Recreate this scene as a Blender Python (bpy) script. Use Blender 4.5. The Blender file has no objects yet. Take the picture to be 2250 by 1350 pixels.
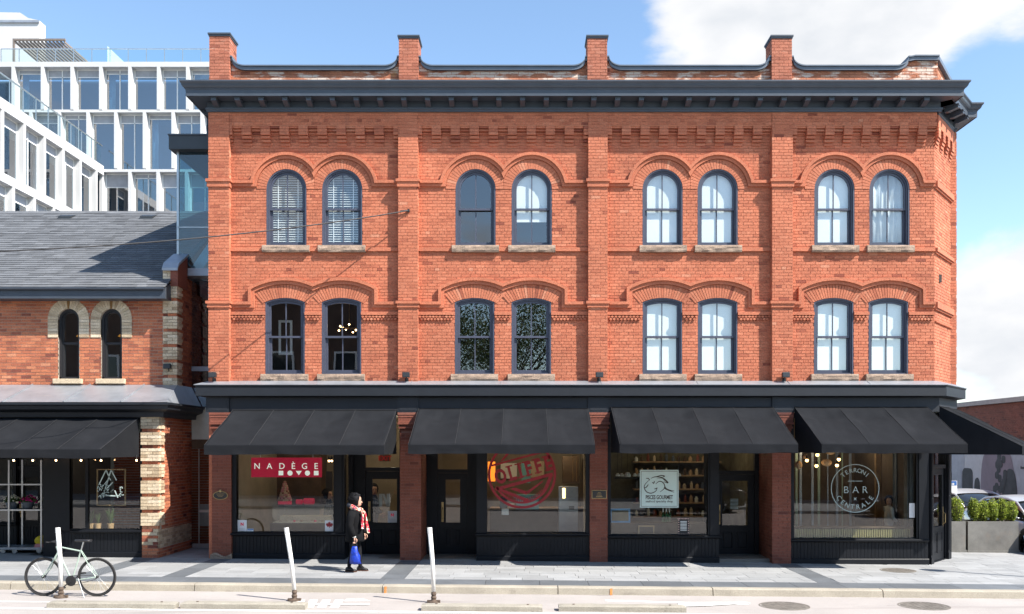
import bpy, bmesh, math, random
from mathutils import Vector, Matrix, noise as mnoise
RND = random.Random(11)
PI = math.pi
SC = bpy.context.scene
COL = SC.collection

# ---------------------------------------------------------------- camera, world, sun, exposure
CAM_D, CAM_Z, FPX = 20.0, 2.52, 2000.0          # metres to the facade, eye height, focal length in photo pixels
VPX, VPY = 1150.0, 985.0
cam_data = bpy.data.cameras.new('camera')
cam_data.sensor_width = 36.0
cam_data.lens = FPX / 2250.0 * 36.0
cam_data.shift_x = (1125.0 - VPX) / 2250.0
cam_data.shift_y = (VPY - 675.0) / 2250.0
cam_data.clip_start = 0.1
cam_data.clip_end = 3000.0
cam = bpy.data.objects.new('camera', cam_data)
cam.location = (0.0, -CAM_D, CAM_Z)
cam.rotation_euler = (PI / 2, 0, 0)
COL.objects.link(cam)
SC.camera = cam

SUN = Vector((1.7, -1.0, 2.1)).normalized()       # towards the sun
sun_data = bpy.data.lights.new('sun', 'SUN')
sun_data.energy = 5.0
sun_data.angle = math.radians(0.5)
sun_data.color = (1.0, 0.945, 0.87)
sun = bpy.data.objects.new('sun', sun_data)
sun.rotation_euler = SUN.to_track_quat('Z', 'Y').to_euler()
sun.location = (30, -20, 40)
COL.objects.link(sun)

SC.view_settings.view_transform = 'Standard'
SC.view_settings.look = 'None'
SC.view_settings.gamma = 1.0
SC.view_settings.use_curve_mapping = False
SC.view_settings.exposure = 1.02
SC.cycles.max_bounces = 8
SC.cycles.transparent_max_bounces = 24
SC.cycles.caustics_reflective = False
SC.cycles.caustics_refractive = False
SC.cycles.sample_clamp_indirect = 4.0

world = bpy.data.worlds.new('World')
SC.world = world
world.use_nodes = True
def build_world():
    nt = world.node_tree
    nt.nodes.clear()
    N = nt.nodes.new
    L = nt.links.new
    out = N('ShaderNodeOutputWorld')
    bg = N('ShaderNodeBackground')
    bg.inputs['Strength'].default_value = 0.130
    L(bg.outputs[0], out.inputs[0])
    sky = N('ShaderNodeTexSky')
    sky.sky_type = 'NISHITA'
    sky.sun_disc = False
    sky.sun_elevation = math.asin(SUN.z)
    sky.sun_rotation = math.atan2(SUN.x, SUN.y)
    sky.altitude = 120
    sky.air_density = 1.0
    sky.dust_density = 0.35
    sky.ozone_density = 2.2
    tc = N('ShaderNodeTexCoord')
    def math_(op, a, b=None, c=None, clamp=False):
        n = N('ShaderNodeMath')
        n.operation = op
        n.use_clamp = clamp
        for i, v in enumerate((a, b, c)):
            if v is None:
                continue
            if isinstance(v, (int, float)):
                n.inputs[i].default_value = v
            else:
                L(v, n.inputs[i])
        return n.outputs[0]
    # cloud field: fractal noise over the direction, lifted where the cloud banks stand
    mp = N('ShaderNodeMapping')
    mp.inputs['Scale'].default_value = (1.0, 1.0, 1.9)
    mp.inputs['Location'].default_value = (0.35, 0.1, 0.62)
    L(tc.outputs['Generated'], mp.inputs[0])
    n1 = N('ShaderNodeTexNoise')
    n1.inputs['Scale'].default_value = 5.5
    n1.inputs['Detail'].default_value = 9.0
    n1.inputs['Roughness'].default_value = 0.56
    n1.inputs['Distortion'].default_value = 0.25
    L(mp.outputs[0], n1.inputs[0])
    field = n1.outputs[0]
    banks = [  # photo pixel direction or plain direction, angular size, gain
        ((1660, 90), 0.12, 0.46), ((1830, 30), 0.115, 0.44), ((1990, -30), 0.09, 0.33), ((2250, 0), 0.07, 0.22), ((2190, 110), 0.05, 0.14), ((1540, -40), 0.08, 0.30),
        ((2225, 640), 0.055, 0.46), ((2300, 770), 0.08, 0.27), ((2180, 850), 0.05, 0.24), ((2420, 600), 0.12, 0.4),
        ((300, 250), 0.30, -0.5), ((1180, 60), 0.14, -0.4), ((2140, 340), 0.09, -0.5), ((2090, 165), 0.035, -0.22), ((2170, 900), 0.03, -0.12)]
    for c, size, gain in banks:
        v = Vector((c[0] - VPX, FPX, VPY - c[1])).normalized()
        dn = N('ShaderNodeVectorMath')
        dn.operation = 'DISTANCE'
        L(tc.outputs['Generated'], dn.inputs[0])
        dn.inputs[1].default_value = v
        fall = math_('SUBTRACT', 1.0, math_('DIVIDE', dn.outputs['Value'], size * 1.6), clamp=True)
        field = math_('ADD', field, math_('MULTIPLY', math_('SMOOTH_MIN', fall, 0.6, 0.3), gain))
    # scattered clouds over the rest of the sky (also seen mirrored in the windows)
    n3 = N('ShaderNodeTexNoise')
    n3.inputs['Scale'].default_value = 1.7
    n3.inputs['Detail'].default_value = 2.0
    L(mp.outputs[0], n3.inputs[0])
    sep = N('ShaderNodeSeparateXYZ')
    L(tc.outputs['Generated'], sep.inputs[0])
    back = math_('MULTIPLY', sep.outputs['Y'], -1.5, clamp=True)
    field = math_('ADD', field, math_('MULTIPLY', math_('MULTIPLY', n3.outputs[0], back), 0.06))
    ramp = N('ShaderNodeValToRGB')
    ramp.color_ramp.elements[0].position = 0.56
    ramp.color_ramp.elements[1].position = 0.80
    ramp.color_ramp.interpolation = 'EASE'
    L(field, ramp.inputs[0])
    # light and shade inside the clouds
    n2 = N('ShaderNodeTexNoise')
    n2.inputs['Scale'].default_value = 9.0
    n2.inputs['Detail'].default_value = 6.0
    L(mp.outputs[0], n2.inputs[0])
    cr = N('ShaderNodeValToRGB')
    cr.color_ramp.elements[0].color = (2.95, 3.1, 3.32, 1)
    cr.color_ramp.elements[1].color = (4.0, 4.0, 4.05, 1)
    cr.color_ramp.elements[0].position = 0.3
    cr.color_ramp.elements[1].position = 0.62
    L(n2.outputs[0], cr.inputs[0])
    mix = N('ShaderNodeMixRGB')
    L(ramp.outputs[0], mix.inputs[0])
    tint = N('ShaderNodeMixRGB')
    tint.blend_type = 'MULTIPLY'
    tint.inputs[0].default_value = 1.0
    tint.inputs[2].default_value = (1.06, 1.075, 1.04, 1)
    L(sky.outputs[0], tint.inputs[1])
    L(tint.outputs[0], mix.inputs[1])
    L(cr.outputs[0], mix.inputs[2])
    L(mix.outputs[0], bg.inputs[0])
build_world()

# ---------------------------------------------------------------- helpers
def wx(px, y=0.0):
    return (px - VPX) * (CAM_D + y) / FPX
def wz(py, y=0.0):
    return CAM_Z + (VPY - py) * (CAM_D + y) / FPX
def gz(x):
    return 0.03 - 0.009 * x                       # the street falls gently to the right

WM = {}                                           # world matrix of every empty used as a parent
def link(o, parent=None):
    COL.objects.link(o)
    if parent is not None:
        o.parent = parent
        m = WM.get(parent)
        if m is not None:
            o.matrix_parent_inverse = m.inverted()
    return o
def tag(o, label=None, cat=None, group=None, kind=None):
    if label: o['label'] = label
    if cat: o['category'] = cat
    if group: o['group'] = group
    if kind: o['kind'] = kind
    return o
def thing(name, label, cat, loc=(0, 0, 0), group=None, world=True, rz=0.0):
    o = bpy.data.objects.new(name, None)
    o.empty_display_size = 0.2
    o.location = loc
    o.rotation_euler = (0, 0, rz)
    COL.objects.link(o)
    if world:
        WM[o] = Matrix.Translation(Vector(loc)) @ Matrix.Rotation(rz, 4, 'Z')
    return tag(o, label, cat, group)
def kids(o):
    return [c for c in o.children]
def dup(root, loc, rz=None, label=None, parent=None, scale=None):
    def cp(o, par):
        c = o.copy()
        COL.objects.link(c)
        c.parent = par
        if par is not None:
            c.matrix_parent_inverse = o.matrix_parent_inverse.copy()
        for ch in CH.get(o, ()):
            CH.setdefault(c, []).append(cp(ch, c))
        return c
    r = cp(root, parent)
    r.location = loc
    if rz is not None: r.rotation_euler[2] = rz
    if scale is not None: r.scale = scale
    if label: r['label'] = label
    return r
CH = {}                                           # local-space children, for dup()

class MB:
    """collects polygons; build() links them as one mesh object"""
    def __init__(s, T=None):
        s.v, s.f, s.r, s.rv, s.T = [], [], [], 0.5, T
    def add(s, vs, fs):
        o = len(s.v)
        if s.T is not None:
            vs = [s.T @ Vector(p) for p in vs]
        s.v += [(p[0], p[1], p[2]) for p in vs]
        s.f += [tuple(i + o for i in f) for f in fs]
        s.r += [s.rv] * len(fs)
        return s
    def box(s, x0, x1, y0, y1, z0, z1):
        if x0 > x1: x0, x1 = x1, x0
        if y0 > y1: y0, y1 = y1, y0
        if z0 > z1: z0, z1 = z1, z0
        return s.add([(x0, y0, z0), (x1, y0, z0), (x1, y1, z0), (x0, y1, z0), (x0, y0, z1), (x1, y0, z1), (x1, y1, z1), (x0, y1, z1)],
                     [(0, 3, 2, 1), (4, 5, 6, 7), (0, 1, 5, 4), (1, 2, 6, 5), (2, 3, 7, 6), (3, 0, 4, 7)])
    def hexa(s, p):
        return s.add(p, [(0, 3, 2, 1), (4, 5, 6, 7), (0, 1, 5, 4), (1, 2, 6, 5), (2, 3, 7, 6), (3, 0, 4, 7)])
    def prism(s, pts, y0, y1):
        """polygon in x,z (counter-clockwise seen from -y) extruded from y0 (front) to y1"""
        n = len(pts)
        vs = [(x, y0, z) for x, z in pts] + [(x, y1, z) for x, z in pts]
        fs = [tuple(range(n)), tuple(range(2 * n - 1, n - 1, -1))]
        fs += [(i, i + n, (i + 1) % n + n, (i + 1) % n) for i in range(n)]
        return s.add(vs, fs)
    def prism_x(s, pts, x0, x1):
        """polygon in y,z extruded along x"""
        n = len(pts)
        vs = [(x0, y, z) for y, z in pts] + [(x1, y, z) for y, z in pts]
        fs = [tuple(range(n - 1, -1, -1)), tuple(range(n, 2 * n))]
        fs += [(i, (i + 1) % n, (i + 1) % n + n, i + n) for i in range(n)]
        return s.add(vs, fs)
    def strip(s, A, B, y0, y1):
        """solid band between two point lists in x,z (A outer, B inner), front y0, back y1"""
        n = len(A)
        vs = [(x, y0, z) for x, z in A] + [(x, y0, z) for x, z in B] + [(x, y1, z) for x, z in A] + [(x, y1, z) for x, z in B]
        fs = []
        for i in range(n - 1):
            a, b, c, d = i, i + 1, n + i + 1, n + i
            fs += [(a, d, c, b), (a + 2 * n, b + 2 * n, c + 2 * n, d + 2 * n), (a, b, b + 2 * n, a + 2 * n), (d, d + 2 * n, c + 2 * n, c)]
        fs += [(0, 2 * n, 3 * n, n), (n - 1, 2 * n - 1, 4 * n - 1, 3 * n - 1)]
        return s.add(vs, fs)
    def tube(s, pts, r, n=8, caps=True):
        pts = [Vector(p) for p in pts]
        rs = r if isinstance(r, (list, tuple)) else [r] * len(pts)
        vs, up = [], None
        for i, p in enumerate(pts):
            t = (pts[min(i + 1, len(pts) - 1)] - pts[max(i - 1, 0)]).normalized()
            if up is None:
                up = Vector((0, 0, 1)) if abs(t.z) < 0.9 else Vector((1, 0, 0))
            a = t.cross(up).normalized()
            b = a.cross(t).normalized()
            up = b
            vs += [p + (a * math.cos(2 * PI * k / n) + b * math.sin(2 * PI * k / n)) * rs[i] for k in range(n)]
        fs = []
        for i in range(len(pts) - 1):
            for k in range(n):
                a, b = i * n + k, i * n + (k + 1) % n
                fs.append((a, b, b + n, a + n))
        if caps:
            fs += [tuple(range(n - 1, -1, -1)), tuple(range((len(pts) - 1) * n, len(pts) * n))]
        return s.add(vs, fs)
    def rings(s, rings, closed=True, caps=True):
        n = len(rings[0])
        vs = [p for r in rings for p in r]
        fs = []
        for i in range(len(rings) - 1):
            for k in range(n if closed else n - 1):
                a, b = i * n + k, i * n + (k + 1) % n
                fs.append((a, b, b + n, a + n))
        if caps and closed:
            fs += [tuple(range(n - 1, -1, -1)), tuple(range((len(rings) - 1) * n, len(rings) * n))]
        return s.add(vs, fs)
    def lathe(s, prof, n=16, c=(0, 0, 0), axis='z'):
        rr = []
        for r, h in prof:
            ring = []
            for k in range(n):
                a, b = r * math.cos(2 * PI * k / n), r * math.sin(2 * PI * k / n)
                if axis == 'z': p = (c[0] + a, c[1] + b, c[2] + h)
                elif axis == 'y': p = (c[0] + a, c[1] - h, c[2] + b)
                else: p = (c[0] + h, c[1] + a, c[2] + b)
                ring.append(p)
            rr.append(ring)
        return s.rings(rr)
    def ball(s, c, r, n=10, m=6, sq=(1, 1, 1)):
        prof = [(max(1e-3, math.sin(PI * i / m)) * r, -math.cos(PI * i / m) * r) for i in range(m + 1)]
        rr = [[(c[0] + a * math.cos(2 * PI * k / n) * sq[0], c[1] + a * math.sin(2 * PI * k / n) * sq[1], c[2] + h * sq[2]) for k in range(n)] for a, h in prof]
        return s.rings(rr)
    def grid(s, fn, nu, nv, thick=None):
        P = [[Vector(fn(i / nu, j / nv)) for i in range(nu + 1)] for j in range(nv + 1)]
        vs = [p for row in P for p in row]
        w = nu + 1
        fs = [(j * w + i, j * w + i + 1, (j + 1) * w + i + 1, (j + 1) * w + i) for j in range(nv) for i in range(nu)]
        if thick is not None:
            o = len(vs)
            t = Vector(thick)
            vs += [p + t for p in vs]
            fs += [tuple(q + o for q in reversed(f)) for f in fs]
            edge = [i for i in range(w)] + [j * w + nu for j in range(1, nv + 1)] + [nv * w + i for i in range(nu - 1, -1, -1)] + [j * w for j in range(nv - 1, 0, -1)]
            fs += [(edge[k], edge[k] + o, edge[(k + 1) % len(edge)] + o, edge[(k + 1) % len(edge)]) for k in range(len(edge))]
        return s.add(vs, fs)
    def mesh(s, name, smooth=False):
        me = bpy.data.meshes.new(name)
        me.from_pydata(s.v, [], s.f)
        at = me.attributes.new('rnd', 'FLOAT', 'FACE')
        at.data.foreach_set('value', s.r)
        if smooth:
            me.polygons.foreach_set('use_smooth', [True] * len(me.polygons))
        return me
    def build(s, name, mat, parent=None, smooth=False, bevel=0.0, label=None, kind=None, local=False, fix=False):
        me = s.mesh(name, smooth)
        if fix:
            bm = bmesh.new(); bm.from_mesh(me)
            bmesh.ops.recalc_face_normals(bm, faces=bm.faces)
            bm.to_mesh(me); bm.free()
        me.materials.append(mat)
        o = bpy.data.objects.new(name, me)
        if local:
            COL.objects.link(o)
            if parent is not None:
                o.parent = parent
                CH.setdefault(parent, []).append(o)
        else:
            link(o, parent)
        if bevel:
            b = o.modifiers.new('bevel', 'BEVEL')
            b.width = bevel
            b.segments = 2
            b.limit_method = 'ANGLE'
        if smooth == 'auto':
            pass
        if label: o['label'] = label
        if kind: o['kind'] = kind
        return o
def one(me, name, mat, parent=None, kind=None):
    o = bpy.data.objects.new(name, me)
    if not me.materials: me.materials.append(mat)
    link(o, parent)
    if kind: o['kind'] = kind
    return o

def sweep_plan(mb, path, prof, closed_ends=True):
    """sweep a profile [(out, z)] along a plan polyline [(x, y)], outward = right-hand side when walking, mitred"""
    n = len(path)
    P = [Vector((p[0], p[1])) for p in path]
    rings = []
    for i in range(n):
        d0 = (P[i] - P[i - 1]).normalized() if i else None
        d1 = (P[i + 1] - P[i]).normalized() if i < n - 1 else None
        r = lambda d: Vector((d.y, -d.x))
        if d0 is None: m, k = r(d1), 1.0
        elif d1 is None: m, k = r(d0), 1.0
        else:
            m = (r(d0) + r(d1)).normalized()
            k = 1.0 / max(0.2, m.dot(r(d1)))
        rings.append([(P[i].x + m.x * o * k, P[i].y + m.y * o * k, z) for o, z in prof])
    mb.rings(rings, caps=closed_ends)
    return mb

# ---------------------------------------------------------------- materials (procedural)
MAT = {}
def mat(name, col, rough=0.7, metal=0.0, var=0.12, vscale=4.0, bump=0.0, bscale=80.0, rnd=0.0, ramp=None, spec=0.5, stain=None, emit=None, fine=0.0, fscale=220.0, sub=None, trans=0.0):
    m = bpy.data.materials.new(name)
    m.use_nodes = True
    nt = m.node_tree
    N, L = nt.nodes.new, nt.links.new
    b = nt.nodes['Principled BSDF']
    b.inputs['Roughness'].default_value = rough
    b.inputs['Metallic'].default_value = metal
    b.inputs['Specular IOR Level'].default_value = spec
    geo = N('ShaderNodeNewGeometry')
    pos = geo.outputs['Position']
    if ramp:
        at = N('ShaderNodeAttribute'); at.attribute_name = 'rnd'
        cr = N('ShaderNodeValToRGB')
        cr.color_ramp.interpolation = 'LINEAR'
        els = cr.color_ramp.elements
        while len(els) < len(ramp): els.new(0.5)
        for e, (p, c) in zip(els, ramp):
            e.position = p; e.color = (*c, 1)
        L(at.outputs['Fac'], cr.inputs[0])
        src = cr.outputs[0]
    else:
        rgb = N('ShaderNodeRGB'); rgb.outputs[0].default_value = (*col, 1)
        src = rgb.outputs[0]
    def mult(src, fac_out, lo, hi):
        mr = N('ShaderNodeMapRange')
        mr.inputs['From Min'].default_value = 0.3; mr.inputs['From Max'].default_value = 0.7
        mr.inputs['To Min'].default_value = lo; mr.inputs['To Max'].default_value = hi
        L(fac_out, mr.inputs['Value'])
        mx = N('ShaderNodeMixRGB'); mx.blend_type = 'MULTIPLY'; mx.inputs[0].default_value = 1
        L(src, mx.inputs[1]); L(mr.outputs[0], mx.inputs[2])
        return mx.outputs[0]
    if rnd:
        at = N('ShaderNodeAttribute'); at.attribute_name = 'rnd'
        mr = N('ShaderNodeMapRange')
        mr.inputs['To Min'].default_value = 1 - rnd; mr.inputs['To Max'].default_value = 1 + rnd
        L(at.outputs['Fac'], mr.inputs['Value'])
        mx = N('ShaderNodeMixRGB'); mx.blend_type = 'MULTIPLY'; mx.inputs[0].default_value = 1
        L(src, mx.inputs[1]); L(mr.outputs[0], mx.inputs[2])
        src = mx.outputs[0]
    if var:
        n1 = N('ShaderNodeTexNoise'); n1.inputs['Scale'].default_value = vscale; n1.inputs['Detail'].default_value = 5; n1.inputs['Roughness'].default_value = 0.62
        L(pos, n1.inputs['Vector'])
        src = mult(src, n1.outputs[0], 1 - var, 1 + var)
    if fine:
        n2 = N('ShaderNodeTexNoise'); n2.inputs['Scale'].default_value = fscale; n2.inputs['Detail'].default_value = 2
        L(pos, n2.inputs['Vector'])
        src = mult(src, n2.outputs[0], 1 - fine, 1 + fine)
    for st in (stain or []):                      # (colour, noise scale, threshold, softness, amount, stretch)
        scol, ssc, th, soft, amt, stretch = st
        mp = N('ShaderNodeMapping'); mp.inputs['Scale'].default_value = stretch
        L(pos, mp.inputs[0])
        n3 = N('ShaderNodeTexNoise'); n3.inputs['Scale'].default_value = ssc; n3.inputs['Detail'].default_value = 6; n3.inputs['Roughness'].default_value = 0.6
        L(mp.outputs[0], n3.inputs['Vector'])
        mr = N('ShaderNodeMapRange')
        mr.inputs['From Min'].default_value = th; mr.inputs['From Max'].default_value = th + soft
        mr.inputs['To Min'].default_value = 0; mr.inputs['To Max'].default_value = amt
        L(n3.outputs[0], mr.inputs['Value'])
        mx = N('ShaderNodeMixRGB'); mx.inputs[2].default_value = (*scol, 1)
        L(mr.outputs[0], mx.inputs[0]); L(src, mx.inputs[1])
        src = mx.outputs[0]
    L(src, b.inputs['Base Color'])
    if bump:
        n4 = N('ShaderNodeTexNoise'); n4.inputs['Scale'].default_value = bscale; n4.inputs['Detail'].default_value = 4
        L(pos, n4.inputs['Vector'])
        bp = N('ShaderNodeBump'); bp.inputs['Strength'].default_value = bump; bp.inputs['Distance'].default_value = 0.01
        L(n4.outputs[0], bp.inputs['Height']); L(bp.outputs[0], b.inputs['Normal'])
    if emit:
        b.inputs['Emission Color'].default_value = (*emit[0], 1)
        b.inputs['Emission Strength'].default_value = emit[1]
    if sub:
        b.inputs['Subsurface Weight'].default_value = sub
        b.inputs['Subsurface Radius'].default_value = (0.02, 0.01, 0.006)
    if trans:
        tr = N('ShaderNodeBsdfTranslucent'); L(src, tr.inputs[0])
        ms = N('ShaderNodeMixShader'); ms.inputs[0].default_value = trans
        L(b.outputs[0], ms.inputs[1]); L(tr.outputs[0], ms.inputs[2])
        L(ms.outputs[0], nt.nodes['Material Output'].inputs[0])
    MAT[name] = m
    return m
def glass(name, tint=(0.9, 0.95, 0.93), ior=1.6, rough=0.0, wav=0.0):
    """thin pane: see-through plus mirror reflection by Fresnel on its outer faces"""
    m = bpy.data.materials.new(name)
    m.use_nodes = True
    nt = m.node_tree
    nt.nodes.clear()
    N, L = nt.nodes.new, nt.links.new
    out = N('ShaderNodeOutputMaterial')
    ms = N('ShaderNodeMixShader')
    tr = N('ShaderNodeBsdfTransparent'); tr.inputs[0].default_value = (*tint, 1)
    gl = N('ShaderNodeBsdfGlossy'); gl.inputs['Roughness'].default_value = rough
    gl.inputs[0].default_value = (1, 1, 1, 1)
    fr = N('ShaderNodeFresnel'); fr.inputs[0].default_value = ior
    ge = N('ShaderNodeNewGeometry')
    sb = N('ShaderNodeMath'); sb.operation = 'SUBTRACT'; sb.inputs[0].default_value = 1
    L(ge.outputs['Backfacing'], sb.inputs[1])
    mu = N('ShaderNodeMath'); mu.operation = 'MULTIPLY'
    L(fr.outputs[0], mu.inputs[0]); L(sb.outputs[0], mu.inputs[1])
    if wav:
        nz = N('ShaderNodeTexNoise'); nz.inputs['Scale'].default_value = 1.3; nz.inputs['Detail'].default_value = 1
        L(ge.outputs['Position'], nz.inputs['Vector'])
        bp = N('ShaderNodeBump'); bp.inputs['Strength'].default_value = wav; bp.inputs['Distance'].default_value = 0.02
        L(nz.outputs[0], bp.inputs['Height']); L(bp.outputs[0], gl.inputs['Normal'])
    L(mu.outputs[0], ms.inputs[0]); L(tr.outputs[0], ms.inputs[1]); L(gl.outputs[0], ms.inputs[2])
    L(ms.outputs[0], out.inputs[0])
    MAT[name] = m
    return m
def emitter(name, col, strength):
    return mat(name, col, 0.5, var=0, emit=(col, strength))

BR = [(0.0, (0.23, 0.058, 0.032)), (0.14, (0.355, 0.101, 0.052)), (0.35, (0.455, 0.140, 0.071)), (0.7, (0.49, 0.159, 0.083)), (0.95, (0.52, 0.180, 0.097)), (1.0, (0.53, 0.215, 0.125))]
brick_m = mat('red_brick', (0.4, 0.1, 0.05), 0.85, ramp=BR, var=0.16, vscale=1.1, fine=0.22, fscale=38, bump=0.5, bscale=90, stain=[((0.16, 0.05, 0.035), 0.9, 0.60, 0.2, 0.4, (1, 1, 0.35)), ((0.13, 0.055, 0.04), 3.2, 0.63, 0.12, 0.35, (1, 1, 0.12)), ((0.66, 0.44, 0.34), 4.2, 0.70, 0.06, 0.4, (1, 1, 0.22)), ((0.60, 0.30, 0.20), 1.6, 0.66, 0.14, 0.25, (1, 1, 0.5))])
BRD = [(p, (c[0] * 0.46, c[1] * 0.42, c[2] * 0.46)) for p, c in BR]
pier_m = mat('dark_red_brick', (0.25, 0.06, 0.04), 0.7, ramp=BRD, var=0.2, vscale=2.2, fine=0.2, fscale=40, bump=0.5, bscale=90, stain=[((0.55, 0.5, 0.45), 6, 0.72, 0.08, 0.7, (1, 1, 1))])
para_m = mat('weathered_brick', (0.4, 0.1, 0.05), 0.9, ramp=[(p, (c[0] * 0.95, c[1] * 1.15, c[2] * 1.2)) for p, c in BR], var=0.2, vscale=2, fine=0.2, fscale=38, bump=0.5, bscale=90,
             stain=[((0.72, 0.60, 0.50), 2.6, 0.49, 0.08, 0.85, (1, 1, 3.0)), ((0.45, 0.25, 0.06), 1.6, 0.66, 0.06, 0.6, (1, 1, 1))])
mortar_m = mat('mortar', (0.54, 0.225, 0.132), 0.95, var=0.15, vscale=3, bump=0.4, bscale=160)
mortar_dk = mat('dark_mortar', (0.27, 0.14, 0.105), 0.95, var=0.2, vscale=3)
HB = [(0.0, (0.15, 0.042, 0.028)), (0.2, (0.30, 0.09, 0.05)), (0.5, (0.45, 0.145, 0.07)), (0.8, (0.52, 0.18, 0.085)), (1.0, (0.56, 0.24, 0.13))]
hbrick_m = mat('old_orange_brick', (0.4, 0.12, 0.06), 0.85, ramp=HB, var=0.18, vscale=2.5, fine=0.25, fscale=40, bump=0.6, bscale=90)
hmortar_m = mat('pale_mortar', (0.50, 0.41, 0.33), 0.95, var=0.15, vscale=4)
cream_m = mat('cream_brick', (0.60, 0.48, 0.33), 0.85, ramp=[(0.0, (0.38, 0.28, 0.18)), (0.3, (0.55, 0.435, 0.29)), (0.7, (0.62, 0.50, 0.345)), (1.0, (0.68, 0.57, 0.42))], var=0.15, vscale=4, fine=0.2, fscale=40, bump=0.5, bscale=90, stain=[((0.12, 0.10, 0.07), 3.5, 0.64, 0.16, 0.5, (1, 1, 1))])
stone_m = mat('sandstone_sill', (0.31, 0.225, 0.165), 0.9, var=0.25, vscale=7, fine=0.25, fscale=60, bump=0.9, bscale=45)
kerb_m = mat('kerb_concrete', (0.33, 0.295, 0.235), 0.9, var=0.15, vscale=1.6, fine=0.15, fscale=70, bump=0.5, bscale=70, stain=[((0.16, 0.14, 0.115), 2.2, 0.62, 0.12, 0.6, (1, 1, 2))])
bump_m = mat('bumper_concrete', (0.30, 0.275, 0.225), 0.9, var=0.15, vscale=2.5, fine=0.15, fscale=70, bump=0.7, bscale=50, stain=[((0.14, 0.12, 0.10), 4, 0.64, 0.1, 0.6, (1, 1, 1))])
paver_m = mat('granite_paver', (0.30, 0.303, 0.302), 0.75, rnd=0.13, var=0.12, vscale=1.1, fine=0.18, fscale=120, bump=0.25, bscale=150, stain=[((0.15, 0.148, 0.145), 1.1, 0.55, 0.18, 0.40, (1, 1, 1)), ((0.10, 0.098, 0.095), 16, 0.73, 0.03, 0.6, (1, 1, 1)), ((0.45, 0.16, 0.13), 2.7, 0.765, 0.03, 0.5, (1, 1, 1))])
paver_dk = mat('dark_granite_paver', (0.115, 0.125, 0.135), 0.7, rnd=0.16, var=0.15, vscale=2, fine=0.2, fscale=120, bump=0.25, bscale=150)
joint_m = mat('paver_joint', (0.15, 0.145, 0.14), 0.95, var=0.2)
road_m = mat('pale_road', (0.35, 0.32, 0.297), 0.88, var=0.10, vscale=0.6, fine=0.16, fscale=110, bump=0.35, bscale=120, stain=[((0.24, 0.215, 0.20), 0.9, 0.56, 0.12, 0.6, (0.35, 2, 1)), ((0.12, 0.11, 0.10), 1.7, 0.66, 0.02, 0.6, (0.25, 3, 1)), ((0.13, 0.12, 0.11), 5.0, 0.70, 0.05, 0.6, (1, 1, 1))])
asphalt_m = mat('asphalt', (0.16, 0.16, 0.17), 0.9, var=0.15, vscale=1, fine=0.2, fscale=90)
paint_m = mat('road_paint', (0.76, 0.74, 0.70), 0.8, var=0.1, vscale=3, stain=[((0.45, 0.42, 0.39), 6, 0.6, 0.08, 0.8, (1, 1, 1))])
iron_m = mat('cast_iron', (0.20, 0.18, 0.155), 0.7, metal=0.3, var=0.3, vscale=8, bump=0.5, bscale=60)
shop_m = mat('black_shop_paint', (0.0050, 0.0062, 0.0090), 0.5, spec=0.3, var=0.15, vscale=5, bump=0.1, bscale=40, stain=[((0.16, 0.15, 0.14), 5.0, 0.74, 0.04, 0.5, (1, 1, 1))])
corn_m = mat('slate_blue_paint', (0.052, 0.064, 0.082), 0.45, var=0.12, vscale=3, bump=0.1, bscale=30)
ledge_m = mat('charcoal_paint', (0.0105, 0.0130, 0.0175), 0.55, var=0.15, vscale=3, bump=0.1, bscale=30)
zinc_m = mat('grey_metal_flashing', (0.36, 0.38, 0.41), 0.42, metal=0.55, var=0.15, vscale=2.5, stain=[((0.55, 0.53, 0.5), 3.5, 0.6, 0.1, 0.5, (1, 4, 4))])
win_m = mat('blue_grey_window_paint', (0.062, 0.068, 0.098), 0.45, var=0.1, vscale=6)
canvas_m = mat('black_canvas', (0.017, 0.018, 0.0205), 0.95, var=0.12, vscale=2.2, fine=0.2, fscale=260, bump=0.25, bscale=260, spec=0.04, stain=[((0.028, 0.029, 0.032), 1.3, 0.54, 0.2, 0.4, (1.6, 0.5, 0.5)), ((0.16, 0.16, 0.15), 26, 0.80, 0.03, 0.8, (1, 1, 1))])
seam_m = mat('canvas_seam', (0.019, 0.020, 0.0225), 0.9, var=0.1)
white_m = mat('white_render', (0.55, 0.55, 0.545), 0.75, var=0.04, vscale=0.8)
white_paint = mat('white_paint', (0.78, 0.78, 0.76), 0.6, var=0.06, vscale=5)
post_m = mat('white_plastic_post', (0.78, 0.77, 0.73), 0.45, var=0.12, vscale=9, stain=[((0.25, 0.2, 0.14), 9, 0.66, 0.08, 0.6, (1, 1, 0.4))])
rubber_m = mat('black_rubber', (0.022, 0.021, 0.020), 0.75, var=0.2, vscale=20)
base_m = mat('rusted_post_base', (0.10, 0.07, 0.05), 0.85, var=0.4, vscale=25, bump=0.8, bscale=60)
steel_m = mat('brushed_steel', (0.52, 0.53, 0.53), 0.35, metal=0.9, var=0.1)
dark_steel = mat('dark_steel', (0.06, 0.065, 0.07), 0.45, metal=0.5, var=0.1)
shingle_m = mat('grey_shingle', (0.115, 0.12, 0.128), 0.9, rnd=0.24, var=0.16, vscale=3, fine=0.3, fscale=120, bump=0.4, bscale=160)
shingle_bed = mat('shingle_bed', (0.07, 0.072, 0.078), 0.95, var=0.2)
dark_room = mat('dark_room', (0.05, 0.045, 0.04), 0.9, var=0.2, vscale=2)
room_w = mat('warm_room_wall', (0.24, 0.20, 0.145), 0.85, var=0.2, vscale=1.5)
room_d = mat('brown_room_wall', (0.16, 0.115, 0.075), 0.85, var=0.3, vscale=1.5)
room_g = mat('olive_room_wall', (0.14, 0.125, 0.075), 0.85, var=0.35, vscale=3)
wood_m = mat('pale_wood', (0.42, 0.27, 0.14), 0.6, var=0.25, vscale=5)
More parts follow.
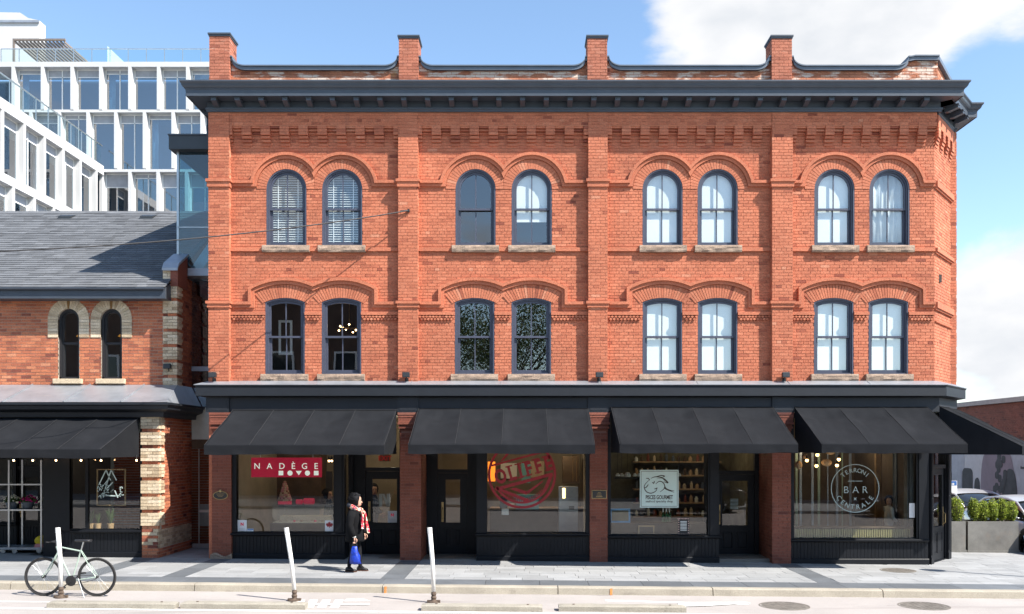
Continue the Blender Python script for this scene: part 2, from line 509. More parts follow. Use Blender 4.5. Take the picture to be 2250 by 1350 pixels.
wood_dk = mat('dark_wood', (0.09, 0.055, 0.03), 0.6, var=0.25, vscale=5)
floor_in = mat('shop_floor', (0.20, 0.18, 0.155), 0.5, var=0.2, vscale=2)
blind_m = mat('white_blind', (0.88, 0.88, 0.86), 0.8, var=0.04, vscale=2, trans=0.06)
sheer_m = mat('sheer_curtain', (0.74, 0.77, 0.78), 0.9, var=0.1, vscale=3, trans=0.35)
pink_m = mat('crimson_sign', (0.42, 0.004, 0.038), 0.4, var=0.05, emit=((0.55, 0.002, 0.04), 0.16))  # faint glow added so the crimson stays bright in the awning's shade
sign_w = mat('sign_white', (0.82, 0.84, 0.80), 0.5, var=0.03)
sign_glow = mat('glow_sign_white', (0.82, 0.84, 0.80), 0.5, var=0.02, emit=((0.9, 0.95, 0.88), 0.28))  # slight glow added to keep the shaded letters from going grey
cope_m = mat('blue_grey_coping', (0.115, 0.14, 0.175), 0.45, var=0.12, vscale=3)
sign_g = mat('pale_green_film', (0.62, 0.76, 0.71), 0.5, var=0.05)
sign_k = mat('sign_dark_lines', (0.05, 0.035, 0.02), 0.6, var=0.1)
film_w = mat('white_window_lettering', (0.46, 0.57, 0.55), 0.6, var=0.05)
red_film = mat('red_window_film', (0.33, 0.012, 0.022), 0.5, var=0.15, vscale=9, stain=[((0.16, 0.02, 0.02), 14, 0.6, 0.1, 0.6, (1, 1, 1))])
paper_m = mat('paper', (0.78, 0.79, 0.80), 0.8, var=0.03)
gold_m = mat('aged_brass', (0.42, 0.30, 0.14), 0.4, metal=0.8, var=0.2, vscale=20)
plaque_m = mat('plaque_black', (0.03, 0.028, 0.026), 0.5, var=0.1)
leaf_box = mat('boxwood_leaf', (0.10, 0.15, 0.025), 0.6, ramp=[(0, (0.07, 0.11, 0.015)), (0.5, (0.23, 0.31, 0.035)), (1, (0.52, 0.58, 0.07))], var=0.2, vscale=12, trans=0.25)
leaf_m = mat('tree_leaf', (0.06, 0.10, 0.03), 0.6, ramp=[(0, (0.03, 0.05, 0.015)), (0.5, (0.07, 0.11, 0.03)), (1, (0.14, 0.18, 0.05))], var=0.2, vscale=3, trans=0.25)
plant_m = mat('pot_plant_leaf', (0.05, 0.10, 0.03), 0.6, ramp=[(0, (0.02, 0.045, 0.012)), (1, (0.10, 0.18, 0.05))], var=0.2, vscale=8, trans=0.2)
bark_m = mat('bark', (0.10, 0.075, 0.055), 0.95, var=0.3, vscale=8, bump=0.8, bscale=30)
magenta_m = mat('magenta_petals', (0.55, 0.012, 0.20), 0.6, rnd=0.3, var=0.1, trans=0.2)
petal_w = mat('white_petals', (0.75, 0.74, 0.60), 0.6, rnd=0.15, var=0.1, trans=0.2)
pot_m = mat('slate_plastic_pot', (0.09, 0.11, 0.135), 0.5, var=0.1)
planter_m = mat('weathered_zinc_planter', (0.20, 0.19, 0.17), 0.5, metal=0.35, var=0.25, vscale=2.2, fine=0.2, fscale=80, stain=[((0.30, 0.20, 0.13), 1.9, 0.55, 0.2, 0.5, (1, 1, 1))])
silver_m = mat('silver_car_paint', (0.58, 0.59, 0.60), 0.28, metal=0.55, var=0.0)
dkcar_m = mat('dark_car_paint', (0.02, 0.022, 0.026), 0.25, metal=0.2, var=0.0)
trim_m = mat('black_trim', (0.018, 0.018, 0.02), 0.5, var=0.0)
chrome_m = mat('chrome', (0.75, 0.76, 0.78), 0.15, metal=1.0, var=0.0)
lamp_lens = mat('clear_lens', (0.7, 0.72, 0.74), 0.1, var=0.0, spec=0.9)
redlamp_m = mat('red_lamp_lens', (0.4, 0.01, 0.01), 0.2, var=0.0)
car_glass = mat('dark_car_glass', (0.018, 0.022, 0.026), 0.05, var=0.0, spec=0.9)
skin_m = mat('skin', (0.55, 0.32, 0.23), 0.55, var=0.06, vscale=20, sub=0.08)
hair_m = mat('dark_hair', (0.012, 0.012, 0.014), 0.75, var=0.45, vscale=40, bump=0.9, bscale=90, spec=0.15)
coat_m = mat('black_wool_coat', (0.007, 0.007, 0.008), 0.95, var=0.25, vscale=10, bump=0.5, bscale=120, spec=0.2)
trouser_m = mat('black_trousers', (0.010, 0.010, 0.012), 0.9, var=0.2, vscale=9, spec=0.2)
shoe_m = mat('black_shoe_leather', (0.014, 0.012, 0.012), 0.4, var=0.2)
shoe_s = mat('brown_shoe_sole', (0.10, 0.045, 0.03), 0.8, var=0.2)
bag_m = mat('blue_shopping_bag', (0.010, 0.038, 0.34), 0.38, var=0.5, vscale=16, bump=1.0, bscale=22)
scarf_m = mat('patterned_scarf', (0.6, 0.02, 0.04), 0.85, var=0.05, stain=[((0.72, 0.62, 0.42), 13, 0.50, 0.02, 1.0, (1, 1, 1)), ((0.03, 0.06, 0.22), 17, 0.60, 0.02, 1.0, (1.2, 1, 1)), ((0.70, 0.66, 0.62), 21, 0.60, 0.02, 1.0, (1, 1.3, 1)), ((0.60, 0.015, 0.035), 9, 0.56, 0.02, 1.0, (1, 1, 1.2))])
shirt_m = mat('white_shirt', (0.6, 0.6, 0.57), 0.85, var=0.1)
bike_m = mat('sage_bicycle_frame', (0.38, 0.47, 0.40), 0.4, var=0.05)
yellow_m = mat('yellow_cloth', (0.70, 0.52, 0.01), 0.7, var=0.1)
bulb_m = emitter('warm_bulb', (1.0, 0.55, 0.20), 5.0)
bulb_s = emitter('small_warm_bulb', (1.0, 0.62, 0.30), 8.0)
exit_m = emitter('exit_sign_red', (0.4, 0.02, 0.015), 0.12)
ceil_lamp = emitter('warm_ceiling_lamp', (1.0, 0.62, 0.25), 3.2)
g_shop = glass('shop_glass', (0.95, 0.97, 0.95), 1.8)
g_win = glass('sash_glass', (0.96, 0.985, 0.985), 2.35, wav=0.03)
g_mod = glass('modern_glass', (0.55, 0.70, 0.78), 3.2)
g_rail = glass('rail_glass', (0.90, 0.96, 0.96), 1.45)
g_link = glass('teal_link_glass', (0.66, 0.82, 0.86), 1.9)

# ---------------------------------------------------------------- lettering (made first, while the scene is small)
def text_data(txt, size, offset=0.0, extrude=0.002, spacing=1.0, xs=1.0):
    cu = bpy.data.curves.new('lettering', 'FONT')
    cu.body = txt
    cu.size = size
    cu.offset = offset
    cu.extrude = extrude
    cu.space_character = spacing
    cu.align_x = 'CENTER'
    cu.resolution_u = 3
    o = bpy.data.objects.new('lettering', cu)
    COL.objects.link(o)
    bpy.context.view_layer.update()
    me = bpy.data.meshes.new_from_object(o.evaluated_get(bpy.context.evaluated_depsgraph_get()))
    vs = [(v.co.x * xs, v.co.y, v.co.z) for v in me.vertices]
    fs = [tuple(p.vertices) for p in me.polygons]
    bpy.data.objects.remove(o)
    bpy.data.curves.remove(cu)
    bpy.data.meshes.remove(me)
    return vs, fs
def put_text(mb, td, x, y, z, rot=0.0, slant=0.0):
    """lettering standing upright on the facade, rot turns it in its own plane"""
    c, s_ = math.cos(rot), math.sin(rot)
    vs = []
    for a, b, d in td[0]:
        a += slant * b
        vs.append((x + a * c - b * s_, y - d, z + a * s_ + b * c))
    mb.add(vs, td[1])
TXT = {}
TXT['NADEGE'] = [text_data(ch, 0.185, 0.001) for ch in 'NADÈGE']
TXT['BAR'] = [text_data(ch, 0.22, -0.002) for ch in 'BAR']
TXT['TERRONI'] = [text_data(ch, 0.135, 0.0) for ch in 'TERRONI']
TXT['CENTRALE'] = [text_data(ch, 0.145, 0.0) for ch in 'CENTRALE']
TXT['x'] = text_data('×', 0.16)
TXT['OLIFFE'] = [text_data(ch, 0.43, 0.017, xs=0.74) for ch in 'OLIFFE']
TXT['PISCES'] = text_data('PISCES GOURMET', 0.125, 0.003, spacing=0.98, xs=0.62)
TXT['sea'] = text_data('seafood specialty shop', 0.072, 0.0005, xs=0.92)
TXT['EXIT'] = text_data('EXIT', 0.16, 0.004)
TXT['n_small'] = text_data('N', 0.09, 0.004)
TXT['notice'] = text_data('Notice', 0.26, 0.006)
# ================================================================ the street (setting)
def sheet(name, x0, x1, y0, y1, dz, m, nx=24, thick=0.3):
    mb = MB()
    mb.grid(lambda u, v: (x0 + (x1 - x0) * u, y0 + (y1 - y0) * v, gz(x0 + (x1 - x0) * u) + dz), nx, 1, thick=(0, 0, -thick))
    return tag(mb.build(name, m), kind='structure')
mb = MB(); mb.box(-700, 700, -700, 900, -2.2, -2.0)
tag(mb.build('ground', asphalt_m), kind='structure')
road = sheet('road', -70, 70, -17.5, -3.66, -0.13, road_m, 60)
side_road = sheet('side_road', 12.5, 17.3, -3.4, 70, -0.10, asphalt_m, 4)
far_walk = sheet('far_sidewalk', -70, 70, -30, -17.5, -0.01, paver_m, 40)
walk = sheet('sidewalk', -16, 12.5, -3.5, 0.6, -0.022, joint_m, 30)
yard = sheet('forecourt', -16, 12.5, 0.6, 30, -0.024, joint_m, 30)

PAV_Y0, PAV_P = -2.82, 0.313
def paver_box(mb, x0, x1, y0, y1, dz=0.0):
    g = 0.004
    a, b = gz(x0), gz(x1)
    x0 += g; x1 -= g; y0 += g; y1 -= g
    mb.hexa([(x0, y0, a - 0.03 + dz), (x1, y0, b - 0.03 + dz), (x1, y1, b - 0.03 + dz), (x0, y1, a - 0.03 + dz),
             (x0, y0, a + dz), (x1, y0, b + dz), (x1, y1, b + dz), (x0, y1, a + dz)])
STRIPS = [(-8.50, -8.05), (-6.83, -6.40), (-2.70, -2.25), (5.56, 5.98)]
paver_stuff = MB(); strip_stuff = MB()
n_pav = 0
def lay_row(y0, y1, x0, x1, single, off):
    global n_pav
    cuts = [x0] + [e for s in STRIPS for e in s if x0 < e < x1 and y0 < -0.02] + [x1]
    spans = list(zip(cuts[0::2], cuts[1::2])) if (len(cuts) % 2 == 0) else [(x0, x1)]
    for a, b in spans:
        x = a - off
        while x < b - 0.01:
            w = RND.choice((0.5, 0.6, 0.6, 0.7))
            xa, xb = max(a, x), min(b, x + w)
            x += w
            if xb - xa < 0.05: continue
            dz = RND.uniform(-0.0015, 0.0015)
            rv = RND.random()
            vis = -10.6 < xb and xa < 10.3
            if single and vis and n_pav < 300:
                m = MB(); m.rv = rv; paver_box(m, xa, xb, y0, y1, dz)
                m.build('paver', paver_m, walk); n_pav += 1
            else:
                paver_stuff.rv = rv; paver_box(paver_stuff, xa, xb, y0, y1, dz)
for r in range(9):
    y0 = PAV_Y0 + r * PAV_P
    lay_row(y0, y0 + PAV_P, -15.9, 12.45, r < 8, RND.uniform(0, 0.6))
for r in range(9, 34):
    y0 = PAV_Y0 + r * PAV_P
    if y0 < 1.9: lay_row(y0, y0 + PAV_P, -12.0, 7.9, False, RND.uniform(0, 0.6))
    lay_row(y0, y0 + PAV_P, 8.0, 12.45, False, RND.uniform(0, 0.6))
paver_stuff.build('paving', paver_m, walk, kind='stuff')
for a, b in STRIPS:                                   # dark granite cross bands
    y = PAV_Y0
    while y < -0.05:
        m = MB(); m.rv = RND.random(); paver_box(m, a, b, y, min(y + 0.62, -0.02)); y += 0.62
        m.build('dark_paver', paver_dk, walk)
x = -15.9
while x < 12.3:                                       # dark granite band along the kerb
    w = RND.choice((0.9, 1.0, 1.2))
    m = MB(); m.rv = RND.random(); paver_box(m, x, min(x + w, 12.45), -3.5, PAV_Y0); x += w
    m.build('dark_paver', paver_dk, walk)
# kerb stones
for xa, xb in [(-16, -12.4), (-12.4, -9.2), (-9.2, -5.9), (-5.9, -2.53), (-2.53, 0.62), (0.62, 3.40), (3.40, 6.45), (6.45, 9.6), (9.6, 12.5)]:
    g = 0.008
    za, zb = gz(xa), gz(xb)
    m = MB()
    prof = [(-3.495, -0.2), (-3.495, 0.004), (-3.64, 0.0), (-3.672, -0.02), (-3.695, -0.16), (-3.695, -0.2)]
    nseg = 12
    rr = []
    for k in range(nseg + 1):
        t = k / nseg
        xx = xa + g + (xb - xa - 2 * g) * t
        rr.append([(xx, p[0] + 0.006 * mnoise.noise(Vector((xx * 3, p[1] * 9, 0))), za + (zb - za) * t + p[1] + 0.004 * mnoise.noise(Vector((xx * 5, 3, p[0])))) for p in prof])
    m.rings(rr)
    m.build('kerb_stone', kerb_m, walk, fix=True)
# gutter strip of the road and painted marks
def mark(name, pts, dz=-0.125, parent=road):
    m = MB()
    m.add([(x, y, gz(x) + dz) for x, y in pts], [tuple(range(len(pts)))])
    return m.build(name, paint_m, parent)
def ground_xy(px, py, dz=-0.13):
    x = 0.0
    for _ in range(4):
        h = CAM_Z - (gz(x) + dz)
        d = h / (py - VPY) * FPX
        x = (px - VPX) * d / FPX
    return x, d - CAM_D
def mark_px(name, pp, dz=-0.125):
    return mark(name, [ground_xy(a, b, -0.13) for a, b in pp], dz)
for x0 in (640, 668, 696, 724):
    mark_px('painted_bar', [(x0, 1336), (x0 + 20, 1336), (x0 + 31, 1319), (x0 + 13, 1319)])
mark_px('painted_bar', [(690, 1331), (812, 1331), (812, 1327), (690, 1327)], -0.121)
mark_px('painted_bar', [(755, 1322), (815, 1322), (800, 1317), (762, 1317)])
mark_px('painted_bar', [(1330, 1322), (1640, 1330), (1650, 1328), (1330, 1319)])
mark_px('painted_bar', [(1490, 1335), (1560, 1333), (1650, 1327), (1640, 1325), (1490, 1325)], -0.117)
mark('painted_line', [(-14, -5.62), (12, -5.62), (12, -5.5), (-14, -5.5)])
mark('painted_line', [(-14, -4.98), (-7.35, -4.98), (-7.35, -4.90), (-14, -4.90)])
# manhole covers
def manhole(px, py, r, label, dz):
    x, y = ground_xy(px, py, dz)
    t = thing('manhole_cover', label, 'manhole cover', (x, y, gz(x) + dz))
    z = gz(x) + dz
    m = MB(); m.lathe([(r, 0.0), (r, 0.006), (r * 0.93, 0.006), (r * 0.93, 0.003)], 36, (x, y, z)); m.build('rim', iron_m, t, fix=True)
    m = MB(); m.lathe([(r * 0.90, 0.0), (r * 0.90, 0.004), (0.001, 0.0045)], 36, (x, y, z))
    k = int(r / 0.045)
    for i in range(-k, k + 1):
        for j in range(-k, k + 1):
            if math.hypot(i, j) * 0.045 < r * 0.85 and (i + j) % 2 == 0:
                m.box(x + i * 0.045 - 0.014, x + i * 0.045 + 0.014, y + j * 0.045 - 0.014, y + j * 0.045 + 0.014, z + 0.003, z + 0.009)
    m.build('cover_plate', iron_m, t, fix=True)
manhole(1723, 1332, 0.42, 'round iron manhole cover in the road, the left of two by the kerb', -0.13)
manhole(2030, 1332, 0.42, 'round iron manhole cover in the road, the right of two by the kerb', -0.13)
manhole(1973, 1254, 0.36, 'round brown manhole cover set in the sidewalk by the corner shop', 0.0)
# ================================================================ main brick building
W = 0.15                                             # the panels stand this far behind the pilasters
BH, BL = 0.0677, 0.212
UNIT = []
def unit_bricks(material, n=10):
    out = []
    for k in range(n):
        m = MB(); m.rv = (k + 0.5) / n
        m.box(-0.5, 0.5, 0, 1, -0.5, 0.5)
        me = m.mesh('brick'); me.materials.append(material)
        out.append(me)
    return out
def lay(u0, u1, z0, z1, F, stuff, holes=None, joint=0.010, proud=0.03, singles=None, zb=0.0, bias=0.0, course=BH, length=BL, limit=None, header=True):
    """brick courses on the plane of F (local x = along the wall, y = into the wall, front face at y=0)"""
    k0 = int(math.floor((z0 - zb) / course + 1e-6))
    k1 = int(math.ceil((z1 - zb) / course - 1e-6))
    for k in range(k0, k1):
        za, zt = max(z0, zb + k * course + joint / 2), min(z1, zb + (k + 1) * course - joint / 2)
        if zt - za < 0.012: continue
        zm = (za + zt) / 2
        free = [(u0, u1)]
        for h in (holes(zm) if holes else []):
            nf = []
            for a, b in free:
                if h[1] <= a or h[0] >= b: nf.append((a, b)); continue
                if h[0] > a: nf.append((a, h[0]))
                if h[1] < b: nf.append((h[1], b))
            free = nf
        bl = length / 2 if (header and k % 6 == 5) else length
        off = (k % 2) * bl / 2
        for a, b in free:
            x = math.floor((a - off) / bl) * bl + off
            while x < b:
                xa, xb = max(a, x + joint / 2), min(b, x + bl - joint / 2)
                x += bl
                if xb - xa < 0.018: continue
                rv = min(1, max(0, RND.gauss(0.52 + bias, 0.19)))
                d = RND.uniform(-0.0025, 0.0025)
                if singles is not None and singles['n'] < 300 and xb - xa > 0.08:
                    me = singles['me'][min(len(singles['me']) - 1, int(rv * len(singles['me'])))]
                    o = bpy.data.objects.new('brick', me)
                    o.matrix_world = Matrix.Identity(4)
                    link(o, singles['parent'])
                    loc = F @ Vector(((xa + xb) / 2, d, zm))
                    o.location = loc
                    o.rotation_euler = F.to_euler()
                    o.scale = (xb - xa, proud, zt - za)
                    singles['n'] += 1
                else:
                    stuff.rv = rv
                    T = stuff.T
                    stuff.T = F
                    vs = [(xa, d, za), (xb, d, za), (xb, proud, za), (xa, proud, za), (xa, d, zt), (xb, d, zt), (xb, proud, zt), (xa, proud, zt)]
                    stuff.add(vs, [(0, 3, 2, 1), (4, 5, 6, 7), (0, 1, 5, 4), (1, 2, 6, 5), (3, 0, 4, 7)])
                    stuff.T = T
def front(y):
    return Matrix.Translation((0, y, 0))

BLD = thing('brick_commercial_building', 'three-storey red brick corner building with black shopfronts and dark bracketed cornice', 'building', (1.1, 0.0, 0.03))
XL, XR = -6.92, 9.10                                  # left wall, start of the cut corner
CHX, CHY = 10.0, 1.15                                 # end of the cut corner
PIL = [(wx(458), wx(503)), (wx(875), wx(918)), (wx(1293), wx(1335)), (wx(1697), wx(1742))]
BAYS = [(PIL[0][1], PIL[1][0]), (PIL[1][1], PIL[2][0]), (PIL[2][1], PIL[3][0]), (PIL[3][1], XR)]
UWIN = [(629.5, 752.0), (1045.0, 1168.5), (1456.0, 1577.0), (1833.5, 1954.5)]
LWIN = [(626.5, 750.5), (1043.0, 1167.5), (1455.5, 1577.0), (1832.0, 1952.0)]
Z_LEDGE, Z_FRZ = 3.96, 9.88
U_B, U_S, U_HW = wz(541, W), wz(416, W), 0.445        # arched windows: bottom, spring, half width
L_B, L_S, L_HW, L_RISE = wz(823, W), wz(664, W), 0.438, 0.09
L_R = (L_HW ** 2 + L_RISE ** 2) / (2 * L_RISE)
def u_centres(b): return [wx(p, W) for p in UWIN[b]]
def l_centres(b): return [wx(p, W) for p in LWIN[b]]

def arch_pts(cx, hw, zs, n=20):
    return [(cx + hw * math.cos(a), zs + hw * math.sin(a)) for a in [PI - PI * i / n for i in range(n + 1)]]
def seg_pts(cx, hw, zs, R, zc, n=12):
    """segmental arch with centre (cx, zc), radius R, from -hw to +hw"""
    a = math.asin(min(1, hw / R))
    return [(cx + R * math.sin(t), zc + R * math.cos(t)) for t in [-a + 2 * a * i / n for i in range(n + 1)]]
def outline(kind, cx, ins=0.0):
    """opening outline from bottom left over the head to bottom right"""
    if kind == 'arch':
        return [(cx - U_HW + ins, U_B)] + arch_pts(cx, U_HW - ins, U_S) + [(cx + U_HW - ins, U_B)]
    zc = L_S + L_RISE - L_R
    R = L_R - ins
    return [(cx - L_HW + ins, L_B)] + seg_pts(cx, L_HW - ins, L_S, R, zc) + [(cx + L_HW - ins, L_B)]

chimney_bricks = MB(); brickwork = MB(); bands = MB(); parapet_bricks = MB(); pier_bricks = MB()
pier_singles = {'n': 0, 'me': unit_bricks(pier_m), 'parent': BLD}

# --- wall panels (mortar beds) with openings and reveals
def panel(b):
    x0, x1 = BAYS[b]
    m = MB()
    yb = W + 0.010
    def q(pts): m.add([(x, yb, z) for x, z in pts], [tuple(range(len(pts)))])
    def level(cs, kind, za, zt):
        hw = U_HW if kind == 'arch' else L_HW
        zbot = U_B if kind == 'arch' else L_B
        xs = [x0]
        for c in cs: xs += [c - hw, c + hw]
        xs.append(x1)
        for i in range(0, len(xs), 2):
            q([(xs[i], za), (xs[i + 1], za), (xs[i + 1], zt), (xs[i], zt)])
        for c in cs:
            q([(c - hw, za), (c + hw, za), (c + hw, zbot), (c - hw, zbot)])
            pts = outline(kind, c)[1:-1]
            for a, e in zip(pts[:-1], pts[1:]):
                q([a, e, (e[0], zt), (a[0], zt)])
            # reveals
            pl = outline(kind, c)
            for a, e in zip(pl[:-1], pl[1:]):
                m.add([(a[0], W - 0.002, a[1]), (e[0], W - 0.002, e[1]), (e[0], W + 0.28, e[1]), (a[0], W + 0.28, a[1])], [(0, 1, 2, 3)])
    level(l_centres(b), 'seg', Z_LEDGE - 0.3, 6.3)
    level(u_centres(b), 'arch', 6.3, Z_FRZ + 0.2)
    m.build('wall', mortar_m, BLD)
    # bricks of the panel
    uc, lc = u_centres(b), l_centres(b)
    zc = L_S + L_RISE - L_R
    def holes(z):
        h = []
        for c in uc:
            if U_B - 0.14 < z <= U_S:
                pad = 0.07 if z < U_B else 0.0
                h.append((c - U_HW - pad, c + U_HW + pad))
            elif z > U_S and z < U_S + 0.57: w = math.sqrt(0.57 ** 2 - (z - U_S) ** 2); h.append((c - w, c + w))
        for c in lc:
            if L_B - 0.16 < z <= L_S:
                pad = 0.07 if z < L_B else 0.0
                h.append((c - L_HW - pad, c + L_HW + pad))
            elif L_S < z:
                Ro = L_R + 0.24
                if zc + Ro > z:
                    w = min(math.sqrt(Ro ** 2 - (z - zc) ** 2), L_HW + 0.12)
                    h.append((c - w, c + w))
        return h
    lay(x0, x1, Z_LEDGE - 0.02, 9.56, front(W), brickwork, holes, singles=None, zb=0.01)
for b in range(4): panel(b)

# --- pilasters
for (a, b_) in PIL:
    m = MB(); m.box(a, b_, 0.008, W + 0.05, Z_LEDGE - 0.2, Z_FRZ + 0.1)
    m.build('pilaster', mortar_m, BLD)
    lay(a, b_, Z_LEDGE - 0.02, Z_FRZ, front(0.0), brickwork, zb=0.01, bias=0.02)
    lay(0.0, W, Z_LEDGE - 0.02, Z_FRZ, Matrix.Translation((b_ + 0.002, 0, 0)) @ Matrix.Rotation(PI / 2, 4, 'Z'), brickwork, zb=0.01)
    lay(0.0, W, Z_LEDGE - 0.02, Z_FRZ, Matrix.Translation((a - 0.002, W, 0)) @ Matrix.Rotation(-PI / 2, 4, 'Z'), brickwork, zb=0.01)
    m = MB()                                          # impost bands on the pilaster
    for zt, zs_ in ((wz(394), wz(411)), (wz(662), wz(676))):
        m.box(a - 0.05, b_ + 0.05, -0.055, W, zt - 0.06, zt)
        m.box(a - 0.025, b_ + 0.025, -0.03, W, zs_, zt - 0.062)
    m.build('impost_band', MAT['red_brick'], BLD)

# --- cut corner (chamfer) wall and the side street wall
CHD = Vector((CHX - XR, CHY, 0)); CHL = CHD.length
CHF = Matrix.Translation((XR, W, 0)) @ Matrix.Rotation(math.atan2(CHY, CHX - XR), 4, 'Z')
m = MB(T=CHF); m.box(0, CHL - 0.0, 0.010, 0.3, Z_LEDGE - 0.3, Z_FRZ + 0.2); m.build('corner_wall', mortar_m, BLD)
lay(0.004, CHL, Z_LEDGE - 0.02, Z_FRZ, CHF, brickwork, zb=0.01)
SDF = Matrix.Translation((CHX + 0.02, CHY + W, 0)) @ Matrix.Rotation(PI / 2, 4, 'Z')
m = MB(T=SDF); m.box(0, 9, 0.010, 0.3, 3.9, Z_FRZ + 0.2); m.build('side_wall', mortar_m, BLD)
lay(0.004, 3.0, Z_LEDGE - 0.02, Z_FRZ, SDF, brickwork, zb=0.01)
m = MB(); m.box(CHX - 0.1, CHX + 0.13, CHY + W - 0.005, CHY + W + 0.5, Z_LEDGE - 0.1, Z_FRZ + 0.1); m.build('side_pilaster', mortar_m, BLD)
lay(CHX - 0.005, CHX + 0.135, Z_LEDGE - 0.02, Z_FRZ, front(CHY + W - 0.012), brickwork, zb=0.01)
# left wall (towards the lane) and back
m = MB(); m.box(XL + 0.004, XL + 0.3, 0.02, 12, -0.3, Z_FRZ + 0.8); m.build('party_wall', MAT['red_brick'], BLD)
m = MB(); m.box(XL + 0.3, CHX - 0.3, 9.7, 10, -0.3, Z_FRZ + 0.5); m.build('rear_wall', MAT['red_brick'], BLD)
m = MB(); m.box(XL + 0.02, XR + 0.6, W + 0.35, 10, Z_FRZ + 0.25, Z_FRZ + 0.4); m.build('roof_deck', zinc_m, BLD)
# rooms behind the upper windows
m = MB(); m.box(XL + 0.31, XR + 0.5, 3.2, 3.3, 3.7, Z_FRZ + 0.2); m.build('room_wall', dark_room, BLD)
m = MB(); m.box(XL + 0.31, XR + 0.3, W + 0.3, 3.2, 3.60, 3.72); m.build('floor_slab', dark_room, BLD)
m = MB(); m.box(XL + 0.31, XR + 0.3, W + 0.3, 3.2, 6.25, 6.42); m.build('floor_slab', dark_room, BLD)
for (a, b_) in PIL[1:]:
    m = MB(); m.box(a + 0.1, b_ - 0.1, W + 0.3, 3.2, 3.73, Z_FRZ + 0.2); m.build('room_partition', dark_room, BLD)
m = MB()
for zz0, zz1 in ((L_B, L_S + 0.1), (U_B, U_S + 0.5)):
    pass

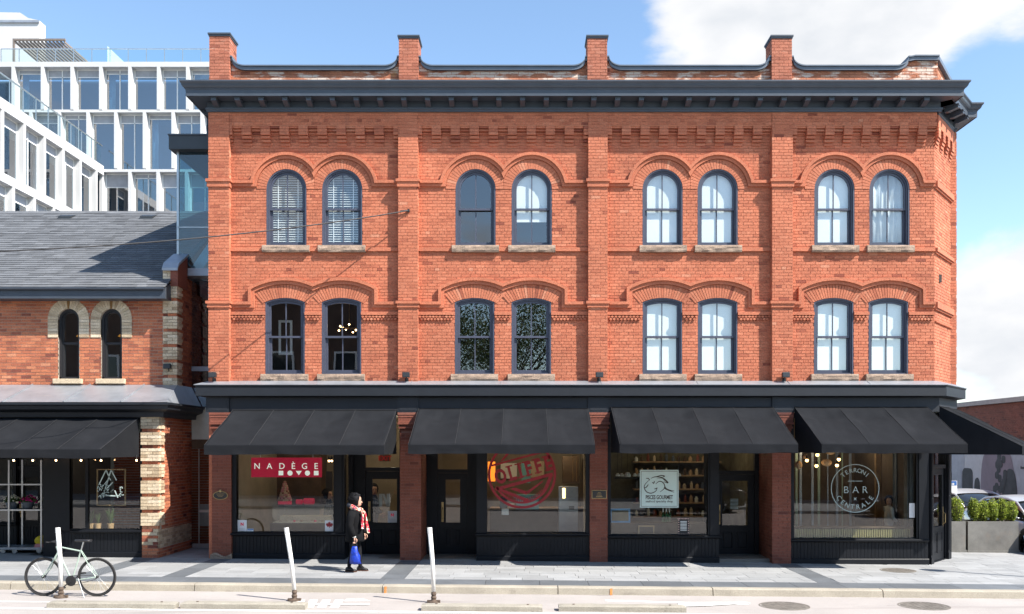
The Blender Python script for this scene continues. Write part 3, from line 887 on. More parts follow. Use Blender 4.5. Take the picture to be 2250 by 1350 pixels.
# --- arches: voussoirs, hood moulds, bands
PR1, PR2 = 0.085, 0.045
for b in range(4):
    x0, x1 = BAYS[b]
    uc, lc = u_centres(b), l_centres(b)
    mid = (uc[0] + uc[1]) / 2
    zB1, zB2, zB3 = wz(398, W), wz(404.5, W), wz(411, W)
    mm = MB(); mm2 = MB()
    def arc(c, R, side, n=22):
        """arc from the outer band end to the valley between the two arches"""
        t1 = math.acos(min(1, abs(mid - c) / R))
        z_end = {0.80: zB1, 0.735: zB2, 0.665: zB3}[R]
        t0 = PI - math.asin((z_end - U_S) / R)
        ts = [t0 + (t1 - t0) * i / n for i in range(n + 1)]
        return [(c + side * R * math.cos(t), U_S + R * math.sin(t)) for t in ts]
    for c, side in ((uc[0], 1), (uc[1], -1)):
        A, B, C = arc(c, 0.80, side), arc(c, 0.735, side), arc(c, 0.665, side)
        mm.strip(A, B, W - PR1, W + 0.01)
        mm2.strip(B, C, W - PR2, W + 0.01)
        xe = x0 if side == 1 else x1
        mm.strip([(xe, zB1), A[0]], [(xe, zB2), B[0]], W - PR1, W + 0.01)
        mm2.strip([(xe, zB2), B[0]], [(xe, zB3), C[0]], W - PR2, W + 0.01)
    h1 = mm.build('hood_mould', MAT['red_brick'], BLD, fix=True)
    mm2.build('inner_moulding', MAT['red_brick'], h1, fix=True)
    # lower hood: steps up from the band, low arches over both windows
    mid2 = (lc[0] + lc[1]) / 2
    zc = L_S + L_RISE - L_R
    R1, R2, R3 = L_R + 0.445, L_R + 0.375, L_R + 0.30
    zA, zM, zD = wz(664, W), wz(670.5, W), wz(677, W)
    mm = MB(); mm2 = MB()
    for c, side in ((lc[0], 1), (lc[1], -1)):
        def larc(R, dx, n=14):
            xs = [(-dx) + (dx + abs(mid2 - c)) * i / n for i in range(n + 1)]
            return [(c + side * q_, zc + math.sqrt(R * R - q_ * q_)) for q_ in xs]
        A, B, C = larc(R1, 0.80), larc(R2, 0.735), larc(R3, 0.67)
        xe = x0 if side == 1 else x1
        oA = [(xe, zA), (c - side * 0.80, zA)] + A
        oB = [(xe, zM), (c - side * 0.735, zM)] + B
        oC = [(xe, zD), (c - side * 0.67, zD)] + C
        mm.strip(oA, oB, W - PR1, W + 0.01)
        mm2.strip(oB, oC, W - PR2, W + 0.01)
    h2 = mm.build('hood_mould', MAT['red_brick'], BLD, fix=True)
    mm2.build('inner_moulding', MAT['red_brick'], h2, fix=True)
    # voussoirs
    for c in uc:
        n = 27
        hood = h1
        for i in range(n):
            t0, t1 = PI * i / n + 0.008, PI * (i + 1) / n - 0.008
            def ro(t):
                r = 0.655
                cx_ = math.cos(t) * (1 if c == uc[0] else -1)
                if cx_ > 0.05: r = min(r, (abs(mid - c) - 0.004) / cx_)
                return r
            m = MB(); m.rv = min(1, max(0, RND.gauss(0.6, 0.2)))
            pts = [(c + U_HW * math.cos(t0), U_S + U_HW * math.sin(t0)), (c + ro(t0) * math.cos(t0), U_S + ro(t0) * math.sin(t0)),
                   (c + ro(t1) * math.cos(t1), U_S + ro(t1) * math.sin(t1)), (c + U_HW * math.cos(t1), U_S + U_HW * math.sin(t1))]
            m.prism(pts[::-1], W - 0.012 + RND.uniform(-0.002, 0.002), W + 0.10)
            m.build('voussoir', MAT['red_brick'], hood, fix=True)
    for c in lc:
        n = 21
        a_ = math.asin(0.50 / L_R)
        for i in range(n):
            t0, t1 = -a_ + 2 * a_ * i / n + 0.004, -a_ + 2 * a_ * (i + 1) / n - 0.004
            m = MB(); m.rv = min(1, max(0, RND.gauss(0.6, 0.2)))
            Ro = L_R + 0.295
            sk = 1.12
            pts = [(c + L_R * math.sin(t0), zc + L_R * math.cos(t0)), (c + L_R * math.sin(t1), zc + L_R * math.cos(t1)),
                   (c + Ro * math.sin(t1 * sk), zc + Ro * math.cos(t1 * sk)), (c + Ro * math.sin(t0 * sk), zc + Ro * math.cos(t0 * sk))]
            m.prism(pts, W - 0.012 + RND.uniform(-0.002, 0.002), W + 0.10)
            m.build('voussoir', MAT['red_brick'], h2, fix=True)
    # sill course and dog-tooth band
    zs1 = wz(541, W)
    m = MB()
    m.box(x0, x1, W - 0.045, W, wz(553, W), wz(545, W))
    m.build('string_course', MAT['red_brick'], BLD)
    zt = wz(691, W)
    segs = [(x0, lc[0] - L_HW), (lc[0] + L_HW, lc[1] - L_HW), (lc[1] + L_HW, x1)]
    for a, e in segs:
        m = MB(); m.box(a, e, W - 0.05, W, zt - 0.02, zt + 0.05)
        zig = m.build('string_course', MAT['red_brick'], BLD)
        m = MB()
        k = max(2, int((e - a) / 0.072))
        p = (e - a) / k
        for r_ in range(2):
            for i in range(k):
                cx_ = a + (i + (0.5 if r_ == 0 else 1.0)) * p
                if cx_ > e - 0.02: continue
                zz = zt - 0.055 - r_ * 0.055
                m.rv = RND.random()
                m.prism([(cx_ - 0.036, zz), (cx_, zz - 0.032), (cx_ + 0.036, zz), (cx_, zz + 0.032)], W - 0.04, W)
        m.build('dog_tooth', MAT['red_brick'], zig, kind='stuff')
    # corbel table
    g0 = [513.8, 928.7, 1344.0, 1748.5][b]
    per = [41.4, 41.5, 41.0, 40.5][b]
    ng = [9, 9, 9, 8][b]
    zT, zBt = wz(281, W), wz(323, W)
    yF = W - 0.135
    m = MB(); m.box(x0, x1, yF + 0.010, W + 0.005, zT, Z_FRZ + 0.1)
    cb = m.build('corbel_table', mortar_m, BLD)
    lay(x0, x1, zT, Z_FRZ, front(yF), brickwork, zb=0.01)
    edges = [x0]
    for k in range(ng):
        edges += [wx(g0 + per * k, W), wx(g0 + 20.7 + per * k, W)]
    edges.append(x1)
    cc = MB()
    nco = 6
    ch_ = (zT - zBt) / nco
    for i in range(0, len(edges), 2):                 # the teeth
        a, e = edges[i], min(edges[i + 1], x1)
        for k in range(nco):
            zt_, zb_ = zT - k * ch_, zT - (k + 1) * ch_
            yy = yF if k < 3 else yF + 0.038 * (k - 2)
            cc.rv = min(1, max(0, RND.gauss(0.5, 0.2)))
            cc.box(a + 0.003, e - 0.003, yy, W + 0.01, zb_ + (0.004 if k < 2 else 0.013), zt_ - 0.003)
    for i in range(1, len(edges) - 1, 2):             # stepped heads of the gaps
        a, e = edges[i], edges[i + 1]
        for k in range(3):
            cc.rv = RND.random()
            cc.box(a, e, yF + 0.040 * (k + 1) - 0.010, W + 0.01, zT - (k + 1) * ch_ * 0.8 + 0.012, zT - k * ch_ * 0.8 - 0.003)
    cc.build('corbel_brick', MAT['red_brick'], cb, kind='stuff')
# the same work on the cut corner
cc = MB(T=CHF)
yF = -0.085
cc.box(0.0, CHL, yF, 0.01, wz(281, W), Z_FRZ)
for k in range(4):
    a = 0.02 + k * 0.41
    for j in range(6):
        zT = wz(281, W); ch_ = 0.07
        cc.rv = RND.random()
        yy = yF if j < 3 else yF + 0.024 * (j - 2)
        cc.box(a, min(CHL, a + 0.20), yy, 0.01, zT - (j + 1) * ch_ + 0.004, zT - j * ch_ - 0.004)
cc.build('corner_corbel', MAT['red_brick'], BLD, kind='stuff')
for za_, zb_ in ((wz(398, W), wz(411, W)), (wz(545, W), wz(553, W)), (wz(664, W), wz(677, W))):
    m = MB(T=CHF)
    m.box(0, CHL + 0.08, -0.07, 0.02, zb_, za_)
    m.box(0, CHL + 0.04, -0.04, 0.02, zb_ - 0.04, zb_ + 0.003)
    m.build('corner_band', MAT['red_brick'], BLD)
m = MB(T=CHF)
for k in range(18):
    m.prism([(0.05 + k * 0.08 - 0.036, 5.33), (0.05 + k * 0.08, 5.295), (0.05 + k * 0.08 + 0.036, 5.33), (0.05 + k * 0.08, 5.365)], -0.04, 0.01)
m.build('corner_dog_tooth', MAT['red_brick'], BLD, kind='stuff')

# --- stone sills
def sill(cx, zt, w, h, parent):
    m = MB()
    nx, nz = 14, 4
    y0, y1 = W - 0.10, W + 0.03
    seed = cx * 7.3 + zt
    def f(u, v):
        x = cx - w / 2 + w * u
        z = zt - h + h * v
        r = mnoise.noise(Vector((u * 6 + seed, v * 2.2, seed))) * 0.022 * (1 if 0 < u < 1 and v < 1 else 0.3)
        return (x, y0 + r + (0.012 if v in (0.0, 1.0) else 0), z + (mnoise.noise(Vector((u * 5, seed, 3))) * 0.008 if v == 0 else 0))
    m.grid(f, nx, nz, thick=(0, y1 - y0, 0))
    return m.build('sill', stone_m, parent, fix=True)

# --- sash windows
def sash_window(kind, cx, blind):
    zb_ = U_B if kind == 'arch' else L_B
    zmr = wz(459, W) if kind == 'arch' else wz(740, W)
    yf = W + 0.022
    m = MB()
    for i0, i1, ya, yb2 in ((0.0, 0.03, yf - 0.02, yf + 0.16), (0.03, 0.062, yf + 0.012, yf + 0.16)):
        m.strip(outline(kind, cx, i0), outline(kind, cx, i1), ya, yb2)
    hw = (U_HW if kind == 'arch' else L_HW)
    m.box(cx - hw + 0.03, cx + hw - 0.03, yf + 0.002, yf + 0.16, zb_, zb_ + 0.035)
    w = m.build('window', win_m, BLD, fix=True)
    def clipz(pts, za, zt_):
        return [(x, min(max(z, za), zt_)) for x, z in pts]
    # upper sash (outer), lower sash (inner)
    us, ls = MB(), MB()
    A, B = outline(kind, cx, 0.063), outline(kind, cx, 0.108)
    Au, Bu = clipz(A, zmr - 0.02, 99), clipz(B, zmr - 0.02, 99)
    us.strip(Au, Bu, yf + 0.04, yf + 0.085)
    us.box(cx - hw + 0.064, cx + hw - 0.064, yf + 0.038, yf + 0.087, zmr - 0.022, zmr + 0.022)
    us.box(cx - 0.011, cx + 0.011, yf + 0.05, yf + 0.08, zmr + 0.02, Bu[len(Bu) // 2][1] + 0.01)
    us.build('upper_sash', win_m, w, fix=True)
    ls.box(cx - hw + 0.064, cx - hw + 0.112, yf + 0.09, yf + 0.135, zb_ + 0.034, zmr)
    ls.box(cx + hw - 0.112, cx + hw - 0.064, yf + 0.09, yf + 0.135, zb_ + 0.034, zmr)
    ls.box(cx - hw + 0.111, cx + hw - 0.111, yf + 0.089, yf + 0.134, zb_ + 0.034, zb_ + 0.105)
    ls.box(cx - 0.011, cx + 0.011, yf + 0.10, yf + 0.13, zb_ + 0.1, zmr)
    ls.build('lower_sash', win_m, w, fix=True)
    # panes
    P = outline(kind, cx, 0.104)[1:-1]
    zlow = zmr + 0.018
    for sgn in (-1, 1):
        half = [(x, z) for x, z in P if (x - cx) * sgn > 0.012]
        ztop = max(z for x, z in P)
        if sgn < 0:
            poly = [(half[0][0], zlow)] + half + [(cx - 0.008, ztop), (cx - 0.008, zlow)]
        else:
            poly = [(cx + 0.008, zlow), (cx + 0.008, ztop)] + half + [(half[-1][0], zlow)]
        mp_ = MB(); mp_.prism(poly[::-1], yf + 0.060, yf + 0.066); mp_.build('pane', g_win, w, fix=True)
        xa, xb = (cx - hw + 0.108, cx - 0.008) if sgn < 0 else (cx + 0.008, cx + hw - 0.108)
        mp_ = MB(); mp_.box(xa, xb, yf + 0.112, yf + 0.118, zb_ + 0.10, zmr - 0.015); mp_.build('pane', g_win, w)
    # blinds
    yb = yf + 0.124
    zt_ = (U_S + U_HW - 0.05) if kind == 'arch' else (L_S + 0.06)
    if blind == 'slats':
        mb_ = MB()
        z = zb_ + 0.09
        while z < zt_:
            mb_.hexa([(cx - hw + 0.06, yb, z - 0.012), (cx + hw - 0.06, yb, z - 0.012), (cx + hw - 0.06, yb + 0.030, z + 0.006), (cx - hw + 0.06, yb + 0.030, z + 0.006),
                      (cx - hw + 0.06, yb, z - 0.009), (cx + hw - 0.06, yb, z - 0.009), (cx + hw - 0.06, yb + 0.030, z + 0.009), (cx - hw + 0.06, yb + 0.030, z + 0.009)])
            z += 0.052
        for sx in (-0.22, 0.22): mb_.box(cx + sx - 0.008, cx + sx + 0.008, yb - 0.004, yb - 0.002, zb_ + 0.08, zt_)
        mb_.build('blind', blind_m, w, kind='stuff')
    elif blind and blind[0] == 'roller':
        zz = zb_ + (zt_ - zb_) * (1 - blind[1])
        mb_ = MB(); mb_.box(cx - hw + 0.05, cx + hw - 0.05, yb + 0.001, yb + 0.006, zz, zt_ + 0.02); mb_.build('blind', blind_m, w)
    elif blind == 'sheer':
        mb_ = MB()
        mb_.grid(lambda u, v: (cx - hw + 0.03 + (2 * hw - 0.06) * u, yb + 0.022 + 0.018 * math.sin(u * 34 + 0.6 * math.sin(v * 4)), zb_ + (zt_ - zb_) * v), 70, 2, thick=(0, 0.003, 0))
        mb_.build('curtain', sheer_m, w, smooth=True)
    sill(cx, zb_ + 0.002, 1.04, 0.15, w)
    return w
BL_U = [('slats', 'slats'), (None, ('roller', 0.66)), (('roller', 1.0), ('roller', 1.0)), (('roller', 0.98), 'sheer')]
BL_L = [(None, None), (None, None), (('roller', 1.0), ('roller', 1.0)), (('roller', 1.0), ('roller', 0.97))]
for b in range(4):
    for i in range(2):
        sash_window('arch', u_centres(b)[i], BL_U[b][i])
        sash_window('seg', l_centres(b)[i], BL_L[b][i])
brickwork.build('brickwork', MAT['red_brick'], BLD, kind='stuff')

# --- cornice with brackets
Z0 = wz(247)
prof = [(0.0, Z0), (0.035, Z0), (0.035, Z0 + 0.035), (0.055, Z0 + 0.05), (0.055, Z0 + 0.085), (0.02, Z0 + 0.10), (0.02, 10.13), (0.40, 10.13), (0.40, 10.12), (0.415, 10.12), (0.415, 10.25), (0.43, 10.262),
        (0.43, 10.275), (0.46, 10.29), (0.485, 10.32), (0.50, 10.36), (0.535, 10.395), (0.535, 10.425), (0.36, 10.432), (0.0, 10.437)]
prof = [(o * 0.88 if o > 0.1 else o, z) for o, z in prof]
m = MB(); sweep_plan(m, [(XL, 6.0), (XL, 0.0), (9.14, 0.0), (9.14, 0.3)], prof)
cornice = m.build('cornice', corn_m, BLD, fix=True)
m = MB(); sweep_plan(m, [(XR - 0.02, 0.08), (CHX, CHY + 0.08)], prof); m.build('corner_cornice', corn_m, BLD, fix=True)
m = MB(); sweep_plan(m, [(9.5, CHY + 0.12), (CHX + 0.06, CHY + 0.12), (CHX + 0.06, 7)], prof); m.build('side_cornice', corn_m, BLD, fix=True)
def bracket(T, parent):
    m = MB(T=T)
    w_ = 0.055
    pr = [(-0.30, 10.128), (-0.02, 10.128), (-0.02, 9.985), (-0.10, 9.99), (-0.24, 10.03), (-0.30, 10.05)]
    m.prism_x(pr, -w_, w_)
    m.box(-w_ - 0.012, w_ + 0.012, -0.315, -0.02, 10.10, 10.127)
    return m.build('bracket', corn_m, parent, fix=True)
bx = wx(472, -0.2)
while bx < XR + 0.05:
    bracket(Matrix.Translation((bx, 0, 0)), cornice)
    bx += 0.515
for k in range(3):
    bracket(CHF @ Matrix.Translation((0.3 + 0.45 * k, -W + 0.02, 0)), cornice)
for k in range(5):
    bracket(Matrix.Translation((XL, 0.5 + 0.515 * k, 0)) @ Matrix.Rotation(-PI / 2, 4, 'Z'), cornice)

# --- parapet, chimney piers, coping
chim_m = mat('sooty_brick', (0.4, 0.1, 0.05), 0.9, ramp=[(p, (c[0] * 0.86, c[1] * 0.95, c[2] * 1.1)) for p, c in BR], var=0.2, vscale=3, fine=0.22, fscale=38, bump=0.5, bscale=90, stain=[((0.62, 0.45, 0.36), 3.0, 0.62, 0.1, 0.5, (1, 1, 3)), ((0.14, 0.06, 0.05), 2.4, 0.58, 0.12, 0.45, (1, 1, 4))])
PY0, PY1 = 0.12, 0.48
CHIM = [(wx(460), wx(504)), (wx(876.5), wx(919)), (wx(1291), wx(1334)), (wx(1696), wx(1740))]
ZC = wz(151, PY0); ZH = wz(131, PY0)
def top_curve(xa, xb, upl, upr, n=12):
    pts = []
    R = 0.28
    if upl:
        pts += [(xa - 0.01, ZH), (xa + 0.05, ZH)]
        pts += [(xa + 0.05 + R - R * math.cos(t), ZH - 0.02 - (ZH - 0.02 - ZC) * math.sin(t)) for t in [PI / 2 * i / n for i in range(n + 1)]]
    else: pts.append((xa, ZC))
    if upr:
        pts += [(xb - 0.05 - R + R * math.sin(t), ZH - 0.02 - (ZH - 0.02 - ZC) * math.cos(t)) for t in [PI / 2 * i / n for i in range(n + 1)]]
        pts += [(xb - 0.05, ZH), (xb + 0.01, ZH)]
    else: pts.append((xb, ZC))
    return pts
def parapet_run(xa, xb, upl, upr, extra=None):
    pts = top_curve(xa, xb, upl, upr)
    if extra: pts = pts + extra
    z0_ = 10.3
    m = MB()
    n = len(pts)
    m.strip(pts, [(x, z0_) for x, z in pts], PY0 + 0.01, PY1)
    pw = m.build('parapet', mortar_m, BLD, fix=True)
    def holes(z):
        h, inside = [], None
        xs = []
        for (ax, az), (bx_, bz) in zip(pts[:-1], pts[1:]):
            if az < z and bz < z: h.append((min(ax, bx_) - 1e-4, max(ax, bx_) + 1e-4))
            elif (az - z) * (bz - z) < 0:
                xi = ax + (bx_ - ax) * (z - az) / (bz - az)
                h.append((ax, xi) if az < z else (xi, bx_))
        return h
    lay(pts[0][0], pts[-1][0], z0_, ZH, front(PY0), parapet_bricks, holes, zb=0.01, header=False)
    inner = []
    for i, p in enumerate(pts):
        inner.append((p[0], p[1] + 0.03))
    low = [(p[0], p[1] - 0.055) for p in pts]
    m = MB(); m.strip(inner, low, PY0 - 0.07, PY1 + 0.05)
    m.strip([(p[0], p[1] + 0.045) for p in pts], [(p[0], p[1] + 0.018) for p in pts], PY0 - 0.10, PY1 + 0.08)
    m.build('coping', cope_m, pw, fix=True)
parapet_run(CHIM[0][1], CHIM[1][0], True, True)
parapet_run(CHIM[1][1], CHIM[2][0], True, True)
parapet_run(CHIM[2][1], CHIM[3][0], True, True)
xe = wx(1998, PY0)
parapet_run(CHIM[3][1], xe, True, True, [(xe + 0.1, ZH + 0.02), (XR + 0.06, ZH + 0.02)])
# raked corner parapet over the cut corner
m = MB(T=CHF @ Matrix.Translation((0, PY0 - W, 0)))
m.prism([(0, 10.3), (CHL, 10.3), (CHL, 10.9), (0, ZH + 0.02)], 0.01, 0.3)
pc = m.build('corner_parapet', mortar_m, BLD, fix=True)
lay(0.0, CHL, 10.3, 10.9, CHF @ Matrix.Translation((0, PY0 - W, 0)), parapet_bricks, header=False, zb=0.01)
m = MB(T=CHF @ Matrix.Translation((0, PY0 - W, 0)))
m.prism([(-0.03, ZH - 0.03), (CHL, 10.88), (CHL, 10.97), (-0.03, ZH + 0.06)], -0.08, 0.4)
m.build('coping', cope_m, pc, fix=True)
for i, (a, b_) in enumerate(CHIM):
    zt = wz(78 if i else 73)
    m = MB(); m.box(a + 0.006, b_ - 0.006, 0.008, 0.49, 10.3, zt - 0.02)
    cp_ = m.build('chimney_pier', mortar_m, BLD)
    lay(a, b_, 10.3, zt - 0.03, front(0.0), chimney_bricks, zb=0.01, header=False, bias=-0.05)
    lay(0.0, 0.5, 10.3, zt - 0.03, Matrix.Translation((b_ + 0.002, 0, 0)) @ Matrix.Rotation(PI / 2, 4, 'Z'), chimney_bricks, zb=0.01, header=False)
    lay(0.0, 0.5, 10.3, zt - 0.03, Matrix.Translation((a - 0.002, 0.5, 0)) @ Matrix.Rotation(-PI / 2, 4, 'Z'), chimney_bricks, zb=0.01, header=False)
    m = MB(); m.box(a - 0.03, b_ + 0.03, -0.03, 0.54, zt - 0.035, zt); m.box(a - 0.015, b_ + 0.015, -0.015, 0.52, zt - 0.07, zt - 0.036)
    m.build('pier_cap', corn_m, cp_)
chimney_bricks.build('chimney_brickwork', chim_m, BLD, kind='stuff')
parapet_bricks.build('parapet_brickwork', para_m, BLD, kind='stuff')

# --- shopfront entablature
m = MB()
prof = [(0.0, wz(905)), (0.03, wz(905)), (0.03, 3.63), (0.19, 3.66), (0.20, 3.66), (0.20, 3.86), (0.215, 3.87), (0.215, 3.89)]
sweep_plan(m, [(XL - 0.02, 2.0), (XL - 0.02, 0.02), (XR + 0.02, 0.02), (CHX + 0.06, CHY + 0.04), (CHX + 0.06, 8)], [(-0.35, wz(907))] + prof + [(-0.35, 3.89)])
ent = m.build('shop_entablature', ledge_m, BLD, fix=True)
m = MB()
sweep_plan(m, [(XL - 0.02, 2.0), (XL - 0.02, 0.02), (XR + 0.02, 0.02), (CHX + 0.06, CHY + 0.04), (CHX + 0.06, 8)], [(-0.25, 3.893), (0.23, 3.893), (0.232, 3.905), (-0.02, 4.0), (-0.25, 4.0)])
m.build('flashing', zinc_m, ent, fix=True)
for (a, b_) in PIL:                                   # blocks over the piers
    m = MB(); m.box(a - 0.015, b_ + 0.015, -0.05, 0.05, wz(907), 3.655); m.build('frieze_block', ledge_m, ent)
    m = MB(); m.box(a + 0.03, b_ + 0.03 - 0.06, -0.056, -0.049, wz(903), 3.63); m.build('block_face', ledge_m, ent)
# flashing seams
for px in (545, 700, 905, 1100, 1320, 1530, 1730, 1905):
    m = MB(); m.hexa([(wx(px), -0.21, 3.902), (wx(px) + 0.012, -0.21, 3.902), (wx(px) + 0.012, 0.0, 3.99), (wx(px), 0.0, 3.99), (wx(px), -0.21, 3.912), (wx(px) + 0.012, -0.21, 3.912), (wx(px) + 0.012, 0.0, 4.0), (wx(px), 0.0, 4.0)])
    m.build('flashing_seam', zinc_m, ent)
# --- brick piers of the ground floor
PIER = [(wx(466), wx(508)), (wx(879), wx(925)), (wx(1296), wx(1335)), (wx(1697), wx(1738))]
for i, (a, b_) in enumerate(PIER):
    zg = gz((a + b_) / 2)
    dep = 1.25
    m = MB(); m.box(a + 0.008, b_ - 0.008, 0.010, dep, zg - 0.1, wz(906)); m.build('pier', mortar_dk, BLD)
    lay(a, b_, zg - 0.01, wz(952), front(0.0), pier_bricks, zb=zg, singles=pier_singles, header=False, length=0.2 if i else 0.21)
    sd = Matrix.Translation((b_ + 0.001, 0, 0)) @ Matrix.Rotation(PI / 2, 4, 'Z')
    lay(0.0, dep, zg - 0.01, wz(906), sd, pier_bricks, zb=zg, header=False)
    sd = Matrix.Translation((a - 0.001, dep, 0)) @ Matrix.Rotation(-PI / 2, 4, 'Z')
    lay(0.0, dep, zg - 0.01, wz(906), sd, pier_bricks, zb=zg, header=False)
    m = MB()                                          # corbelled brick capital
    zt = wz(907)
    for k, (h, o) in enumerate([(0.055, 0.075), (0.055, 0.065), (0.055, 0.055), (0.05, 0.052), (0.05, 0.075), (0.045, 0.03), (0.045, 0.05), (0.05, 0.012)]):
        m.rv = RND.random()
        m.box(a - o * 0.6, b_ + o * 0.6, -o, 0.2, zt - h + 0.004, zt); zt -= h
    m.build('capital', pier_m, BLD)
    if i == 0:
        m = MB(); m.grid(lambda u, v: (a - 0.03 + (b_ - a + 0.05) * u, -0.045 + 0.02 * mnoise.noise(Vector((u * 5, v * 3, 1))), zg - 0.02 + 0.14 * v * (0.8 + 0.3 * math.sin(u * 7))), 8, 4, thick=(0, 0.05, 0))
        m.build('cement_patch', stone_m, BLD, fix=True)
pier_bricks.build('pier_brickwork', pier_m, BLD, kind='stuff')
# ================================================================ ground floor shopfronts
YS, YD = 0.07, 1.15                                   # shop window plane, recessed door plane
def plank_wall(parent, xl, xr, z0f, z1, y, F=None, pitch=0.078):
    n = max(1, round((xr - xl) / pitch))
    p = (xr - xl) / n
    for k in range(n):
        m = MB(T=F); m.rv = RND.random()
        xa = xl + k * p
        m.box(xa + 0.003, xa + p - 0.003, y, y + 0.02, z0f(xa), z1)
        m.build('board', shop_m, parent)
def shop_window(parent, xl, xr, gl, gr, z_sill, z_top, sill_r=0.04, z_plinth=0.13, pane_mat=None, F=None, mull=None, y=YS, sill_l=0.02):
    """boarded bulkhead, moulded sill, posts, head and one big pane (between gl and gr)"""
    m = MB(T=F)
    zg = lambda x: (gz(x) if F is None else gz(9.4)) - 0.03
    m.box(xl, gl, y - 0.02, y + 0.14, z_sill, z_top); m.box(gr, xr, y - 0.02, y + 0.14, z_sill, z_top)
    for e, s in ((gl, -1), (gr, 1)):
        m.box(e + (0 if s > 0 else -0.02), e + (0.02 if s > 0 else 0), y + 0.0, y + 0.05, z_sill, z_top)
    if gr + 0.12 < xr: m.box(gr + 0.045, xr - 0.05, y - 0.045, y - 0.02, z_sill, z_top)
    m.box(gl, gr, y + 0.02, y + 0.14, z_top - 0.12, z_top)
    m.box(gl, gr, y + 0.01, y + 0.10, z_sill, z_sill + 0.03)
    m.box(xl, xr, y + 0.03, y + 0.14, zg(xl) - 0.05, z_sill)
    w = m.build('shop_window', shop_m, parent)
    m = MB(T=F); m.prism_x([(y - 0.075, z_sill - 0.045), (y - 0.085, z_sill - 0.03), (y - 0.085, z_sill - 0.01), (y - 0.07, z_sill + 0.002), (y + 0.02, z_sill + 0.012), (y + 0.02, z_sill - 0.06), (y - 0.04, z_sill - 0.06)], xl - sill_l, xr + sill_r)
    m.build('sill', shop_m, w, fix=True)
    plank_wall(w, xl, xr, lambda x: zg(x) + z_plinth, z_sill - 0.05, y + 0.008, F)
    m = MB(T=F); m.prism_x([(y - 0.03, -0.2), (y - 0.03, zg((xl + xr) / 2) + z_plinth), (y - 0.015, zg((xl + xr) / 2) + z_plinth + 0.02), (y + 0.03, zg((xl + xr) / 2) + z_plinth + 0.02), (y + 0.03, -0.2)], xl - 0.005, xr + 0.005)
    m.build('plinth', shop_m, w, fix=True)
    m = MB(T=F); m.box(gl + 0.001, gr - 0.001, y + 0.060, y + 0.068, z_sill + 0.028, z_top - 0.119)
    m.build('pane', pane_mat or g_shop, w)
    if mull:
        for x in mull:
            m = MB(T=F); m.box(x - 0.03, x + 0.03, y + 0.02, y + 0.10, z_sill + 0.03, z_top - 0.12); m.build('mullion', shop_m, w)
    return w
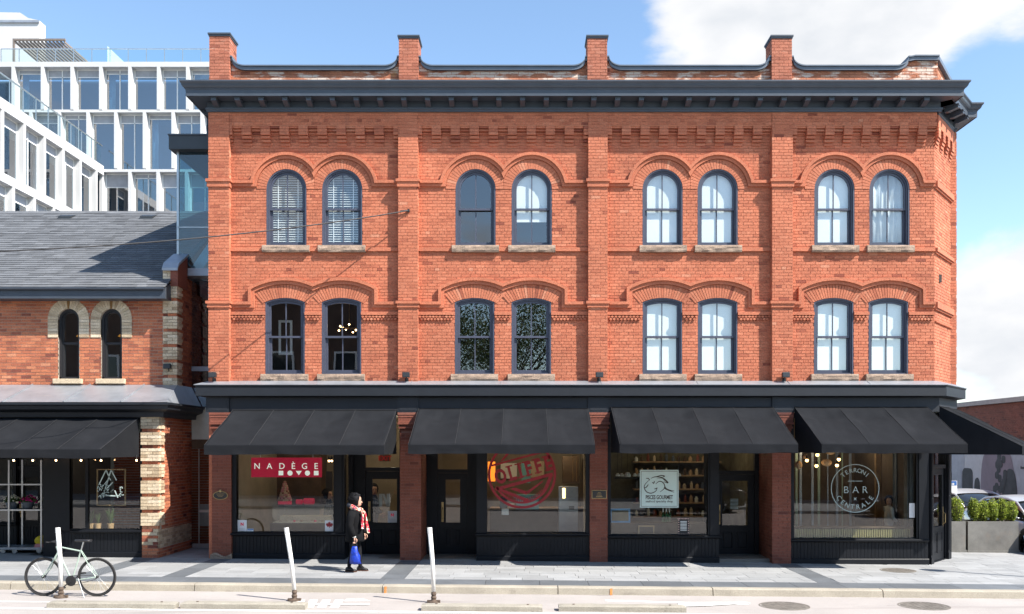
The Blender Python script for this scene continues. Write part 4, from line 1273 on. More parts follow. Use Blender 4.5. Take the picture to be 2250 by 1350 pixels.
def shop_door(parent, xl, xr, z0, z_door, z_head, y, gx0, gx1, gz0, gz1, F=None, handle=-1, panels=True, fill_l=None, fill_r=None):
    m = MB(T=F)                                       # frame with transom bar
    m.box(fill_l if fill_l is not None else xl - 0.07, xl, y - 0.02, y + 0.12, z0 - 0.05, z_head)
    m.box(xr, fill_r if fill_r is not None else xr + 0.07, y - 0.02, y + 0.12, z0 - 0.05, z_head)
    m.box(xl, xr, y - 0.025, y + 0.12, z_door + 0.005, z_door + 0.09)
    m.box(xl, xr, y - 0.02, y + 0.12, z_head - 0.06, z_head)
    m.box(xl, xr, y - 0.03, y + 0.12, z0 - 0.05, z0 + 0.015)
    d = m.build('door', shop_m, parent)
    m = MB(T=F); m.box(xl + 0.03, xr - 0.03, y + 0.04, y + 0.046, z_door + 0.089, z_head - 0.059); m.build('transom_pane', g_shop, d)
    m = MB(T=F)                                       # leaf
    yl, yr = y + 0.02, y + 0.065
    m.box(xl + 0.004, gx0, yl, yr, z0 + 0.02, z_door); m.box(gx1, xr - 0.004, yl, yr, z0 + 0.02, z_door)
    m.box(gx0, gx1, yl, yr, gz1, z_door); m.box(gx0, gx1, yl, yr, z0 + 0.02, gz0)
    for a, b_, c, e in ((gx0 - 0.02, gx0 + 0.012, gz0 - 0.02, gz1 + 0.02), (gx1 - 0.012, gx1 + 0.02, gz0 - 0.02, gz1 + 0.02)):
        m.box(a, b_, yl - 0.012, yl + 0.01, c, e)
    m.box(gx0 + 0.013, gx1 - 0.013, yl - 0.012, yl + 0.01, gz1 - 0.012, gz1 + 0.02); m.box(gx0 - 0.03, gx1 + 0.03, yl - 0.02, yl + 0.01, gz0 - 0.03, gz0 + 0.012)
    m.build('door_leaf', shop_m, d)
    m = MB(T=F); m.box(gx0 + 0.012, gx1 - 0.012, yl + 0.018, yl + 0.024, gz0 + 0.01, gz1 - 0.01); m.build('pane', g_shop, d)
    if panels:
        mid = (gx0 + gx1) / 2
        for a, b_ in ((gx0, mid - 0.04), (mid + 0.04, gx1)):
            za, zb_ = z0 + 0.18, gz0 - 0.12
            m = MB(T=F)
            m.box(a - 0.012, a + 0.012, yl - 0.010, yl + 0.01, za, zb_); m.box(b_ - 0.012, b_ + 0.012, yl - 0.010, yl + 0.01, za, zb_)
            m.box(a + 0.013, b_ - 0.013, yl - 0.010, yl + 0.01, za, za + 0.02); m.box(a + 0.013, b_ - 0.013, yl - 0.010, yl + 0.01, zb_ - 0.02, zb_)
            m.hexa([(a + 0.04, yl - 0.008, za + 0.05), (b_ - 0.04, yl - 0.008, za + 0.05), (b_ - 0.013, yl + 0.01, za + 0.02), (a + 0.013, yl + 0.01, za + 0.02),
                    (a + 0.04, yl - 0.008, zb_ - 0.05), (b_ - 0.04, yl - 0.008, zb_ - 0.05), (b_ - 0.013, yl + 0.01, zb_ - 0.02), (a + 0.013, yl + 0.01, zb_ - 0.02)])
            m.build('door_panel', shop_m, d)
    hx = gx0 - 0.06 if handle < 0 else gx1 + 0.06
    m = MB(T=F)
    m.tube([(hx, yl - 0.005, z0 + 0.82), (hx, yl - 0.06, z0 + 0.86), (hx, yl - 0.06, z0 + 1.06), (hx, yl - 0.005, z0 + 1.10)], 0.011, 8)
    m.box(hx - 0.025, hx + 0.025, yl - 0.012, yl, z0 + 0.76, z0 + 1.22)
    m.build('door_handle', gold_m, d)
    return d
ZTOP = 3.30
S1 = shop_window(BLD, PIER[0][1], wx(757, YS), wx(520, YS), wx(733, YS), wz(1172), ZTOP)
S2 = shop_window(BLD, wx(1047, YS), PIER[2][0], wx(1070, YS), wx(1287, YS), wz(1173), ZTOP, sill_r=0.0, sill_l=0.03)
S3 = shop_window(BLD, PIER[2][1], wx(1580, YS), wx(1342, YS), wx(1555, YS), wz(1178), ZTOP, sill_l=0.0)
S4 = shop_window(BLD, PIER[3][1], wx(2040, YS), wx(1744, YS), wx(2013, YS), wz(1186), ZTOP, sill_r=-0.02, sill_l=0.0)
# entrance returns beside the doors, with a narrow side light
def entry_return(x, face, z_sill, y0=YS + 0.14, y1=YD):
    """side of the bulkhead facing the entrance"""
    m = MB()
    xa, xb = (x - 0.10, x) if face > 0 else (x, x + 0.10)
    zg = gz(x) - 0.1
    m.box(xa, xb, y0, y1, zg, z_sill)
    m.box(xa, xb, y1 - 0.12, y1, z_sill, ZTOP); m.box(xa, xb, y0, y0 + 0.06, z_sill, ZTOP); m.box(xa, xb, y0 + 0.06, y1 - 0.12, 2.9, ZTOP)
    r = m.build('entrance_side', shop_m, BLD)
    m = MB(); xm = (xa + xb) / 2; m.box(xm - 0.004, xm + 0.004, y0 + 0.06, y1 - 0.12, z_sill, 2.9); m.build('pane', g_shop, r)
    m = MB(); m.box(x - 0.015 if face > 0 else x - 0.025, x + 0.025 if face > 0 else x + 0.015, y0, y1, z_sill - 0.04, z_sill + 0.01); m.build('sill', shop_m, r)
entry_return(wx(757, YS), 1, wz(1172)); entry_return(wx(1047, YS), -1, wz(1173)); entry_return(wx(1580, YS), 1, wz(1178))
def dpx(px): return wx(px, YD)
D1 = shop_door(BLD, dpx(803), dpx(878), gz(-3.2), wz(1036, YD), ZTOP, YD, dpx(817), dpx(873), wz(1150, YD), wz(1052, YD), fill_l=wx(757, YS) - 0.1, fill_r=PIER[1][0] + 0.1)
D2 = shop_door(BLD, dpx(962), dpx(1027), gz(-1.6), wz(1040, YD), ZTOP, YD, dpx(978), dpx(1012), wz(1150, YD), wz(1053, YD), fill_l=PIER[1][1] - 0.1, fill_r=wx(1047, YS) + 0.1)
D3 = shop_door(BLD, dpx(1572), dpx(1658), gz(4.9), wz(1043, YD), ZTOP, YD, dpx(1586), dpx(1644), wz(1156, YD), wz(1056, YD), fill_l=wx(1580, YS) - 0.1, fill_r=PIER[3][0] + 0.1)
m = MB()
for xa, xb in ((wx(757, YS) - 0.1, PIER[1][0] + 0.1), (PIER[1][1] - 0.1, wx(1047, YS) + 0.1), (wx(1580, YS) - 0.1, PIER[3][0] + 0.1)):
    m = MB(); m.box(xa, xb, YS, YD, ZTOP - 0.06, ZTOP + 0.02); m.build('entrance_ceiling', shop_m, BLD)
# corner entrance
CGF = Matrix.Translation((8.98, 0.16, 0)) @ Matrix.Rotation(math.atan2(1.12, 0.95), 4, 'Z')
CGL = math.hypot(1.12, 0.95)
zgc = gz(9.4)
m = MB(T=CGF)
for a in (0.0, CGL - 0.16):
    m.box(a, a + 0.16, -0.05, 0.16, zgc - 0.1, ZTOP)
    m.box(a - 0.015, a + 0.175, -0.065, 0.17, zgc - 0.1, zgc + 0.16)
    m.box(a + 0.03, a + 0.13, -0.065, -0.05, zgc + 0.2, ZTOP - 0.1)
m.build('corner_post', shop_m, BLD)
shop_door(BLD, 0.20, CGL - 0.20, zgc, 2.05, ZTOP, 0.02, 0.34, CGL - 0.36, 0.72, 1.92, F=CGF, handle=1)
m = MB(); m.box(9.86, 10.02, 1.3, 8, zgc - 0.2, 3.4); m.build('side_shopfront', shop_m, BLD)

# --- shop interiors
def room(b, xa, xb, wall, yb=4.4):
    m = MB(); m.box(xa, xb, yb, yb + 0.1, 0, 3.5); m.build('room_wall', wall, BLD)
    m = MB(); m.box(xa, xb, 0.22, yb, -0.02, 0.06); m.build('room_floor', floor_in, BLD)
    m = MB(); m.box(xa, xb, 0.22, yb, 3.36, 3.5); m.build('room_ceiling', wall, BLD)
    for x in (xa, xb):
        m = MB(); m.box(x - 0.04, x + 0.04, 1.25, yb, 0, 3.4); m.build('room_partition', wall, BLD)
room(0, PIER[0][0] + 0.15, PIER[1][0] + 0.15, room_w)
room(1, PIER[1][0] + 0.3, PIER[2][0] + 0.1, room_w)
room(2, PIER[2][0] + 0.25, PIER[3][0] + 0.1, room_g)
room(3, PIER[3][0] + 0.25, 8.92, room_d)
m = MB(); m.box(PIER[0][1] - 0.02, PIER[0][1] + 0.03, 0.22, 4.4, 0.06, 3.36); m.build('room_lining', room_w, BLD)
def lamp(x, y, z, power, col=(1.0, 0.80, 0.56), r=0.08):  # unseen point light, added to brighten a shop interior
    l = bpy.data.lights.new('room_fill_light', 'POINT')
    l.energy = power; l.color = col; l.shadow_soft_size = r
    o = bpy.data.objects.new('room_fill_light', l); o.location = (x, y, z)
    COL.objects.link(o)
    return o
def pendant(x, y, z, label, r=0.05, mat_=None, cord=None, group='pendant bulbs', shade=False):
    t = thing('pendant_lamp', label, 'lamp', (x, y, z), group)
    m = MB(); m.tube([(x, y, 3.36), (x, y, z + r)], 0.006, 6); m.build('cord', trim_m, t)
    m = MB(); m.ball((x, y, z), r, 12, 8); m.build('bulb', mat_ or bulb_m, t, smooth=True)
    if shade:
        m = MB(); m.lathe([(0.02, r + 0.08), (0.03, r + 0.02), (0.028, r - 0.01)], 10, (x, y, z)); m.build('socket', trim_m, t)
    return t
# shop 1: patisserie
lamp(-4.7, 1.6, 2.9, 11.7); lamp(-3.3, 2.6, 2.8, 16.1)
for px, lb_ in ((723, 'left'), (729, 'right')): pendant(wx(px, 1.5), 1.5, wz(1013, 1.5), lb_ + ' of two small pendant spotlights at the top right of the crimson-sign window', 0.025, bulb_s, group='spot pendants in the pink-sign shop', shade=True)
m = MB(); m.box(wx(580, 3.6), wx(705, 3.6), 3.6, 4.3, 1.1, 3.2)
tag(m.build('back_cabinet', wood_dk), 'dark tall cabinet at the back of the pink-sign shop', 'cabinet')
# hanging sign
SX0, SX1, SZ0, SZ1 = wx(552, 0.2), wx(707, 0.2), wz(1049, 0.2), wz(1006, 0.2)
t = thing('shop_sign', 'crimson shop sign with white capitals and a row of shapes, hung in the window', 'sign', ((SX0 + SX1) / 2, 0.2, SZ0))
m = MB(); m.box(SX0, SX1, 0.20, 0.24, SZ0, SZ1); m.build('sign_panel', pink_m, t)
m = MB()
sx = (SX1 - SX0) / 830.0                               # crop pixels of the sign: 285..1115 wide, 92..315 high
sgx = lambda q: SX0 + (q - 285) * sx
sgz = lambda q: SZ1 - (q - 92) * (SZ1 - SZ0) / 223.0
for td, q in zip(TXT['NADEGE'], (354, 500, 646, 780, 912, 1048)):
    put_text(m, td, sgx(q), 0.198, sgz(220))
m.build('lettering', sign_glow, t)
for q in (635, 1050):
    m = MB(); m.box(sgx(q - 27), sgx(q + 27), 0.194, 0.199, sgz(293), sgz(242)); m.build('square', sign_glow, t)
for q in (742, 947):
    m = MB(); m.lathe([(30 * sx, 0.0), (30 * sx, 0.005)], 24, (sgx(q), 0.199, sgz(268)), 'y'); m.build('disc', sign_glow, t, fix=True)
m = MB(); m.prism([(sgx(845), sgz(293)), (sgx(880), sgz(243)), (sgx(810), sgz(243))], 0.194, 0.199); m.build('triangle', sign_glow, t, fix=True)
m = MB(); m.tube([(SX0 + 0.2, 0.22, SZ1), (SX0 + 0.2, 0.22, 3.3)], 0.005, 6); m.tube([(SX1 - 0.2, 0.22, SZ1), (SX1 - 0.2, 0.22, 3.3)], 0.005, 6); m.build('hanger', steel_m, t)
# glass counter
CY = 0.75
cx0, cx1 = wx(598, CY), wx(733, CY)
t = thing('display_counter', 'glass display counter with a dark base behind the patisserie window', 'counter', ((cx0 + cx1) / 2, CY, 0.06))
m = MB(); m.box(cx0 - 0.05, cx1, CY, CY + 0.7, 0.06, wz(1150, CY)); m.build('counter_base', wood_dk, t)
m = MB(); m.box(cx0, cx1, CY, CY + 0.012, wz(1150, CY), wz(1111, CY)); m.build('glass_front', g_shop, t)
m = MB(); m.box(cx0, cx1, CY, CY + 0.6, wz(1111, CY), wz(1111, CY) + 0.02); m.build('glass_top', g_rail, t)
m = MB(); m.box(cx0 + 0.1, cx1 - 0.15, CY + 0.3, CY + 0.5, wz(1150, CY), wz(1136, CY)); m.box(cx0, cx1, CY + 0.05, CY + 0.55, wz(1150, CY), wz(1148, CY)); m.build('cake_tray', cream_m, t)
for k in range(7):
    m = MB(); m.lathe([(0.03, 0), (0.03, 0.03), (0.02, 0.04)], 10, (cx0 + 0.15 + k * 0.16, CY + 0.15, wz(1148, CY)))
    m.build('pastry', (wood_m, cream_m, pink_m)[k % 3], t)
# macaron tower
ty = CY + 0.3
txc = wx(626, ty); tz0 = wz(1111, ty) + 0.0; tz1 = wz(1057, ty)
tz0 = wz(1111, CY) + 0.022
t = thing('macaron_tower', 'cone-shaped tower of brown and pink macarons on a crimson stand', 'cake tower', (txc, ty, tz0))
m = MB(); m.lathe([(0.155, 0), (0.155, 0.055), (0.15, 0.06)], 20, (txc, ty, tz0)); m.build('stand', pink_m, t, fix=True)
m = MB(); m.lathe([(0.12, 0.06), (0.02, tz1 - tz0)], 16, (txc, ty, tz0)); m.build('cone', wood_m, t, fix=True)
mac_me = []
for k, mm in enumerate((mat('macaron_brown', (0.30, 0.13, 0.07), 0.7), mat('macaron_pink', (0.62, 0.25, 0.24), 0.7), mat('macaron_cream', (0.62, 0.45, 0.28), 0.7))):
    q = MB(); q.lathe([(0.01, -0.013), (0.02, -0.010), (0.022, 0.0), (0.02, 0.010), (0.01, 0.013)], 8, axis='y')
    me = q.mesh('macaron', True); me.materials.append(mm); mac_me.append(me)
for r in range(11):
    z = tz0 + 0.085 + r * (tz1 - tz0 - 0.1) / 10.5
    rad = 0.135 * (1 - r / 11.5) + 0.012
    n = max(3, int(2 * PI * rad / 0.043))
    for k in range(n):
        a = 2 * PI * (k + 0.5 * (r % 2)) / n
        if math.sin(a) > 0.35: continue
        o = bpy.data.objects.new('macaron', RND.choice(mac_me)); link(o, t)
        o.location = (txc + rad * math.cos(a), ty + rad * math.sin(a), z); o.rotation_euler = (0, 0, a + PI / 2)
for nm, xa, xb, lab in (('gift_box', 646, 660, 'small red cylindrical gift box on the glass counter'), ('gift_box', 663, 686, 'larger pink cylindrical gift box on the glass counter')):
    r = 0.052 if xa < 650 else 0.066
    zc_ = wz(1111, CY) + 0.022 + r
    m = MB(); m.lathe([(r * 0.9, 0), (r, 0.012), (r, wx(xb, CY) - wx(xa, CY) - 0.012), (r * 0.9, wx(xb, CY) - wx(xa, CY))], 18, (wx(xa, CY), CY + 0.2, zc_), 'x')
    tag(m.build(nm, pink_m, fix=True, smooth=False), lab, 'gift box', 'gift boxes on the counter')
def notice(px0, px1, py0, py1, y, label, deco=None, mt=None):
    xa, xb, za, zb_ = wx(px0, y), wx(px1, y), wz(py1, y), wz(py0, y)
    t = thing('window_notice', label, 'notice', ((xa + xb) / 2, y, za))
    m = MB(); m.box(xa, xb, y, y + 0.003, za, zb_); m.build('sheet', mt or paper_m, t)
    if deco: deco(t, xa, xb, za, zb_, y - 0.002)
    return t
def n_logo(t, xa, xb, za, zb_, y):
    m = MB(); put_text(m, TXT['n_small'], (xa + xb) / 2, y, zb_ - (zb_ - za) * 0.45); m.build('monogram', pink_m, t)
    m = MB()
    for k in range(4): m.box(xa + 0.03, xb - 0.03, y, y + 0.001, za + 0.03 + 0.018 * k, za + 0.034 + 0.018 * k)
    m.build('text_lines', zinc_m, t, kind='stuff')
def maple(t, xa, xb, za, zb_, y):
    c = ((xa + xb) / 2, (za + zb_) / 2 + 0.02)
    half = [(0.0, 1.0), (0.14, 0.72), (0.32, 0.82), (0.26, 0.42), (0.5, 0.62), (0.56, 0.50), (0.86, 0.52), (0.76, 0.30), (0.95, 0.18), (0.55, -0.16), (0.60, -0.34), (0.08, -0.26), (0.06, -0.62)]
    pts = half + [(-x, z) for x, z in reversed(half)][0:-1]
    k = (xb - xa) * 0.46
    m = MB(); m.prism([(c[0] + x * k, c[1] + z * k) for x, z in reversed(pts)], y, y + 0.0012); m.build('maple_leaf', red_film, t, fix=True)
def card(t, xa, xb, za, zb_, y):
    m = MB(); m.box(xa + 0.005, xb - 0.005, y, y + 0.001, zb_ - 0.03, zb_ - 0.005); m.build('stripe', mat('card_blue', (0.08, 0.2, 0.45), 0.6), t)
yn = YS + 0.054
notice(522, 542, 1143, 1170, yn, 'white paper notice at the bottom left of the patisserie window', n_logo)
notice(543, 557, 1162, 1171, yn, 'small card sticker beside the notice, low in the patisserie window', card)
notice(714, 733.5, 1144, 1170, yn, 'white notice with a red maple leaf at the right of the patisserie window', maple)
yd_ = YD + 0.034
notice(852, 872, 1123, 1149, yd_, 'white paper notice on the glass of the patisserie door', n_logo)
m = MB()                                              # big letter of bars on the door glass
for k in range(14):
    z = wz(1087 + k * 2.0, yd_)
    m.box(wx(833, yd_), wx(840, yd_), yd_, yd_ + 0.002, z, z + 0.012); m.box(wx(850, yd_), wx(857, yd_), yd_, yd_ + 0.002, z, z + 0.012)
    xx = 840 + k * 10 / 14.0
    m.box(wx(xx, yd_), wx(xx + 5, yd_), yd_, yd_ + 0.002, z - 0.001, z + 0.011)
tag(m.build('window_monogram', film_w), 'white striped letter N on the patisserie door glass', 'lettering')
t = thing('exit_sign', 'red EXIT sign inside above the patisserie door', 'sign', (wx(846, 2.2), 2.2, wz(1012, 2.2)))
m = MB(); put_text(m, TXT['EXIT'], wx(846, 2.2), 2.19, wz(1012, 2.2)); m.build('lettering', exit_m, t)
m = MB(); m.box(wx(834, 2.2), wx(858, 2.2), 2.2, 2.23, wz(1014, 2.2), wz(999, 2.2)); m.build('sign_box', wood_dk, t)

# shop 2: red stamp on the glass
lamp(-0.6, 1.9, 2.95, 14.7); lamp(0.9, 2.6, 2.6, 8.8)
y2 = YS + 0.050
CXs, CZs, RO = wx(1147, y2), wz(1043, y2), 0.755
t = thing('window_decal', 'large round red stamp decal across the butcher shop window', 'decal', (CXs, y2, CZs - RO))
def ring(m, c, r0, r1, y, n=56, a0=0.0, a1=2 * PI):
    A = [(c[0] + r1 * math.cos(a0 + (a1 - a0) * i / n), c[1] + r1 * math.sin(a0 + (a1 - a0) * i / n)) for i in range(n + 1)]
    B = [(c[0] + r0 * math.cos(a0 + (a1 - a0) * i / n), c[1] + r0 * math.sin(a0 + (a1 - a0) * i / n)) for i in range(n + 1)]
    m.strip(A, B, y, y + 0.002)
m = MB(); ring(m, (CXs, CZs), RO - 0.055, RO, y2); m.build('outer_ring', red_film, t, fix=True)
rot = math.radians(15)
def rp(u, v): return (CXs + u * math.cos(rot) - v * math.sin(rot), CZs + u * math.sin(rot) + v * math.cos(rot))
m = MB()
ux = -0.62
for td, wdt in zip(TXT['OLIFFE'], (0.30, 0.22, 0.16, 0.22, 0.22, 0.24)):
    p = rp(ux + wdt / 2, -0.06); ux += wdt
    put_text(m, td, p[0], y2 + 0.002, p[1], rot)
    if wdt < 0.30:                                    # slab serifs
        for v_ in (-0.065, 0.235):
            uc_ = ux - wdt / 2 - (0.02 if wdt > 0.16 else 0)
            m.prism([rp(uc_ - 0.085, v_), rp(uc_ + 0.07, v_), rp(uc_ + 0.07, v_ + 0.03), rp(uc_ - 0.085, v_ + 0.03)], y2 + 0.0025, y2 + 0.004)
m.build('lettering', red_film, t)
m = MB()
for v0, v1, h in ((-0.20, -0.13, 0.66), (0.34, 0.385, 0.60)):
    m.prism([rp(-h, v0), rp(h, v0), rp(h, v1), rp(-h, v1)], y2, y2 + 0.002)
m.prism([rp(-0.60, -0.20), rp(-0.5, -0.20), rp(0.02, -0.58), rp(-0.04, -0.63)], y2 + 0.0005, y2 + 0.0022)
m.prism([rp(0.66, -0.20), rp(0.56, -0.20), rp(0.36, -0.46), rp(0.42, -0.50)], y2 + 0.0005, y2 + 0.0022)
m.prism([rp(-0.34, -0.24), rp(-0.22, -0.24), rp(0.02, -0.40), rp(-0.02, -0.46)], y2 + 0.0005, y2 + 0.0022)
m.prism([rp(-0.40, 0.40), rp(-0.33, 0.40), rp(0.0, 0.62), rp(-0.04, 0.66)], y2 + 0.0005, y2 + 0.0022)
m.prism([rp(-0.02, -0.40), rp(0.42, -0.24), rp(0.40, -0.28), rp(0.02, -0.45)], y2 + 0.0005, y2 + 0.0022)
m.build('stamp_bars', red_film, t, fix=True)
m = MB(); ring(m, (CXs, CZs), 0.60, 0.645, y2, 24, math.radians(205), math.radians(345)); m.build('inner_arc', red_film, t, fix=True)
m = MB()
r_ = random.Random(3)
for k in range(22):                                   # worn small marks along the lower arc
    a = math.radians(226) + math.radians(100) * k / 21
    p0 = (CXs + 0.53 * math.cos(a), CZs + 0.53 * math.sin(a)); w_ = r_.uniform(0.008, 0.016)
    d_ = Vector((math.cos(a), math.sin(a))); q_ = Vector((-d_.y, d_.x)); c_ = Vector(p0)
    m.prism([tuple(c_ - q_ * w_), tuple(c_ + d_ * 0.07 - q_ * w_ * 0.6), tuple(c_ + d_ * 0.07 + q_ * w_), tuple(c_ + q_ * w_ * 0.7)], y2, y2 + 0.002)
m.build('worn_marks', red_film, t, fix=True, kind='stuff')
m = MB(); m.box(wx(1076, 1.9), wx(1290, 1.9), 1.9, 2.4, 0.06, wz(1120, 1.9)); tag(m.build('service_counter', wood_dk), 'long dark counter inside the butcher shop', 'counter')
m = MB(); m.box(wx(1076, 1.85), wx(1290, 1.85), 1.82, 2.42, wz(1120, 1.85) + 0.004, wz(1117, 1.85)); tag(m.build('counter_top', wood_m), 'pale wooden counter top inside the butcher shop', 'counter top')
t = thing('meat_slicer', 'pale machine standing at the right inside the butcher shop window', 'machine', (wx(1250, 1.2), 1.2, 0.06))
m = MB(); m.box(wx(1228, 1.2), wx(1270, 1.2), 1.2, 1.6, 0.06, wz(1070, 1.2)); m.build('cabinet', zinc_m, t)
m = MB(); m.box(wx(1236, 1.19), wx(1242, 1.19), 1.19, 1.2, wz(1095, 1.2), wz(1073, 1.2)); m.build('dial', ceil_lamp, t)
m = MB(); m.box(wx(1250, 1.18), wx(1262, 1.18), 1.185, 1.2, wz(1120, 1.2), wz(1112, 1.2)); m.build('slot', trim_m, t)
m = MB(); m.box(wx(1072, 3.2), wx(1088, 3.2), 3.2, 3.25, wz(1058, 3.2), wz(1015, 3.2)); tag(m.build('orange_panel', emitter('orange_lit_panel', (1.0, 0.22, 0.02), 0.9)), 'glowing orange panel at the left inside the butcher shop', 'panel')
m = MB(); m.box(wx(1128, 1.3), wx(1190, 1.3), 1.3, 1.7, wz(1095, 1.3), wz(1088, 1.3)); m.box(wx(1134, 1.3), wx(1184, 1.3), 1.34, 1.6, wz(1120, 1.3), wz(1095, 1.3)); tag(m.build('glass_case', mat('teal_case', (0.18, 0.42, 0.42), 0.3)), 'teal chilled case low in the butcher shop window', 'display case')
m = MB(); m.box(wx(976, 2.0), wx(1026, 2.0), 2.0, 2.2, 2.62, 2.68); tag(m.build('ceiling_light', ceil_lamp), 'warm ceiling light glowing above the recessed butcher shop door', 'ceiling light')
m = MB(); m.box(wx(1282, 0.35), wx(1288, 0.35), 0.3, 0.42, 0.1, 3.3); tag(m.build('timber_post', wood_m), 'pale timber post at the right edge inside the butcher shop window', 'post')

def clutter(name, label, cat, px0, px1, py0, py1, y, dep, mt):
    m = MB(); m.box(wx(px0, y), wx(px1, y), y, y + dep, wz(py1, y), wz(py0, y))
    return tag(m.build(name, mt, bevel=0.006), label, cat)
clutter('menu_board', 'pale menu board on the back wall left of centre in the butcher shop', 'board', 1100, 1136, 1018, 1052, 4.3, 0.04, sign_w)
clutter('menu_board', 'pale menu board on the back wall right of centre in the butcher shop', 'board', 1150, 1196, 1014, 1050, 4.3, 0.04, cream_m)
clutter('teal_apron', 'teal cloth hanging behind the stamp in the butcher shop', 'apron', 1146, 1166, 1018, 1062, 2.6, 0.05, MAT['teal_case'])
clutter('storage_rack', 'dark brick-coloured rack at the right inside the butcher shop', 'rack', 1236, 1272, 1003, 1062, 3.0, 0.3, wood_dk)
clutter('scale', 'small dark weighing scale on the butcher shop counter', 'scale', 1098, 1114, 1092, 1117, 1.9, 0.25, trim_m)
clutter('paper_stack', 'stack of white paper at the left of the butcher shop counter', 'paper', 1118, 1130, 1108, 1117, 1.9, 0.25, paper_m)
clutter('price_ticket', 'white price sheet low at the left of the butcher shop window', 'ticket', 1102, 1118, 1118, 1132, 0.6, 0.01, paper_m)
for k, px in enumerate((1258, 1266)):
    clutter('hanging_strip', ('left', 'right')[k] + ' of two amber strips hanging at the right of the butcher shop', 'strip', px, px + 1.6, 1000, 1058, 2.2, 0.02, wood_m)
clutter('wall_picture', 'dark framed picture on the right wall of the patisserie', 'picture', 716, 730, 1036, 1078, 3.2, 0.04, trim_m)
clutter('vent_grille', 'cream ribbed cooler grille behind the patisserie counter', 'grille', 622, 700, 1134, 1150, 1.5, 0.1, cream_m)
clutter('wall_panel', 'taupe panel on the left wall of the patisserie', 'panel', 526, 572, 1004, 1150, 4.2, 0.05, room_d)
clutter('bread_shelf', 'warm lit pastry shelf at the right of the patisserie counter', 'shelf', 702, 733, 1120, 1140, 2.0, 0.3, wood_m)

# shop 3: fish shop
lamp(2.8, 2.2, 2.9, 7.3); lamp(4.4, 2.8, 2.8, 7.3)
y3 = YS + 0.045
FX0, FX1, FZ0, FZ1 = wx(1406, y3), wx(1491, y3), wz(1116, y3), wz(1033, y3)
t = thing('window_sign', 'pale green square sign with a fish drawing in the third shop window', 'sign', ((FX0 + FX1) / 2, y3, FZ0))
m = MB(); m.box(FX0, FX1, y3, y3 + 0.006, FZ0, FZ1); m.build('sign_panel', sign_g, t)
qx = lambda q: FX0 + (q - 424) * (FX1 - FX0) / 482.0
qz = lambda q: FZ1 - (q - 292) * (FZ1 - FZ0) / 476.0
def strokes(paths, w0, y, name, mt, parent):
    m = MB()
    for P in paths:
        P = [Vector((qx(a), qz(b_))) for a, b_ in P]
        # smooth the path
        Q = []
        for i in range(len(P) - 1):
            p0, p1, p2, p3 = P[max(i - 1, 0)], P[i], P[i + 1], P[min(i + 2, len(P) - 1)]
            for k in range(6):
                s_ = k / 6.0
                Q.append(0.5 * ((2 * p1) + (p2 - p0) * s_ + (2 * p0 - 5 * p1 + 4 * p2 - p3) * s_ * s_ + (3 * p1 - p0 - 3 * p2 + p3) * s_ ** 3))
        Q.append(P[-1])
        A, B = [], []
        for i, p in enumerate(Q):
            d = (Q[min(i + 1, len(Q) - 1)] - Q[max(i - 1, 0)])
            d = Vector((-d.y, d.x)).normalized() if d.length else Vector((0, 1))
            tt = i / (len(Q) - 1)
            w = w0 * (0.35 + 0.65 * math.sin(PI * min(1, max(0, tt))))
            A.append(tuple(p + d * w)); B.append(tuple(p - d * w))
        m.strip(A, B, y, y + 0.002)
    return m.build(name, mt, parent, fix=True)
strokes([[(548, 410), (480, 490), (500, 560), (560, 585), (620, 560), (642, 515)],
         [(475, 512), (495, 515), (520, 490), (528, 470)],
         [(560, 400), (610, 380), (690, 385), (740, 430), (778, 455)],
         [(630, 375), (690, 362), (732, 372), (690, 388)],
         [(640, 395), (720, 400), (775, 455), (720, 440)],
         [(620, 470), (670, 435), (720, 460), (730, 520), (675, 570)],
         [(720, 515), (760, 540), (850, 575)], [(730, 470), (745, 520), (790, 545), (852, 556)],
         [(575, 450), (590, 455), (600, 470)], [(600, 430), (604, 445), (592, 460)], [(602, 530), (625, 528), (640, 515)], [(500, 400), (530, 400), (545, 425)]], 0.010, y3 - 0.003, 'fish_drawing', sign_k, t)
m = MB(); put_text(m, TXT['PISCES'], (FX0 + FX1) / 2, y3 - 0.001, qz(660)); put_text(m, TXT['sea'], (FX0 + FX1) / 2, y3 - 0.001, qz(700)); m.build('lettering', sign_k, t)
m = MB()
e = 0.026
for a, b_, c, d_ in ((FX0 + e, FX1 - e, FZ0 + e, FZ0 + e + 0.008), (FX0 + e, FX1 - e, FZ1 - e - 0.008, FZ1 - e), (FX0 + e, FX0 + e + 0.008, FZ0 + e + 0.009, FZ1 - e - 0.009), (FX1 - e - 0.008, FX1 - e, FZ0 + e + 0.009, FZ1 - e - 0.009)):
    m.box(a, b_, y3 - 0.002, y3, c, d_)
m.build('border_line', sign_k, t)
t0 = None
for k, px in enumerate((1357, 1366, 1379, 1395, 1404, 1492)):
    r = 0.075 if px == 1379 else 0.05
    yl = 1.0 if px == 1379 else 1.2
    t = thing('globe_lamp', ['white globe lamp, far left of the row behind the fish sign', 'white globe lamp, second from left in the row behind the fish sign', 'largest patterned globe lamp in the row left of the fish sign', 'globe lamp next right of the large patterned one', 'globe lamp at the left edge of the fish sign', 'globe lamp at the right edge of the fish sign'][k], 'lamp', (wx(px, yl), yl, wz(1045, yl)), 'globe lamps over the fish counter')
    m = MB(); m.lathe([(0.01, r * 1.05), (r * 0.6, r * 0.85), (r, 0.15 * r), (r, -0.3 * r), (r * 0.8, -0.4 * r)], 16, (wx(px, yl), yl, wz(1045, yl))); m.build('globe', sign_w, t, smooth=True)
    m = MB(); m.tube([(wx(px, yl), yl, wz(1045, yl) + r), (wx(px, yl), yl, 3.36)], 0.005, 6); m.build('cord', trim_m, t)
